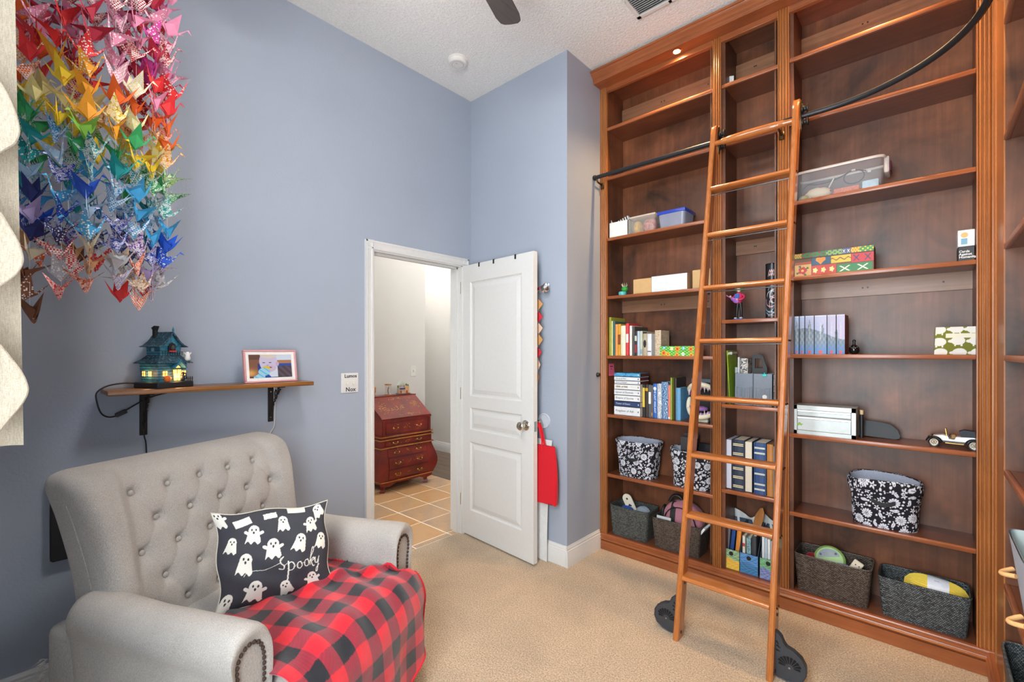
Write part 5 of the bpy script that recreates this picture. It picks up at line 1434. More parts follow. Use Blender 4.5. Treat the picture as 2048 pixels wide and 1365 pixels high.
basket('brown woven basket with a green gadget inside', -.526, -.192, YB0, YB1, ZB, .192, M_WICK2)
basket('large blue black woven basket with yellow yarn', -.172, .155, YB0, YB1, ZB, .182, M_WICK3)
basket('woven basket low in the right wall bookcase', XF2 - .012, .44, 2.06, 2.445, ZB, .215, M_WICK3)
def yarn(name, label, c, r, col, n=26, squash=(1, 1, 1), rough=.9):
    b = thing(name, label, 'yarn', c); rr = random.Random(len(label)); m = cloth('yarn_' + col, col, col, 300, rough, .3)
    MB().ball(c, [q * r * .93 for q in squash], 18, 12).build('core', m, b, 60)
    mb = MB()
    for k in range(n):
        ax = Vector((rr.gauss(0, 1), rr.gauss(0, 1), rr.gauss(0, 1))).normalized(); e1 = ax.orthogonal().normalized(); e2 = ax.cross(e1); off = rr.uniform(-.6, .6)
        q = math.sqrt(1 - off * off)
        mb.tube([Vector(c) + Vector([w * s for w, s in zip((ax * off + (e1 * math.cos(a * PI / 14) + e2 * math.sin(a * PI / 14)) * q) * r * .97, squash)]) for a in range(28)], r * .045, 4, closed=True)
    tag(mb.build('strands', m, b, 60), kind='stuff'); return b
yarn('yarn_ball', 'grey ball of yarn in the left woven basket', (-1.432, 2.915, .268), .052, '#8E99A4', 40)
yarn('yarn_ball', 'bright blue yarn in the left woven basket', (-1.548, 2.905, .268), .040, '#2A55B0', 22, (1.3, 1, .8))
tg_ = thing('wooden_tag', 'cream wooden tag with card suit cut-outs', 'tag', (-1.525, 2.935, .275), rot=(R(10), R(-22), 0))
M_TAGW = plain('#E6DEC8', .6, name='cream_wood')
pr = [(.034 * math.cos(a), .078 + .034 * math.sin(a)) for a in [PI * k / 10 for k in range(11)]] + [(-.034, -.05), (.034, -.05)]
MB().prism(pr, -.004, .004, 'y').xf(tg_.matrix_basis).build('tag_board', M_TAGW, tg_, 40, fixn=True)
for zz, r_ in ((.078, .009), (.030, .010), (-.012, .009)):
    mk = MB()
    for dx, dz in ((0, .4), (-.7, -.3), (.7, -.3)) if zz < .05 else ((0, 0),): mk.lathe([(0, 0), (r_ * (.62 if zz < .05 else .8), 0), (r_ * (.62 if zz < .05 else .8), .0008), (0, .0008)], (dx * r_, -.0052, zz + dz * r_), 12, 'y')
    mk.xf(tg_.matrix_basis).build('suit_mark', M_INK, tg_)
# pink backpack
bpk = thing('backpack', 'dusty pink backpack with a black strap in the basket', 'bag', (-1.165, 2.945, .12))
M_PK = cloth('dusty_pink_nylon', '#9A6270', '#B97C88', 400, .7, .2)
def pack(u, v):
    a = 2 * PI * u; x, y = sup(a, 3.5); t = v; k = (1 - clamp((t - .55) / .45) ** 2.4) ** .5 if t > .55 else 1
    return (-1.165 + x * .128 * max(k, .03), 2.945 + y * .062 * max(k, .25) + .01, .125 + t * .285)
MB().grid(pack, 48, 30, cu=True).build('pack_body', M_PK, bpk, 60)
MB().tube([(-1.165 + .106 * math.cos(PI * k / 20), 2.878, .22 + .16 * math.sin(PI * k / 20) ** .7) for k in range(21)], .0035, 6).build('zip_piping', M_BLACK, bpk, 60)
MB().grid(lambda u, v: (-1.232 + .034 * u, 2.8825 + .055 * v ** 5 - .003, .14 + .262 * v), 3, 16).build('strap', M_BLACK, bpk, 60)
MB().tube(spline([(-1.26, 2.95, .385), (-1.235, 2.955, .425), (-1.20, 2.96, .428), (-1.18, 2.965, .405)]), .011, 8).build('top_handle', M_BLACK, bpk, 60)
MB().ball((-1.295, 2.95, .26), (.020, .05, .10), 12, 9).build('side_pocket', M_BLACK, bpk, 60)
pp = thing('paper_sheets', 'loose white papers tucked into the pink bag basket', 'paper', (-1.06, 2.90, .2), rot=(0, R(32), 0))
MB().box(-.006, .006, -.05, .06, -.03, .115).xf(pp.matrix_basis).build('sheets', plain('#E8ECEE', .7, name='white_sheet'), pp)
pp = thing('plastic_sleeve', 'clear plastic sleeve along the basket front edge', 'sleeve', (-1.26, 2.855, .2), rot=(R(-6), 0, 0))
MB().box(-.05, .045, -.001, .001, 0, .106).xf(pp.matrix_basis).build('sleeve', plain('#C9CED2', .2, name='sleeve_plastic'), pp)
book('thin light blue book upright beside the pink bag', -.963, -.948, ZB, .285, 2.86, .15, '#6FB4D8', group='books behind the second basket')
book('slim yellow and blue folder against the stile', -.946, -.938, ZB, .20, 2.84, .17, '#C9B23A', group='books behind the second basket')
# brown basket contents
gd = thing('green_gadget', 'round green gadget with grey display in the basket', 'gadget', (-.375, 2.925, .275), rot=(R(-28), R(-14), R(8)))
GM = gd.matrix_basis; M_GRN = plain('#8DB062', .4, name='apple_green_plastic')
MB().lathe([(0, -.018), (.060, -.018), (.070, -.008), (.070, .008), (.060, .018), (0, .018)], (0, 0, 0), 32, 'y').xf(GM).build('shell', M_GRN, gd, 40)
MB().prism([(.050 * math.cos(a), .012 + .040 * math.sin(a)) for a in [PI * k / 14 for k in range(15)]], -.0195, -.017, 'y').xf(GM).build('face', plain('#6C7A84', .35, name='grey_face'), gd, fixn=True)
MB().box(-.022, .022, -.0205, -.019, .020, .036).xf(GM).build('display', plain('#4A5558', .2, name='lcd'), gd)
for sx in (-.034, .034): MB().lathe([(0, -.021), (.006, -.021), (.006, -.019), (0, -.019)], (sx, 0, .026), 10, 'y').xf(GM).build('button', M_BLACK, gd)
o = thing('red_cloth', 'crumpled red cloth at the left of the brown basket', 'cloth', (-.455, 2.93, .26)); MB().ball((-.455, 2.93, .262), (.032, .03, .026), 9, 6).build('cloth', cloth('red_cloth', '#7A1620', '#A82430', 300), o, 30)
o = thing('blue_cloth', 'folded pale blue cloth below the green gadget', 'cloth', (-.31, 2.90, .25)); MB().ball((-.315, 2.885, .262), (.048, .03, .024), 10, 7).build('cloth', cloth('blue_cloth', '#7C98C4', '#A4BCE0', 300), o, 40)
fc = thing('felt_toy', 'cream felt face toy with red collar in the basket', 'toy', (-.262, 2.885, .285), rot=(R(-15), R(28), 0)); FM_ = fc.matrix_basis
MB().rbox(-.022, .022, -.006, .006, -.02, .035, .004, 1).xf(FM_).build('head', plain('#E6D8BE', .8, name='felt_cream'), fc, 40)
for sx in (-.007, .009): MB().ball((sx, -.0065, .012), (.003, .0015, .003), 8, 5).xf(FM_).build('eye', M_BLACK, fc)
MB().rbox(.020, .050, -.008, .008, -.028, -.004, .004, 1).xf(FM_).build('collar', plain('#9A1E22', .8, name='felt_red'), fc, 40)
MB().rbox(.048, .078, -.005, .005, -.036, -.014, .003, 1).xf(FM_).build('foot', plain('#E6D8BE', .8, name='felt_cream'), fc, 40)
# yellow skein
ys = thing('yarn_skein', 'yellow yarn skein with a paper label in the basket', 'yarn', (.036, 2.922, .262), rot=(0, R(6), R(3))); YM = ys.matrix_basis
def sk(x): return .052 * (1 - abs(x / .112) ** 3.2) ** .5 if abs(x) < .112 else 0.0
M_YEL = cloth('yarn_yellow', '#D8B838', '#F0D860', 300, .9, .3)
MB().lathe([(sk(-.112 + .224 * k / 20) + .0005, -.112 + .224 * k / 20) for k in range(21)], (0, 0, 0), 24, 'x').xf(YM).build('core', M_YEL, ys, 60)
mb = MB()
for k in range(34):
    a0 = 2 * PI * k / 34; mb.tube([(-.110 + .220 * q / 14, (sk(-.110 + .220 * q / 14)) * math.cos(a0 + .5 * q / 14), sk(-.110 + .220 * q / 14) * math.sin(a0 + .5 * q / 14)) for q in range(15)], .0032, 4)
tag(mb.xf(YM).build('strands', M_YEL, ys, 60), kind='stuff')
MB().lathe([(sk(x) + .004, x) for x in (-.035, -.02, 0, .02, .04)], (0, 0, 0), 28, 'x').xf(YM).build('label_band', plain('#DFE3EA', .5, name='label_paper'), ys, 60)
MB().box(-.012, .006, -.028, -.012, .0475, .0500).xf(YM).build('print_block', plain('#9AA4B4', .6, name='label_grey'), ys)

# ---------------- boxes and tubs, upper left section
Z3, Z4 = SH[0][4], SH[0][3]
wb = thing('storage_box', 'small white open box with papers at the left end', 'box', (-1.575, 2.9, Z3))
mb = MB(); x0, x1, y0, y1, h = -1.648, -1.502, 2.834, 2.99, .108
for a in ((x0, x1, y0, y0 + .004, 0, h), (x0, x1, y1 - .004, y1, 0, h), (x0, x0 + .004, y0, y1, 0, h), (x1 - .004, x1, y0, y1, 0, h), (x0, x1, y0, y1, 0, .004)): mb.box(a[0], a[1], a[2], a[3], Z3 + a[4], Z3 + a[5])
mb.build('box_walls', plain('#DCE2DE', .5, name='white_box_card'), wb); MB().box(x0 + .012, x1 - .008, y0 - .0012, y0, Z3 + .012, Z3 + h - .012).build('front_panel', plain('#E4E8E4', .5, name='white_box_panel'), wb)
sp = thing('striped_bag', 'black and white striped paper bag sticking up from the white box', 'bag', (-1.545, 2.90, Z3 + .06), rot=(0, R(-18), 0))
for k in range(9): MB().box(-.040 + k * .009, -.031 + k * .009, -.012, .012, .02, .085).xf(sp.matrix_basis @ Matrix.Shear('XZ', 4, (.5, 0)) if False else sp.matrix_basis).build('stripe', M_INK if k % 2 else M_TRIM, sp)
o = thing('paper_tag', 'torn white paper tag poking out of the white box', 'paper', (-1.632, 2.87, Z3 + .06), rot=(0, R(-20), 0)); MB().poly([Vector(p) for p in ()] or [o.matrix_basis @ Vector(p) for p in ((-.012, 0, .03), (.012, 0, .03), (.010, .002, .085), (0, .004, .098), (-.014, .002, .075))]).build('tag_paper', plain('#E6E0DC', .7, name='tag_paper'), o)
def tub(label, x0, x1, y0, y1, z, h, lidcol, op, tint, rz=0, lidh=.016, name='plastic_tub'):
    b = thing(name, label, 'tub', ((x0 + x1) / 2, (y0 + y1) / 2, z), rz); M_ = b.matrix_basis; W, D = (x1 - x0) / 2, (y1 - y0) / 2
    def f(u, v):
        x, y = sup(2 * PI * u, 8); return (x * (W - .010 * (1 - v)), y * (D - .010 * (1 - v)), h * v)
    m = clear_plastic('clear_plastic_' + tint, tint, op)
    MB().grid(f, 64, 6, cu=True).grid(lambda u, v: (f(u, 0)[0] * v, f(u, 0)[1] * v, .001), 64, 1, cu=True).xf(M_).build('tub_wall', m, b, 50)
    if lidcol:
        MB().rbox(-W - .003, W + .003, -D - .003, D + .003, h, h + lidh, .005, 2).xf(M_).build('lid', plain(lidcol, .35, vary=.03), b, 40)
    return b
tub('clear tub full of yellow and red packets', -1.493, -1.310, 2.836, 2.98, Z3, .108, None, .30, '#D9D4CE')
MB_l = MB()
o = [x for x in C.objects if x.get('label') == 'clear tub full of yellow and red packets'][0]
MB().rbox(-1.496, -1.307, 2.833, 2.983, Z3 + .108, Z3 + .120, .005, 2).build('lid', clear_plastic('milky_lid', '#E8DCD0', .75), o, 40)
o = thing('snack_packet', 'yellow packet inside the clear tub', 'packet', (-1.455, 2.90, Z3)); MB().ball((-1.456, 2.90, Z3 + .052), (.030, .050, .048), 14, 9).build('bag', plain('#D2A83A', .4, name='yellow_foil', vary=.3), o, 60)
o = thing('snack_packet', 'red and pink packet inside the clear tub', 'packet', (-1.37, 2.90, Z3)); MB().ball((-1.370, 2.90, Z3 + .054), (.048, .052, .050), 16, 10).build('bag', patterned('red_foil', '#A83A44', '#D8907E', 24, 'noise', '#7A2A34'), o, 60)
tub('clear tub with a blue lid on the left section', -1.298, -1.118, 2.848, 3.02, Z3, .095, '#2C46B4', .62, '#B4BACB', R(0), .022)
# cardboard boxes
Kr = plain('#CDA873', .75, name='kraft_card', vary=.05)
o = thing('cardboard_box', 'small plain kraft cardboard box left of the white one', 'box', (-1.40, 2.9, Z4)); MB().rbox(-1.467, -1.338, 2.842, 2.985, Z4, Z4 + .101, .002, 1).build('box_body', Kr, o, 40); MB().box(-1.4675, -1.3375, 2.91, 2.9115, Z4 + .1005, Z4 + .1015).build('seam', plain('#A98450', .8, name='kraft_seam'), o)
o = thing('cardboard_box', 'long white cardboard box with kraft end', 'box', (-1.22, 2.9, Z4)); MB().box(-1.336, -1.102, 2.842, 2.97, Z4, Z4 + .105).build('box_body', plain('#DDE1E2', .6, name='white_card'), o); MB().box(-1.1021, -1.1005, 2.8425, 2.9695, Z4 + .0005, Z4 + .1045).build('end_flap', plain('#A78C6C', .8, name='kraft_end'), o); MB().box(-1.336, -1.102, 2.842, 2.90, Z4 + .105, Z4 + .1062).build('lid_flap', plain('#D2D6D8', .6, name='white_card_flap'), o)
o = thing('cardboard_box', 'pale kraft box behind the ladder rail', 'box', (-1.0, 2.95, Z4)); MB().rbox(-1.085, -.944, 2.885, 3.02, Z4, Z4 + .124, .002, 1).build('box_body', Kr, o, 40)
o = thing('planter', 'small turquoise planter with a round green cactus', 'planter', (-1.565, 2.88, Z4))
MB().lathe([(.014, 0), (.024, .004), (.028, .018), (.026, .030), (.022, .032), (.020, .028), (0, .026)], (-1.568, 2.88, Z4), 16).build('pot', plain('#5CC4C4', .4, name='turquoise_glaze'), o, 40)
MB().ball((-1.553, 2.885, Z4 + .048), (.024, .022, .022), 14, 9).build('cactus', plain('#2F9A3A', .6, name='cactus_green', vary=.3), o, 60)
rr = random.Random(2)
for k in range(9):
    a = rr.uniform(0, 6.28); MB().tube([(-1.555 + .012 * math.cos(a), 2.885 + .012 * math.sin(a), Z4 + .064), (-1.556 + .022 * math.cos(a), 2.885 + .02 * math.sin(a), Z4 + .086 + rr.uniform(-.006, .006))], [.0025, .0008], 5).build('sprig', plain('#C9BCA8', .7, name='dry_sprig'), o)
o = thing('cable_end', 'short black cable end beside the kraft box', 'cable', (-1.50, 2.85, Z4)); MB().tube(spline([(-1.53, 2.86, Z4 + .004), (-1.505, 2.845, Z4 + .005), (-1.475, 2.832, Z4 + .004)]), .0035, 6).build('cable', M_CORD, o, 60)

# ---------------- middle section
ZM = SH[1]
o = thing('greeting_card', 'white card standing on the top shelf of the middle section', 'card', (-.868, 2.90, ZM[5]), rotz=R(28)); CMx = o.matrix_basis
MB().box(-.022, .022, -.001, .001, 0, .085).xf(CMx).build('card_front', plain('#DDE2DE', .6, name='card_white'), o); MB().box(-.022, .022, -.001, .001, 0, .080).xf(CMx @ Matrix.Translation((0, .018, 0)) @ Matrix.Rotation(R(10), 4, 'X')).build('card_back', plain('#9FA8A6', .6, name='card_grey'), o)
# figurine of a guitarist
fg = thing('figurine', 'toy guitarist figurine with green hair and pink jacket', 'figurine', (-.806, 2.865, ZM[2]), R(-15)); FG = fg.matrix_basis
MB().rbox(-.028, .028, -.018, .018, 0, .007, .003, 1).xf(FG).build('base', plain('#2F6FC0', .4, name='blue_base'), fg, 40)
bm = bmesh.new()
for sx in (-1, 1):
    MB().tube([(sx * .016, -.004, .007), (sx * .015, 0, .012), (sx * .013, 0, .055), (sx * .008, 0, .100)], [.007, .0065, .008, .010], 10).xf(FG).build('leg', M_BLACK, fg, 60)
    MB().ball((sx * .016, -.008, .011), (.008, .013, .005), 10, 6).xf(FG).build('shoe', plain('#C9CDD2', .5, name='grey_shoe'), fg, 60)
bm.free()
MB().lathe([(.012, .095), (.018, .105), (.019, .125), (.022, .148), (.012, .158), (.006, .162)], (0, 0, 0), 14).xf(FG).build('jacket', plain('#C8305E', .5, name='pink_jacket'), fg, 60)
MB().prism([(-.011, .118), (.011, .118), (.013, .152), (-.013, .152)], -.0225, -.017, 'y').xf(FG).build('shirt', plain('#3A6FC0', .5, name='blue_shirt'), fg, fixn=True)
for sx, pts in ((1, [(.020, 0, .148), (.034, -.004, .132), (.028, -.020, .118), (.006, -.028, .118)]), (-1, [(-.020, 0, .148), (-.032, -.008, .134), (-.038, -.026, .138)])):
    MB().tube(spline(pts), .0062, 8).xf(FG).build('arm', plain('#C8305E', .5, name='pink_jacket'), fg, 60); MB().ball(pts[-1], .0065, 10, 7).xf(FG).build('hand', plain('#D9C6B8', .6, name='pale_resin'), fg, 60)
MB().ball((0, -.002, .178), (.012, .012, .016), 14, 10).xf(FG).build('head', plain('#D9C6B8', .6, name='pale_resin'), fg, 60)
hr = MB(); hr.ball((-.015, .002, .182), (.012, .012, .016), 10, 8); hr.ball((.015, .002, .182), (.012, .012, .016), 10, 8); hr.ball((0, .006, .192), (.014, .012, .008), 10, 8); hr.xf(FG).build('hair', plain('#1F7A3A', .7, name='green_hair'), fg, 60)
gt = MB(); gm_ = frame_m((-.004, -.030, .112), (-.8, -.15, .55), (.5, 0, .8))
gt.ball((0, 0, 0), (.020, .015, .005), 14, 8, m=gm_); gt.ball((.018, 0, 0), (.014, .011, .005), 12, 8, m=gm_); gt.xf(FG).build('guitar_body', plain('#9A5EB4', .4, name='purple_guitar'), fg, 60)
MB().box(.02, .066, -.0025, .0025, -.002, .002, m=gm_).box(.064, .078, -.005, .005, -.002, .002, m=gm_).xf(FG).build('guitar_neck', plain('#B06AA0', .4, name='violet_neck'), fg)
# printed tin
def stroke(P_, u, v, w):
    for (ax, ay), (bx, by) in zip(P_, P_[1:]):
        L2 = (bx - ax) ** 2 + (by - ay) ** 2 + 1e-12; t = clamp(((u - ax) * (bx - ax) + (v - ay) * (by - ay)) / L2)
        if (u - ax - t * (bx - ax)) ** 2 + (v - ay - t * (by - ay)) ** 2 < w * w: return True
    return False
rs = random.Random(5); SCR = []
for row, (cx, cy, n) in enumerate(((.30, .86, 7), (.28, .80, 6))):
    p = []
    for k in range(n): p += [(cx - .12 + k * .045, cy - .022 + .03 * k * .4 / n), (cx - .10 + k * .045, cy + .028 + .03 * k * .4 / n)]
    SCR.append((p, .006))
for k in range(16):
    a = rs.uniform(0, 6.28); cx, cy = .27 + rs.uniform(-.08, .08), .33 + rs.uniform(-.12, .14)
    SCR.append(([(cx + .16 * math.cos(a + q * .5) * (1 - .05 * q), cy + .14 * math.sin(a + q * .5)) for q in range(6)], .006))
def tin_col(t, u):
    v = t; u2 = (u * 1.0 + .0) % 1.0
    for i, (p, w) in enumerate(SCR):
        if stroke(p, u2, v, w): return lin('#E3B6B2') if i < 2 else (lin('#D8A6A8'), lin('#8FA6B4'), lin('#C9C6CA'))[i % 3]
    if .60 < v < .66 and .12 < u2 < .45 and math.sin(u2 * 70) > -.2: return lin('#C98A96')
    return lin('#1B1D22')
tn = thing('tin_canister', 'tall black tin canister with pink script and line drawings', 'canister', (-.640, 2.895, ZM[2]), R(-172)); TM = tn.matrix_basis
H_ = .308
MB().grid(lambda u, v: (.0335 * math.cos(2 * PI * u), .0335 * math.sin(2 * PI * u), H_ * v), 120, 150, lambda u, v: tin_col(v, u), cu=True).xf(TM).build('tin_body', attr_mat('printed_tin', .3), tn, 60)
MB().lathe([(0, H_ + .004), (.031, H_ + .004), (.0342, H_ + .002), (.0342, H_ - .006)], (0, 0, 0), 32).xf(TM).build('lid', plain('#2A2C30', .25, .6, name='dark_lid'), tn, 40)
lt = text_mesh('PEOPLE', .012, Matrix.Identity(4), bold=.0002)
for i, (x, y, z) in enumerate(lt.v):
    a = 2 * PI * .25 + x / .0336; lt.v[i] = (.0337 * math.cos(a), .0337 * math.sin(a), .016 + y)
lt.xf(TM).build('lettering', plain('#D8C8C4', .5, name='tin_ink'), tn)
# organiser shelf
Z_ = ZM[1]
G3 = 'papers and notebooks in the middle section'
book('olive notebook pad at the left of the middle shelf', -.886, -.868, Z_, .265, 2.86, .14, '#8E8A5A', group=G3, page='#C9BE96')
book('thin green notebook behind the clipboard', -.867, -.861, Z_, .255, 2.87, .14, '#55702C', group=G3)
cb = thing('clipboard', 'bright green clipboard leaning upright with chrome clip', 'clipboard', (-.850, 2.93, Z_), rot=(0, R(-3), 0)); KB = cb.matrix_basis
MB().rbox(-.003, .003, -.09, .09, 0, .315, .0025, 1).xf(KB).build('board', plain('#93B52C', .4, name='lime_board'), cb, 40)
MB().tube([(.010, -.045, .298), (.010, .045, .298)], .009, 10).xf(KB).build('clip', M_CHROME, cb, 60)
book('pale grey folder beside the green clipboard', -.838, -.825, Z_, .215, 2.90, .12, '#AEB8BC', group=G3)
book('silver spined notebook standing in the organiser', -.822, -.812, Z_ + .02, .255, 2.895, .11, '#D5D8DA', group=G3)
book('black and white patterned notebook in the organiser', -.810, -.770, Z_ + .02, .248, 2.905, .11, '#222', group=G3, mat_=patterned('bw_abstract', '#1E1E20', '#E2E0DA', 60, 'noise', '#1E1E20'))
og = thing('desk_organizer', 'grey felt organizer with two gathered pockets', 'organizer', (-.72, 2.9, Z_))
M_FELT = cloth('grey_felt', '#6E7884', '#8D97A3', 500, .9, .2)
MB().box(-.826, -.626, 2.845, 2.849, Z_, Z_ + .182).box(-.826, -.626, 2.985, 2.989, Z_, Z_ + .182).box(-.826, -.822, 2.845, 2.989, Z_, Z_ + .182).box(-.630, -.626, 2.845, 2.989, Z_, Z_ + .182).box(-.826, -.626, 2.845, 2.989, Z_, Z_ + .004).build('organizer_body', M_FELT, og)
for x0, x1 in ((-.823, -.730), (-.722, -.629)):
    MB().grid(lambda u, v: (lerp(x0, x1, u), 2.844 - (.020 * math.sin(u * PI) ** .5 * (1 - .5 * v) + .0025 * math.sin(u * 46)) * (1 - .0 * v), Z_ + .002 + .105 * v - .010 * math.sin(u * PI) * v), 40, 8).build('pocket', M_FELT, og, 60)
MB().box(-.728, -.724, 2.838, 2.846, Z_, Z_ + .184).build('divider', plain('#5A636E', .8, name='felt_edge'), og)
MB().tube([(-.668, 2.845, Z_ + .178), (-.668, 2.845, Z_ + .19)], .003, 6).rbox(-.680, -.656, 2.840, 2.852, Z_ + .168, Z_ + .182, .002, 1).build('teal_clip', plain('#2FB8B4', .4, name='teal_plastic'), og, 40)
MB().lathe([(0, 0), (.012, 0), (.012, .001), (0, .001)], (-.662, 2.8235, Z_ + .055), 16, 'y').build('round_tag', M_TRIM, og)
hd = thing('handled_case', 'black tool with a loop handle behind the organizer', 'tool', (-.72, 2.93, Z_ + .01), rot=(R(-4), 0, 0)); HD = hd.matrix_basis
out = [(-.032, 0), (.048, 0), (.048, .17), (.020, .272), (.010, .282), (-.028, .282), (-.034, .274)]
inn = [(-.020, .205), (.022, .205), (.012, .258), (-.020, .258)]
mb = MB()
mb.prism([(-.034, .0), (.048, .0), (.044, .200), (-.034, .200)], -.007, .007, 'y'); mb.prism([(-.034, .2), (-.020, .2), (-.020, .262), (-.030, .282), (-.034, .274)], -.007, .007, 'y'); mb.prism([(.024, .2), (.044, .2), (.022, .270), (.010, .282), (.010, .262)], -.007, .007, 'y'); mb.prism([(-.030, .282), (-.020, .258), (.012, .258), (.012, .282)], -.007, .007, 'y')
mb.xf(HD).build('handle', M_BLACK, hd, fixn=True)
book('black and white speckled notebook right of the organizer', -.623, -.606, Z_, .178, 2.85, .13, '#222', group=G3, mat_=patterned('composition_speckle', '#1E1E20', '#C9C6C2', 120, 'noise', '#1E1E20'))
# bound volumes
Z_ = ZM[0]; G4 = 'bound volumes on the low middle shelf'; GB = '#DCD2A8'
book('thick book with pale page edges facing out, leftmost volume', -.886, -.839, Z_, .292, 2.842, .17, '#4A443E', page='#C9CAD8', group=G4, foredge=True)
book('dark navy volume with gold ruled bands', -.836, -.772, Z_, .294, 2.842, .17, '#27344A', group=G4, bands=[(f, .005, GB) for f in (.06, .09, .24, .27, .41, .44, .70, .73, .88, .91)])
book('dark volume with cream page edges facing out', -.770, -.729, Z_, .292, 2.842, .17, '#23262E', page='#D9D2C0', group=G4, foredge=True)
book('mid blue volume with silver spine labels', -.722, -.660, Z_, .292, 2.842, .17, '#2E4C7C', group=G4, bands=[(f, .010, '#C4C8BC') for f in (.08, .18, .38, .78, .88)])
book('tan brown volume near the ladder rail', -.655, -.624, Z_, .290, 2.842, .17, '#B4793A', group=G4, page='#8A6A4A')
book('slim grey volume at the right end', -.622, -.606, Z_, .282, 2.842, .17, '#8E8E8C', group=G4)
# magazine files with painterly fronts
def daub(cols, fx, fy, horizon):
    def f(u, v):
        n = math.sin(u * fx + 3 * math.sin(v * 7)) * math.sin(v * fy + 2 * math.sin(u * 5)); m_ = math.sin(u * fx * 2.3 + v * fy * 1.7)
        c = cols[0] if v < horizon + .06 * math.sin(u * 6) else cols[2]
        d = cols[1] if v < horizon + .06 * math.sin(u * 6) else cols[3]
        return mixc(lin(c), lin(d), clamp(.5 + .45 * n + .25 * m_))
    return f
FILES = [(-.886, -.798, daub(('#D9A52E', '#E8C458', '#5E8A5C', '#A9C8A4'), 14, 40, .52), 'magazine file painted with a golden field and green sky'),
         (-.794, -.700, daub(('#2A5E96', '#4F8FB8', '#2F6FC0', '#6FA6D2'), 16, 44, .5), 'magazine file painted with blue swirling strokes'),
         (-.690, -.606, daub(('#5A5AA8', '#8FA6C4', '#4E9A62', '#8FC49A'), 18, 38, .5), 'magazine file painted with green leaves and violet blooms')]
for x0, x1, fn, lab in FILES:
    b = thing('magazine_file', lab, 'magazine file', ((x0 + x1) / 2, 2.92, ZB), 0, 'painterly magazine files')
    MB().box(x0, x1, 2.8395, 2.842, ZB, ZB + .112).box(x0, x1, 3.0, 3.003, ZB, ZB + .26).prism([(2.842, ZB), (3.0, ZB), (3.0, ZB + .26), (2.95, ZB + .255), (2.842, ZB + .112)], x0, x0 + .0025, 'x').prism([(2.842, ZB), (3.0, ZB), (3.0, ZB + .26), (2.95, ZB + .255), (2.842, ZB + .112)], x1 - .0025, x1, 'x').build('file_body', plain('#2E3E50', .6, name='file_card'), b, fixn=True)
    MB().grid(lambda u, v: (lerp(x0, x1, u), 2.839, lerp(ZB, ZB + .112, v)), 60, 60, fn).build('file_front', attr_mat('printed_card', .5), b)
    MB().lathe([(.010, 0), (.012, 0), (.012, .0012), (.010, .0012)], ((x0 + x1) / 2, 2.837, ZB + .09), 18, 'y').lathe([(0, .0007), (.010, .0007)], ((x0 + x1) / 2, 2.837, ZB + .09), 18, 'y').build('finger_hole', M_NIGHT, b)
G5 = 'books in the magazine files'
book('navy journal leaning in the left magazine file', -.868, -.850, ZB + .004, .215, 2.875, .11, '#24488A', group=G5, lean=R(6))
book('grey folder at the far left of the files', -.884, -.872, ZB + .004, .235, 2.875, .11, '#6A7078', group=G5, lean=R(4))
book('orange covered workbook in the left magazine file', -.836, -.814, ZB + .004, .238, 2.87, .11, '#D98A34', group=G5, lean=R(5))
book('white and red spined booklet in the middle file', -.786, -.772, ZB + .004, .20, 2.86, .12, '#D9D6C8', group=G5, bands=[(.70, .018, '#B8343C')])
book('teal patterned book in the middle file', -.764, -.742, ZB + .004, .195, 2.86, .12, '#3E6E7E', group=G5, mat_=patterned('teal_speckle', '#3A6A7A', '#9FC0C4', 90, 'noise', '#2A5060'))
book('charcoal notebook in the middle file', -.736, -.714, ZB + .004, .21, 2.86, .12, '#3A3E46', group=G5)
for k in range(5): book(['white magazine, first in the right file', 'pale blue magazine, second in the right file', 'white magazine, middle of the right file', 'grey magazine, fourth in the right file', 'cream magazine, last in the right file'][k], -.684 + k * .0145, -.672 + k * .0145, ZB + .004, .222 - .004 * k, 2.86, .12, ['#D9DEE2', '#B4C6D4', '#E2E4E4', '#A9AEB4', '#DAD6CA'][k], group=G5)
o = thing('wooden_paddle', 'orange brown wooden paddle sticking up behind the files', 'paddle', (-.80, 2.965, ZB), rot=(0, R(14), 0)); MB().prism([(-.016, 0), (.016, 0), (.026, .30), (.020, .345), (.008, .37), (-.006, .362), (-.020, .31)], -.004, .004, 'y').xf(o.matrix_basis).build('blade', wood('paddle_wood', '#8A5222', '#C88A48', 'z', 1.2, .4), o, fixn=True)
o = thing('crumpled_sheet', 'white crumpled paper sheets behind the magazine files', 'paper', (-.70, 3.01, ZB))
MB().grid(lambda u, v: (lerp(-.88, -.61, u), 3.010 + .012 * math.sin(u * 19 + v * 3), ZB + lerp(.02, .29 + .020 * math.sin(u * 11 + 1), v)), 30, 12).build('sheet', plain('#C6CBCB', .6, name='grey_sheet'), o, 60)

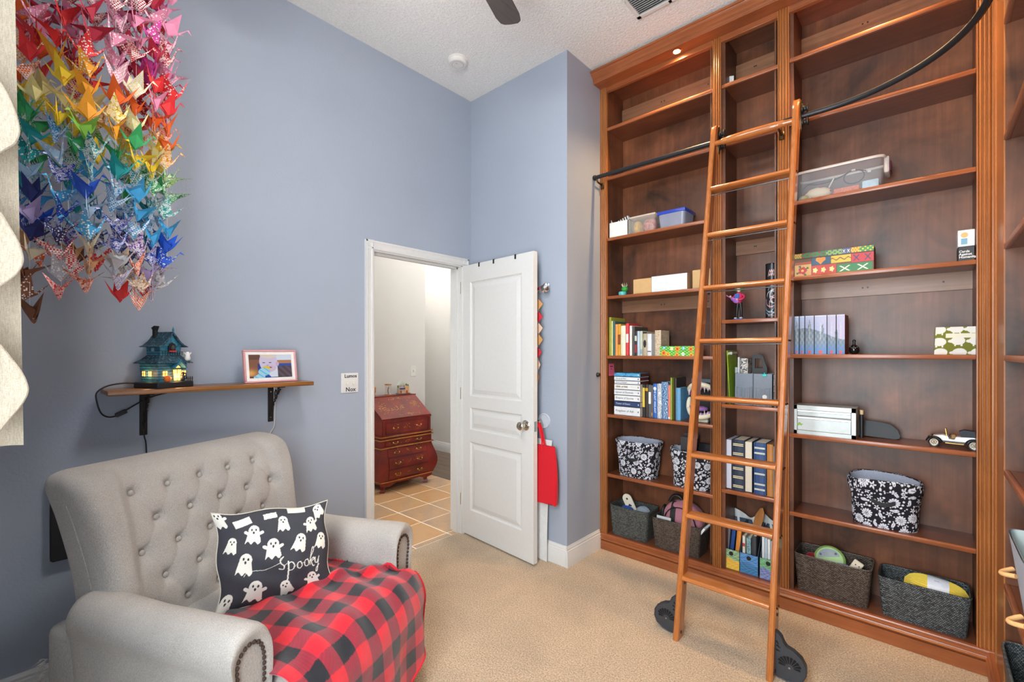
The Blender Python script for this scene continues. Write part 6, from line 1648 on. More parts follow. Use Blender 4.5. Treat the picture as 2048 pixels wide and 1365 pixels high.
# ---------------- right section
ZQ = SH[2]
tb = tub('large clear storage tub with loose craft supplies', -.525, -.150, 2.845, 3.02, ZQ[4], .150, None, .26, '#B8C0C8')
M_MILK = clear_plastic('milky_rim', '#D8CFC6', .8)
MB().tube([Vector((-.3375 + sup(2 * PI * k / 64, 8)[0] * .1925, 2.9325 + sup(2 * PI * k / 64, 8)[1] * .0925, ZQ[4] + .152)) for k in range(64)], .0075, 6, closed=True).build('rim', M_MILK, tb, 60)
hm = MB(); hm.rbox(-.152, -.128, 2.875, 2.985, ZQ[4] + .075, ZQ[4] + .158, .010, 2); hm.build('side_clip', M_MILK, tb, 40)
MB().rbox(-.132, -.122, 2.890, 2.970, ZQ[4] + .085, ZQ[4] + .135, .005, 2).build('latch', plain('#5A2648', .4, name='plum_latch'), tb, 40)
o = thing('fabric_pouch', 'cream drawstring pouch with red hearts in the tub', 'pouch', (-.42, 2.90, ZQ[4])); MB().ball((-.425, 2.90, ZQ[4] + .040), (.062, .034, .034), 16, 10).build('pouch', patterned('heart_cotton', '#E2DABE', '#C8404C', 34, 'spots'), o, 60); MB().tube(spline([(-.375, 2.89, ZQ[4] + .06), (-.36, 2.88, ZQ[4] + .085), (-.352, 2.88, ZQ[4] + .10)]), .003, 6).build('drawstring', M_TRIM, o, 60)
o = thing('swatch_pack', 'orange striped packet lying in the large tub', 'packet', (-.30, 2.88, ZQ[4])); MB().rbox(-.352, -.245, 2.862, 2.94, ZQ[4] + .006, ZQ[4] + .040, .006, 2).build('packet', patterned('orange_stripe', '#C8582A', '#E8A078', 40, 'wave', '#A84420'), o, 40)
o = thing('blue_packet', 'pale blue plastic packet at the right of the tub', 'packet', (-.2, 2.89, ZQ[4])); MB().rbox(-.235, -.168, 2.862, 2.95, ZQ[4] + .006, ZQ[4] + .052, .006, 2).build('packet', plain('#A9CCE0', .3, name='pale_blue_film', vary=.2), o, 40)
o = thing('cloth_scraps', 'pile of teal and yellow fabric scraps in the tub', 'fabric', (-.49, 2.89, ZQ[4])); MB().ball((-.485, 2.885, ZQ[4] + .022), (.028, .03, .018), 10, 6).build('scraps', patterned('scrap_mix', '#3FA0B4', '#E6D870', 40, 'noise', '#D8D8D0'), o, 40)
o = thing('charging_cable', 'coiled black cable inside the large clear tub', 'cable', (-.28, 2.92, ZQ[4]))
MB().tube([(-.27 + .042 * math.cos(a * PI / 12), 2.895, ZQ[4] + .092 + .034 * math.sin(a * PI / 12)) for a in range(24)], .0026, 6, closed=True).build('coil', M_CORD, o, 60)
MB().tube(spline([(-.50, 2.90, ZQ[4] + .07), (-.47, 2.90, ZQ[4] + .10), (-.43, 2.895, ZQ[4] + .09), (-.36, 2.895, ZQ[4] + .095), (-.30, 2.895, ZQ[4] + .115), (-.27, 2.895, ZQ[4] + .126), (-.22, 2.895, ZQ[4] + .11)]), .0026, 6).build('lead', M_CORD, o, 60)
MB().rbox(-.215, -.200, 2.89, 2.90, ZQ[4] + .098, ZQ[4] + .108, .002, 1).rbox(-.28, -.262, 2.888, 2.898, ZQ[4] + .122, ZQ[4] + .130, .002, 1).build('plug', M_TRIM, o, 40)
def patch(u, v):
    cells = [(0, .23, 0, .5, '#CDA66A', '#B83A48', 'f'), (0, .23, .5, .62, '#B8483A', '#4E7A48', 's'), (.23, .48, .42, .78, '#2E5470', '#E08A34', 'h'), (.23, .55, 0, .42, '#B83E34', '#F0D088', 'd'), (.55, .98, 0, .36, '#2F7A48', '#E8E6D0', 'x'), (.48, .73, .42, .78, '#D9B23A', '#6A4A2A', 'w'), (.73, 1.0, .36, .78, '#B8343C', '#2A3A5A', 'x'), (0, .10, .78, 1.0, '#C89A3A', '#4E7A48', 's'), (.10, .42, .78, 1, '#3E7A46', '#8A3A40', 's'), (.42, .62, .78, 1, '#7FA65A', '#3A4A6A', 's'), (.62, .73, .78, 1, '#4A5E84', '#E8DCC0', 'x'), (.73, .83, .78, 1, '#E0B43A', '#B83A34', 's'), (.83, 1.01, .78, 1.01, '#3E8A4E', '#E0C23A', 's')]
    if abs(v - .76) < .018: return lin('#3A2E22')
    for x0, x1, y0, y1, c, d, k in cells:
        if x0 <= u <= x1 and y0 <= v <= y1:
            a, b = (u - x0) / (x1 - x0), (v - y0) / (y1 - y0); asp = (x1 - x0) / (y1 - y0) * 2.75
            if a < .025 or b < .05: return lin('#4A3A2A')
            x, y = (a - .5) * asp, b - .5
            if k == 'f':
                th_ = math.atan2(y, x); d_ = math.hypot(x, y)
                if d_ < .10: return lin('#E8C050')
                if d_ < .34 * (.7 + .3 * abs(math.cos(th_ * 2.5))): return lin(d)
                if d_ < .5 and abs(math.sin(th_ * 2 + .6)) > .93: return lin('#3E6A3A')
            elif k == 'd':
                xx = (a * 3) % 1 - .5; th_ = math.atan2(y, xx * .9); d_ = math.hypot(xx * .9, y)
                if d_ < .28 * (.6 + .4 * abs(math.cos(th_ * 2.5))): return lin(d)
            elif k == 'h':
                if (abs(x) - .22) ** 2 + (y - .18) ** 2 < .07 or (y < .2 and y > -.42 + abs(x) * 1.2): return lin(d)
            elif k == 'w':
                if abs(y - .12 * math.sin(a * 16)) < .06: return lin(d)
            elif k == 'x':
                xx = (a * 2) % 1 - .5
                if abs(abs(xx * 1.2) - abs(y)) < .07 and abs(y) < .3: return lin(d)
            elif k == 's':
                if math.sin(a * 19) * math.sin(b * 9) > .45: return lin(d)
            return lin(c)
    return lin('#6A4A2E')
pb = paint_box('patchwork_box', 'long box painted with colourful patchwork flowers', 'box', -.522, -.186, 2.832, 2.945, ZQ[3], ZQ[3] + .122, patch, side='#6A4426', nu=200, nv=80)
MB().box(-.186, -.1855, 2.834, 2.943, ZQ[3] + .092, ZQ[3] + .095).build('lid_line', M_NIGHT, pb)
# card game boxes
cg = thing('card_game', 'black card game box with white lettering', 'game box', (.15, 2.9, ZQ[3])); MB().rbox(.108, .20 - .038, 2.852, 2.955, ZQ[3], ZQ[3] + .068, .002, 1).build('box', plain('#141416', .45, name='gloss_black_card'), cg, 40)
for k, s_ in enumerate(('Cards', 'Against', 'Humanity')): text_mesh(s_, .0140, frame_m((.1115, 2.8512, ZQ[3] + .046 - k * .0125), (1, 0, 0), (0, 0, 1)), align='LEFT', bold=.0004).build('lettering', M_TRIM, cg)
cg2 = thing('card_game', 'white card game box on top of the black one', 'game box', (.15, 2.9, ZQ[3] + .0685)); MB().rbox(.1075, .162, 2.852, 2.955, ZQ[3] + .0685, ZQ[3] + .142, .002, 1).build('box', plain('#DDE1E4', .45, name='gloss_white_card'), cg2, 40)
MB().rbox(.118, .138, 2.8508, 2.852, ZQ[3] + .078, ZQ[3] + .104, .0004, 1).build('print_patch', plain('#6FA6C0', .5, name='pale_teal_print'), cg2); MB().lathe([(0, 0), (.012, 0), (.012, .0008), (0, .0008)], (.129, 2.851, ZQ[3] + .119), 16, 'y').build('print_dot', plain('#D8AE70', .5, name='tan_print'), cg2)
# seven matching novels
XS = [-.537, -.524, -.500, -.4745, -.432, -.3765, -.3375, -.300]
def misty(k):
    a, b = XS[k], XS[k + 1]
    def f(u, v):
        x = lerp(a, b, u); g = (x + .54) / .25
        roof = .52 + .16 * math.sin(g * 4 + .6) + .12 * (abs((g * 4.3) % 1 - .5) < .10) * (1 - 6 * abs((g * 4.3) % 1 - .5)) * 2
        sky = mixc(lin('#8FB2D6'), lin('#B9B6D2'), clamp(g + .3 * v)); land = mixc(lin('#5E7488'), lin('#8A98A6'), clamp(.5 + .5 * math.sin(x * 320) * math.sin(v * 37)))
        c = sky if v > roof else mixc(land, lin('#5C83B4'), sstep(.35, .1, v))
        if v > .97: c = mixc(c, lin('#D0DCEC'), .5)
        if abs(u - .5) < .055 and .38 < v < .82 and math.sin(v * 260) > -.3: c = lin('#D6DAD0')
        if (u - .5) ** 2 * 2.2 + ((v - .055) * 7) ** 2 * .6 < .06: c = lin('#C84A4A')
        if k == 0: c = mixc(c, lin('#E8B08A'), .35 * sstep(.75, .55, v) * sstep(.35, .5, v))
        return c
    return f
ORD = ['first', 'second', 'third', 'fourth', 'fifth', 'sixth', 'seventh']
for k in range(7):
    b = thing('book', 'misty blue spined novel, %s from the left in the matching set' % ORD[k], 'book', ((XS[k] + XS[k + 1]) / 2, 2.91, ZQ[2]), 0, 'matching blue spined novels')
    x0, x1 = XS[k] + .0012, XS[k + 1] - .0022; zt = ZQ[2] + .203
    MB().box(x0, x0 + .002, 2.845, 2.985, ZQ[2], zt).box(x1 - .002, x1, 2.845, 2.985, ZQ[2], zt).build('cover', plain('#7A2A20' if k == 6 else '#1E2438', .5, vary=.3), b)
    MB().box(x0 + .002, x1 - .002, 2.846, 2.982, ZQ[2] + .002, zt - .003).build('pages', plain('#D9D0BC', .8, name='pages_ivory', vary=.1), b)
    MB().grid(lambda u, v: (lerp(x0, x1, u), 2.844 - .002 * math.sin(u * PI), lerp(ZQ[2], zt, v)), 16, 90, misty(k)).build('spine', attr_mat('printed_card', .5), b, 80)
o = thing('glass_ornament', 'small black glossy round ornament beside the novels', 'ornament', (-.268, 2.885, ZQ[2])); MB().lathe([(.010, 0), (.018, .006), (.0225, .020), (.021, .034), (.012, .044), (.006, .050), (.0055, .062), (.008, .068), (.005, .074), (0, .075)], (-.268, 2.885, ZQ[2]), 20).build('globe', plain('#121316', .12, name='black_glaze'), o, 60)
rr = random.Random(9)
for k in range(7): MB().ball((-.268 + .019 * math.cos(-1.6 + (k - 3) * .4), 2.885 + .019 * math.sin(-1.6 + (k - 3) * .4), ZQ[2] + .032 + .004 * (k % 2)), (.0035, .0035, .002), 7, 5).build('silver_leaf', M_CHROME, o, 60)
# green bin printed with pale animals
hb = thing('fabric_box', 'olive green fabric box printed with white pigs', 'box', (.105, 2.92, ZQ[2])); HBM = hb.matrix_basis
def piggy(u, v):
    c = lin('#6E7226')
    if .60 < v < .76 and .24 < u < 1.0: return lin('#DCD8C4')
    for cx, cy in ((.08, .90), (.48, .93), (.86, .92), (.10, .46), (.52, .50), (.92, .50), (.14, .08), (.56, .08), (.96, .08)):
        x, y = (u - cx) / .16, (v - cy) / .15
        if x * x + y * y * 1.0 < 1 or ((x + 1.0) ** 2 * 6 + (y + .1) ** 2 * 8 < 1) or (abs(x - .5) < .12 and -1.3 < y < 0) or (abs(x + .4) < .12 and -1.3 < y < 0): return lin('#DAD8D0')
    return c
MB().grid(lambda u, v: (lerp(.030 + .006 * v, .178, u), 2.852 - .006 * math.sin(u * PI) * math.sin(v * PI), ZQ[2] + .125 * v), 110, 90, piggy).build('box_front', attr_mat('printed_canvas', .9, .35, 500), hb, 80)
MB().rbox(.032, .178, 2.853, 2.99, ZQ[2], ZQ[2] + .123, .006, 2).build('box_body', cloth('olive_canvas', '#5E6220', '#7E8236', 400), hb, 40)
# metal drawer chest
mc = thing('drawer_chest', 'small silver metal chest with two drawers', 'chest', (-.388, 2.9, ZQ[1])); M_STEEL = plain('#AEB5B3', .38, .35, name='brushed_grey_metal', vary=.05)
x0, x1, y0, y1, z0, z1 = -.523, -.256, 2.834, 2.975, ZQ[1], ZQ[1] + .152
MB().box(x0, x1, y0 + .004, y1, z0, z1).box(x0, x1, y0, y0 + .004, z1 - .022, z1).box(x0, x1, y0, y0 + .004, z0, z0 + .018).box(x0, x0 + .014, y0, y0 + .004, z0, z1).box(x1 - .018, x1, y0, y0 + .004, z0, z1).build('chest_body', M_STEEL, mc)
for a, b in ((.098, .130), (.0205, .094)):
    dr = MB().rbox(x0 + .016, x1 - .020, y0 + .001, y0 + .0035, z0 + a, z0 + b, .001, 1).build('drawer', plain('#B4BBBB', .4, .25, name='drawer_metal', vary=.06), mc, 40)
    MB().prism([(y0 + .0012, z0 + b - .001), (y0 - .004, z0 + b - .004), (y0 - .004, z0 + b - .011), (y0 + .0012, z0 + b - .014)], x0 + .017, x1 - .021, 'x').build('pull_lip', plain('#E2E6E6', .25, .4, name='bright_lip'), dr, fixn=True)
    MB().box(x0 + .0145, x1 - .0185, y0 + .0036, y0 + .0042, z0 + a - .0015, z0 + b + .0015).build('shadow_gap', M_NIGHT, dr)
dn = MB(); xd, zd = -.500, z0 + .048
dn.poly([(xd + a * .001, y0 + .0002, zd + b * .001) for a, b in ((-14, 4), (-8, 0), (-6, -6), (-3, -6), (-2, -2), (8, -2), (9, -6), (12, -6), (13, 0), (22, 5), (12, 6), (6, 9), (0, 9), (-7, 5))])
dn.build('dinosaur_sticker', plain('#7DB83E', .5, name='sticker_green'), mc, fixn=True); MB().poly([(xd + a * .001, y0 + .0001, zd + b * .001) for a, b in ((-2, 9), (0, 14), (3, 10), (5, 14), (8, 9))]).build('sticker_spikes', plain('#B8543E', .5, name='sticker_red'), mc, fixn=True)
o = thing('black_paddle', 'flat black paddle lying beside the metal chest', 'paddle', (-.17, 2.96, ZQ[1]), rot=(R(-10), 0, 0)); mb = MB().prism([(-.10, .004), (-.06, .004), (.062, .0), (.076, .006), (.078, .02), (.068, .048), (.040, .072), (0, .080), (-.06, .084), (-.10, .084)], -.004, .004, 'y'); mb.xf(o.matrix_basis).build('blade', plain('#2E3338', .6, name='slate_board'), o, fixn=True)
o = thing('marker_pen', 'black marker with tan cap upright by the metal chest', 'pen', (-.240, 2.915, ZQ[1])); MB().cyl((-.240, 2.915, ZQ[1]), (-.240, 2.915, ZQ[1] + .118), .0085, 12).build('barrel', M_BLACK, o, 40); MB().cyl((-.240, 2.915, ZQ[1] + .118), (-.240, 2.915, ZQ[1] + .140), .0082, 12).build('cap', plain('#C9B088', .5, name='tan_cap'), o, 40)
# vintage model car
mc = thing('model_car', 'white vintage touring model car with black folded hood', 'model car', (.10, 2.90, ZQ[1]), R(-4)); MC_ = mc.matrix_basis
W_C = plain('#DEDFE0', .25, name='white_enamel', vary=.02); B_C = plain('#14161A', .25, name='black_enamel'); GLD = plain('#B08A4A', .3, .8, name='brass_trim')
def cb_(mb, nm, m, par=mc, sm=40, fx=False): return mb.xf(MC_).build(nm, m, par, sm, fixn=fx)
prb = [(-.075, .030), (-.072, .048), (-.040, .054), (-.022, .050), (-.018, .038), (.000, .038), (.004, .050), (.060, .054), (.075, .050), (.078, .030)]
cb_(MB().prism(prb, -.022, .022, 'y'), 'body', W_C, fx=True)
cb_(MB().rbox(-.085, .085, -.024, .024, .022, .030, .002, 1), 'chassis', B_C); cb_(MB().box(-.03, .03, -.034, .034, .020, .0225), 'running_board', GLD)
for wx in (-.068, .062):
    for wy in (-.033, .033):
        tr_ = cb_(MB().lathe([(.014, -.004), (.019, -.005), (.021, 0), (.019, .005), (.014, .004), (.014, -.004)], (wx, wy, .021), 24, 'y', caps=False), 'tyre', B_C, sm=60)
        hb_ = MB().lathe([(.0115, -.003), (.0145, -.0046), (.0145, .0046), (.0115, .003), (.0115, -.003)], (wx, wy, .021), 24, 'y', caps=False)
        for k in range(10): a = 2 * PI * k / 10; hb_.tube([(wx, wy, .021), (wx + .013 * math.cos(a), wy, .021 + .013 * math.sin(a))], .0012, 4)
        cb_(hb_, 'wheel', plain('#E6E2D2', .4, name='cream_rim'), tr_, 60); cb_(MB().ball((wx, wy, .021), (.004, .006, .004), 8, 6), 'hub', GLD, tr_, 60)
    for wy in (-.033, .033):
        cb_(MB().tube([(wx + .027 * math.cos(a), wy, .019 + .027 * math.sin(a)) for a in [PI * (.05 + .9 * k / 10) for k in range(11)]], .0035, 6), 'fender', B_C, sm=60)
cb_(MB().prism([(.020, .054), (.014, .076), (.030, .084), (.075, .080), (.082, .054)], -.023, .023, 'y'), 'hood', plain('#2A3038', .7, name='hood_cloth'), fx=True)
ws = MB(); ws.tube([(-.026, -.02, .052), (-.030, -.02, .084), (-.030, .02, .084), (-.026, .02, .052)], .0016, 5); cb_(ws, 'windscreen', GLD, sm=60)
cb_(MB().rbox(-.012, .004, -.019, .019, .040, .060, .003, 1), 'front_seat', plain('#8A6A3A', .6, name='tan_leather')); cb_(MB().tube([(-.022, -.008, .046), (-.014, -.008, .060)], .001, 5).tube([(-.014 + .003 * math.cos(a), -.008 + .007 * math.sin(a), .060 + .002 * math.cos(a)) for a in [k * PI / 5 for k in range(10)]], .0009, 4, closed=True), 'steering_wheel', B_C, sm=60)
for wy in (-.014, .014): cb_(MB().lathe([(0, 0), (.006, .001), (.0065, .006), (.003, .010), (0, .010)], (-.086, wy, .040), 12, 'x'), 'headlamp', GLD, sm=60)
cb_(MB().lathe([(.010, -.004), (.017, -.005), (.019, 0), (.017, .005), (.010, .004), (.010, -.004)], (.098 - .012, 0, .030), 20, 'x', caps=False), 'spare_wheel', B_C, sm=60)
# ---------------- right wall bookcase contents
fb = thing('hanging_bin', 'blue grey fabric bin with wooden ring handles, right edge', 'bin', (.31, 2.12, ZQ[0]))
M_DENIM = cloth('blue_grey_canvas', '#6C7388', '#8F96AA', 450, .9, .3)
def fbw(g, z0=0):
    def f(u, v):
        x, y = sup(2 * PI * u, 9); X0, X1 = lerp(.238, .206, v) + g, lerp(.40, .42, v) - g; Y0, Y1 = lerp(1.93, 1.90, v) + g, lerp(2.27, 2.30, v) - g
        return (lerp(X0, X1, (x + 1) / 2), lerp(Y0, Y1, (y + 1) / 2), ZQ[0] + .001 + .252 * v)
    return f
MB().grid(fbw(0), 64, 8, cu=True).grid(lambda u, v: (lerp(.32, fbw(0)(u, 0)[0], v), lerp(2.1, fbw(0)(u, 0)[1], v), ZQ[0] + .002), 64, 1, cu=True).build('bin_body', M_DENIM, fb, 50)
MB().grid(lambda u, v: fbw(.005)(u, 1 - v * .95), 64, 6, cu=True).build('bin_lining', plain('#C9D6D4', .7, name='pale_lining'), fb, 50)
for zz, yy in ((.655, 2.215), (.575, 2.03)):
    MB().tube([(.217 - .030 * math.sin(PI * k / 12), yy - .035 + .07 * k / 12, zz - .010 * math.sin(PI * k / 12)) for k in range(13)], .0075, 8).build('ring_handle', plain('#E2B076', .5, name='blond_wood'), fb, 60)
o = thing('folded_magazine', 'white folded magazine in the right wall bookcase', 'magazine', (.30, 2.30, ZQ[3]), rot=(0, 0, R(6)))
MB().box(-.075, .09, -.10, -.004, .0, .012).xf(o.matrix_basis).build('pages', plain('#DDE2E2', .5, name='glossy_white'), o); MB().prism([(-.072, .012), (.09, .012), (.09, .14), (.05, .12), (-.02, .05)], -.02, -.012, 'y').xf(o.matrix_basis).build('cover', plain('#E4E8E8', .4, name='glossy_white2'), o, fixn=True)
o = thing('tablet_case', 'pale tablet in a dark case inside the blue grey bin', 'tablet', (.30, 2.14, ZQ[0] + .1), rot=(0, R(24), 0)); MB().rbox(-.006, .006, -.09, .09, 0, .18, .004, 1).xf(o.matrix_basis).build('case', M_NIGHT, o, 40); MB().box(-.0072, -.006, -.082, .082, .008, .172).xf(o.matrix_basis).build('screen', plain('#BFC6C4', .2, name='pale_glass'), o)

# ================================================================ behind the door, and the hall
o = thing('wall_bumper', 'round clear door bumper disc on the blue wall', 'bumper', (-1.888, YB, .918)); MB().lathe([(0, -.004), (.040, -.004), (.043, -.009), (.047, -.010), (.050, -.006), (.050, 0), (0, 0)], (-1.888, YB, .918), 32, 'y').build('disc', plain('#C3C8D2', .3, name='clear_bumper'), o, 40)
o = thing('foil_bow', 'crumpled silver foil bow on the wall above the door edge', 'bow', (-1.855, 2.37, 1.79)); rr = random.Random(4)
mb = MB(); mb.ball((-1.848, 2.362, 1.80), (.030, .022, .030), 9, 7)
for i in range(len(mb.v)): mb.v[i] = tuple(c + rr.uniform(-.007, .007) for c in mb.v[i])
mb.build('knot', plain('#D9DBDE', .12, 1.0, name='silver_foil', vary=.02), o); mb = MB(); mb.tube([(-1.848, 2.362, 1.80), (-1.89, 2.355, 1.785), (-1.93, 2.35, 1.775)], [.012, .016, .010], 6); mb.build('tail', plain('#D9DBDE', .12, 1.0, name='silver_foil', vary=.02), o); MB().tube([(-1.905, 2.345, 1.795), (-1.88, 2.345, 1.80)], .008, 6).build('red_tie', plain('#8A2A2E', .6, name='maroon_tie'), o)
M_Q = [plain(c, .7, name='diamond_' + c) for c in ('#C8945A', '#C22A3A', '#D8B49A')]
for k, (zz, q, w_) in enumerate(((1.691, 0, .036), (1.609, 1, .036), (1.534, 2, .035), (1.458, 0, .034), (1.375, 1, .031), (1.295, 2, .020), (1.213, 0, .014))):
    o = thing('paper_diamond', ['tan paper diamond, topmost behind the door edge', 'red paper diamond, second down behind the door', 'pale pink paper diamond behind the door edge', 'tan paper diamond, fourth down behind the door', 'red paper diamond, lower one behind the door', 'pink paper diamond, sixth down behind the door', 'tan paper diamond, lowest behind the door'][k], 'paper diamond', (-1.875, 2.335, zz), 0, 'paper diamonds on a string')
    cxd = -1.845 - w_ * .98 - (0 if k < 4 else .010 * (k - 3)); MB().prism([(cxd - w_, zz), (cxd, zz - .036), (cxd + w_, zz), (cxd, zz + .036)], 2.333, 2.3345, 'y').build('card', M_Q[q], o, fixn=True)
    MB().tube([(cxd, 2.3338, zz + .036), (cxd, 2.3338, zz + .05)], .0008, 4).build('string', M_TRIM, o)
bg = thing('tote_bag', 'red cotton tote bag hanging on the far door knob', 'bag', (-1.82, 2.32, .42)); M_TOTE = cloth('red_cotton', '#B8101E', '#D82030', 450, .9, .25)
def tote(u, v):
    x, y = sup(2 * PI * u, 5); k = v
    return (-1.835 + x * lerp(.104, .088, k) + .012 * math.sin(v * 3), 2.330 + y * (.022 * (1 - .6 * k)), .405 + .368 * v + .006 * math.sin(u * 25) * (1 - v))
MB().grid(tote, 48, 16, cu=True).grid(lambda u, v: (lerp(-1.835, tote(u, 0)[0], v), lerp(2.33, tote(u, 0)[1], v), .405), 48, 1, cu=True).build('bag_body', M_TOTE, bg, 60)
for dy in (-.008, .008):
    pts = spline([(-1.83 + dy, 2.322 + dy, .74), (-1.838, 2.322 + dy, .82), (-1.865, 2.322 + dy, .900), (-1.905, 2.322 + dy, .905), (-1.925, 2.322 + dy, .82), (-1.93 + dy, 2.322 + dy, .74)])
    MB().grid(lambda u, v: (pts[int(u * (len(pts) - 1))] + Vector((.010 * (v - .5), .006 * (v - .5), .012 * (v - .5)))), len(pts) - 1, 2).build('strap', M_TOTE, bg, 60)
o = thing('paper_roll', 'curved white paper sheet standing behind the door', 'paper', (-1.85, 2.35, 0)); MB().grid(lambda u, v: (lerp(-2.02, lerp(-1.832, -1.79, v) - .012 * math.sin(v * PI), u), 2.352 + .015 * math.sin(u * 2.5), .004 + v * .80), 10, 16).build('sheet', plain('#E6E6E4', .6, name='poster_white'), o, 60)
o = thing('door_stop', 'black round stop on the wall beside the bookcase', 'stop', (XC, 2.768, 1.219)); MB().lathe([(0, 0), (.016, 0), (.016, .006), (.013, .016), (.008, .020), (0, .021)], (XC, 2.768, 1.219), 18, 'x').build('knob', M_BLACK, o, 40)
# hall switch
o = thing('hall_switch', 'ivory light switch on the hall wall', 'light switch', (XH, 3.094, 1.16)); MB().rbox(XH, XH + .006, 3.058, 3.130, 1.100, 1.220, .002, 1).build('plate', plain('#E6E4DE', .4, name='ivory_plate'), o, 40); MB().rbox(XH + .006, XH + .014, 3.088, 3.100, 1.148, 1.174, .002, 1).build('toggle', plain('#D6D4CC', .4, name='ivory_lever'), o, 40)

# ---------------- red lacquer bombe secretary desk
dk = thing('secretary_desk', 'red lacquered secretary desk with gilt drawings and brass pulls', 'desk', (-4.08, 2.70, 0))
t = NT('red_lacquer'); f = t.noise(t.coords(), 5, 3); t.base(t.ramp(f, [(.3, lin('#5E1A16')), (.7, lin('#8E2A20'))])); M_LAC = t.set(.28)
M_GILT = plain('#C08A38', .4, .4, name='gilt_paint', vary=.3); M_BRASS = plain('#C9A860', .25, 1.0, name='old_brass')
YD0, YD1, XD1, XD0 = 2.405, 3.010, -3.885, -4.30
def bombe(z):
    """Outward swell of the lower case."""
    t_ = clamp((z - .10) / .33); return .062 * math.sin(PI * clamp((t_ + .03) ** .85 * .98)) ** 1.3 * (1 if z < .43 else 0)
prof = [.09, .11, .13, .16, .19, .22, .25, .28, .31, .34, .37, .40, .43, .45]
def body(zs):
    mb = MB()
    for z in zs:
        g = bombe(z)
        for x, y in ((XD0, YD0 - g * .9), (XD1 + g * .55, YD0 - g * .9), (XD1 + g * .55, YD1 + g * .9), (XD0, YD1 + g * .9)): mb.addv((x, y, z))
    for k in range(len(zs) - 1):
        for q in range(4): mb.addf((4 * k + q, 4 * k + (q + 1) % 4, 4 * k + 4 + (q + 1) % 4, 4 * k + 4 + q))
    mb.addf((3, 2, 1, 0)); mb.addf([4 * (len(zs) - 1) + q for q in range(4)]); return mb
body(prof).build('lower_case', M_LAC, dk, 30, fixn=True)
MB().box(XD0, XD1, YD0, YD1, .45, .545).build('middle_case', M_LAC, dk)
MB().box(XD0, XD1, YD0 + .01, YD1 - .01, .545, .70).build('upper_case', M_LAC, dk)
MB().prism([(XD0, .70), (XD1 + .005, .70), (XD1 + .005, .712), (XD0 + .12, .905), (XD0, .905)], YD0 + .005, YD1 - .005, 'y').build('writing_box', M_LAC, dk, fixn=True)
MB().box(XD0, XD0 + .14, YD0, YD1, .905, .918).build('desk_top', M_LAC, dk)
fl_ = frame_m((XD1 + .006, (YD0 + YD1) / 2, .712), (0, 1, 0), (-.288, 0, .193)); LS = math.hypot(.288, .193)
fp = MB().rbox(-.295, .295, .005, LS - .005, 0, .008, .003, 1, m=fl_).build('fall_front', M_LAC, dk, 40)
# gilt drawings as thin raised brush marks
rr = random.Random(21)
def gilt(m, cx, cy, sx, sy, n, par):
    mb = MB()
    for k in range(n):
        x, y = cx + rr.gauss(0, sx * .45), cy + rr.gauss(0, sy * .45); a = rr.uniform(-.7, .7); l_ = rr.uniform(.004, .013); w_ = rr.uniform(.0012, .0036)
        c_, s_ = math.cos(a), math.sin(a)
        mb.poly([m @ Vector((x + p * c_ - q * s_, y + p * s_ + q * c_, 0)) for p, q in ((-l_, 0), (-l_ * .3, w_), (l_ * .5, w_ * .7), (l_, 0), (l_ * .3, -w_), (-l_ * .5, -w_ * .6))])
    return mb.build('gilt_drawing', M_GILT, par)
fm2 = fl_ @ Matrix.Translation((0, 0, .0085))
gilt(fm2, -.20, .17, .06, .10, 46, fp); gilt(fm2, -.09, .14, .12, .03, 34, fp); gilt(fm2, .02, .17, .03, .03, 18, fp); gilt(fm2, .20, .20, .07, .07, 40, fp); gilt(fm2, .02, .30, .16, .02, 26, fp); gilt(fm2, .06, .05, .12, .02, 22, fp)
for zz, hgt, g in ((.515, .0, 0), (.545, 0, 0), (.437, 0, 0), (.108, 0, 0)):
    gg = .016 if zz > .43 else .012
    ex = bombe(zz) if zz < .43 else 0
    MB().rbox(XD0, XD1 + gg + ex * .55, YD0 - gg, YD1 + gg, zz - .004, zz + .010, .003, 1).build('moulding', M_LAC, dk, 40)
    MB().box(XD1 + gg + ex * .55, XD1 + gg + ex * .55 + .001, YD0 - gg, YD1 + gg, zz - .002, zz + .006).box(XD0, XD1 + gg, YD0 - gg - .001, YD0 - gg, zz - .002, zz + .006).build('gilt_line', M_GILT, dk)
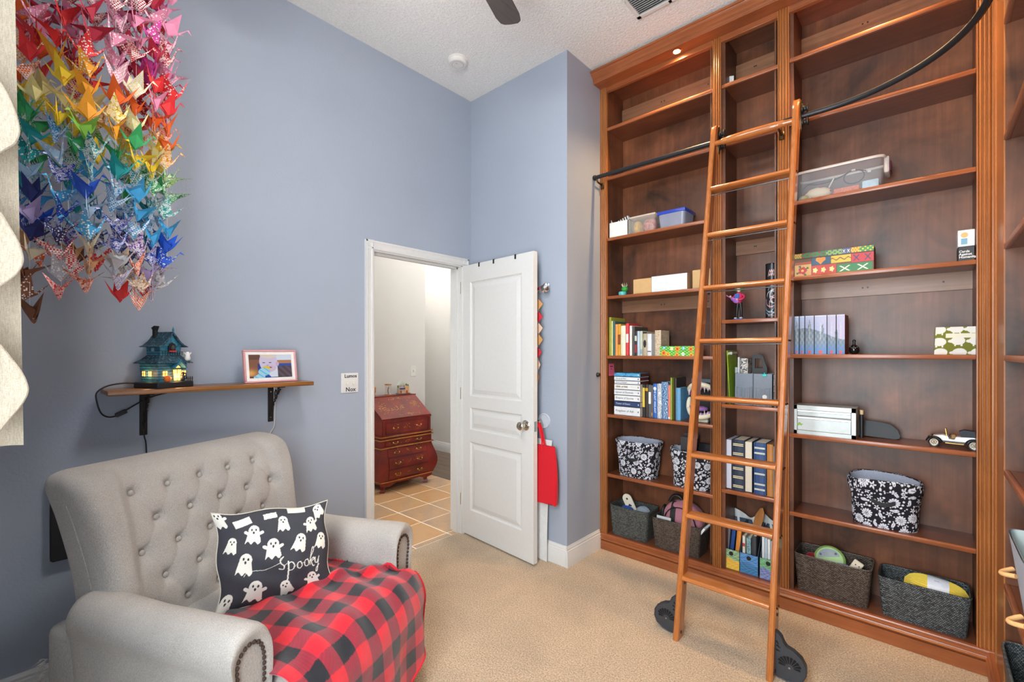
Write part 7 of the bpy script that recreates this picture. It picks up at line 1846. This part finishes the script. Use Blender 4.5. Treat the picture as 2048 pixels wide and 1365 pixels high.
def drawer(z0, z1, y0, y1, n, curved):
    dr = MB()
    def f(u, v):
        z = lerp(z0, z1, v); return (XD1 + .004 + (bombe(z) * .55 if curved else 0), lerp(y0, y1, u), z)
    d = dr.grid(f, 1, 6, flip=False).grid(lambda u, v: (f(u, 1)[0] - .006 * v, f(u, 1)[1], z1), 1, 1).grid(lambda u, v: (f(u, 0)[0] - .006 * (1 - v), f(u, 0)[1], z0), 1, 1).build('drawer', M_LAC, dk, 30, fixn=True)
    zc = (z0 + z1) / 2; xf_ = f(0, .5)[0]
    for yy in (lerp(y0, y1, .22), lerp(y0, y1, .78)):
        pu = MB(); pu.tube([(xf_ + .004 + .010 * math.sin(PI * k / 8), yy - .026 + .052 * k / 8, zc - .012 * math.sin(PI * k / 8)) for k in range(9)], .0025, 6)
        for s in (-1, 1): pu.ball((xf_ + .003, yy + s * .026, zc), (.004, .008, .010), 8, 6)
        pu.build('drawer_pull', M_BRASS, d, 60)
        gilt(frame_m((xf_ + .0012, yy, zc), (0, 1, 0), (0, 0, 1)), 0, 0, .055, (z1 - z0) * .45, 20 if curved else 8, d)
    gilt(frame_m((xf_ + .0012, (y0 + y1) / 2, zc), (0, 1, 0), (0, 0, 1)), 0, 0, .05, (z1 - z0) * .3, 12, d)
    MB().tube([(f(0, 0)[0] + .0003, y0, z0), (f(0, .5)[0] + .0003, y0, zc), (f(0, 1)[0] + .0003, y0, z1), (f(1, 1)[0] + .0003, y1, z1), (f(1, .5)[0] + .0003, y1, zc), (f(1, 0)[0] + .0003, y1, z0)], .0012, 4, closed=True).build('drawer_edge', M_NIGHT, d)
drawer(.572, .680, YD0 + .055, YD1 - .055, 2, False); drawer(.458, .508, YD0 + .05, YD1 - .05, 2, False)
drawer(.345, .425, YD0 + .07, YD1 - .07, 2, True); drawer(.235, .335, YD0 + .07, YD1 - .07, 2, True); drawer(.130, .225, YD0 + .07, YD1 - .07, 2, True)
for yy in (YD0 + .03, YD1 - .03): MB().cyl((XD1 + .002, yy, .56), (XD1 + .002, yy, .698), .011, 10).build('column', M_LAC, dk, 60)
for x in (XD1 - .045, XD0 + .04):
    for y, s in ((YD0 + .045, 1), (YD1 - .045, -1)):
        MB().lathe([(.030, 0), (.034, .008), (.024, .030), (.030, .062), (.050, .100)], (x, y, 0), 4).build('foot', M_LAC, dk, 20, fixn=True)
MB().prism([(YD0, .108), (YD0, .075), (YD0 + .09, .060), (YD0 + .16, .085), (YD1 - .16, .085), (YD1 - .09, .060), (YD1, .075), (YD1, .108)], XD1 - .02, XD1 + .006, 'x').build('apron', M_LAC, dk, fixn=True)
# ornaments on the desk
ZT = .918
o = thing('wooden_box_tower', 'carved orange wooden tower ornament at the desk left', 'ornament', (-4.225, 2.515, ZT)); MB().lathe([(.028, 0), (.032, .01), (.024, .03), (.030, .035), (.036, .05), (.036, .085), (.040, .09), (.030, .10), (.010, .12), (.004, .14), (0, .142)], (-4.225, 2.515, ZT), 8).build('tower', plain('#C0823E', .5, name='carved_wood', vary=.2), o, 30)
o = thing('hourglass', 'small glass jar ornament with wooden ends on the desk', 'ornament', (-4.23, 2.70, ZT)); MB().lathe([(0, .0), (.036, .0), (.036, .008), (0, .008)], (-4.23, 2.705, ZT), 16).lathe([(0, .108), (.036, .108), (.036, .118), (0, .118)], (-4.23, 2.705, ZT), 16).build('wood_end', plain('#B0763A', .5, name='turned_wood'), o, 40); MB().lathe([(.030, .008), (.030, .108)], (-4.23, 2.705, ZT), 16, caps=False).build('glass', clear_plastic('jar_glass', '#E8E8E4', .25), o, 60); MB().tube(spline([(-4.23, 2.71, ZT + .01), (-4.225, 2.70, ZT + .05), (-4.23, 2.712, ZT + .085)]), .006, 6).build('sprig', plain('#4A4A34', .7, name='dark_stem'), o, 60)
o = thing('village_house', 'colourful ceramic village house on the desk', 'ornament', (-4.225, 2.89, ZT)); c_ = (-4.225, 2.89)
MB().rbox(c_[0] - .03, c_[0] + .03, 2.815, 2.965, ZT, ZT + .010, .003, 1).build('base', plain('#6A4A3A', .6, name='ceramic_base'), o, 40); MB().box(c_[0] - .025, c_[0] + .02, 2.830, 2.90, ZT + .01, ZT + .10).build('wall', plain('#C9B49A', .6, name='ceramic_wall'), o); MB().box(c_[0] - .025, c_[0] + .022, 2.902, 2.950, ZT + .01, ZT + .085).build('wall', plain('#D2A66A', .6, name='ceramic_wall2'), o)
MB().prism([(2.822, ZT + .10), (2.906, ZT + .10), (2.864, ZT + .150)], c_[0] - .028, c_[0] + .024, 'x').build('gable', plain('#C9D0C4', .6, name='ceramic_gable'), o, fixn=True); MB().box(c_[0] + .02, c_[0] + .026, 2.832, 2.90, ZT + .055, ZT + .068).build('awning', plain('#2A3E8A', .6, name='ceramic_blue'), o); MB().box(c_[0] + .02, c_[0] + .023, 2.842, 2.858, ZT + .012, ZT + .04).box(c_[0] + .022, c_[0] + .025, 2.915, 2.93, ZT + .012, ZT + .04).build('door', plain('#B83A3A', .6, name='ceramic_red'), o)
for yy in (2.845, 2.885): MB().box(c_[0] + .02, c_[0] + .0225, yy - .006, yy + .006, ZT + .078, ZT + .092).build('window', plain('#8AA8B4', .3, name='ceramic_pane'), o)
for yy, zz in ((2.822, .085), (2.906, .10), (2.952, .092), (2.93, .10)): MB().ball((c_[0], yy, ZT + zz), (.008, .008, .014), 8, 6).build('tree', plain('#5E7A4A', .7, name='ceramic_green'), o, 60)
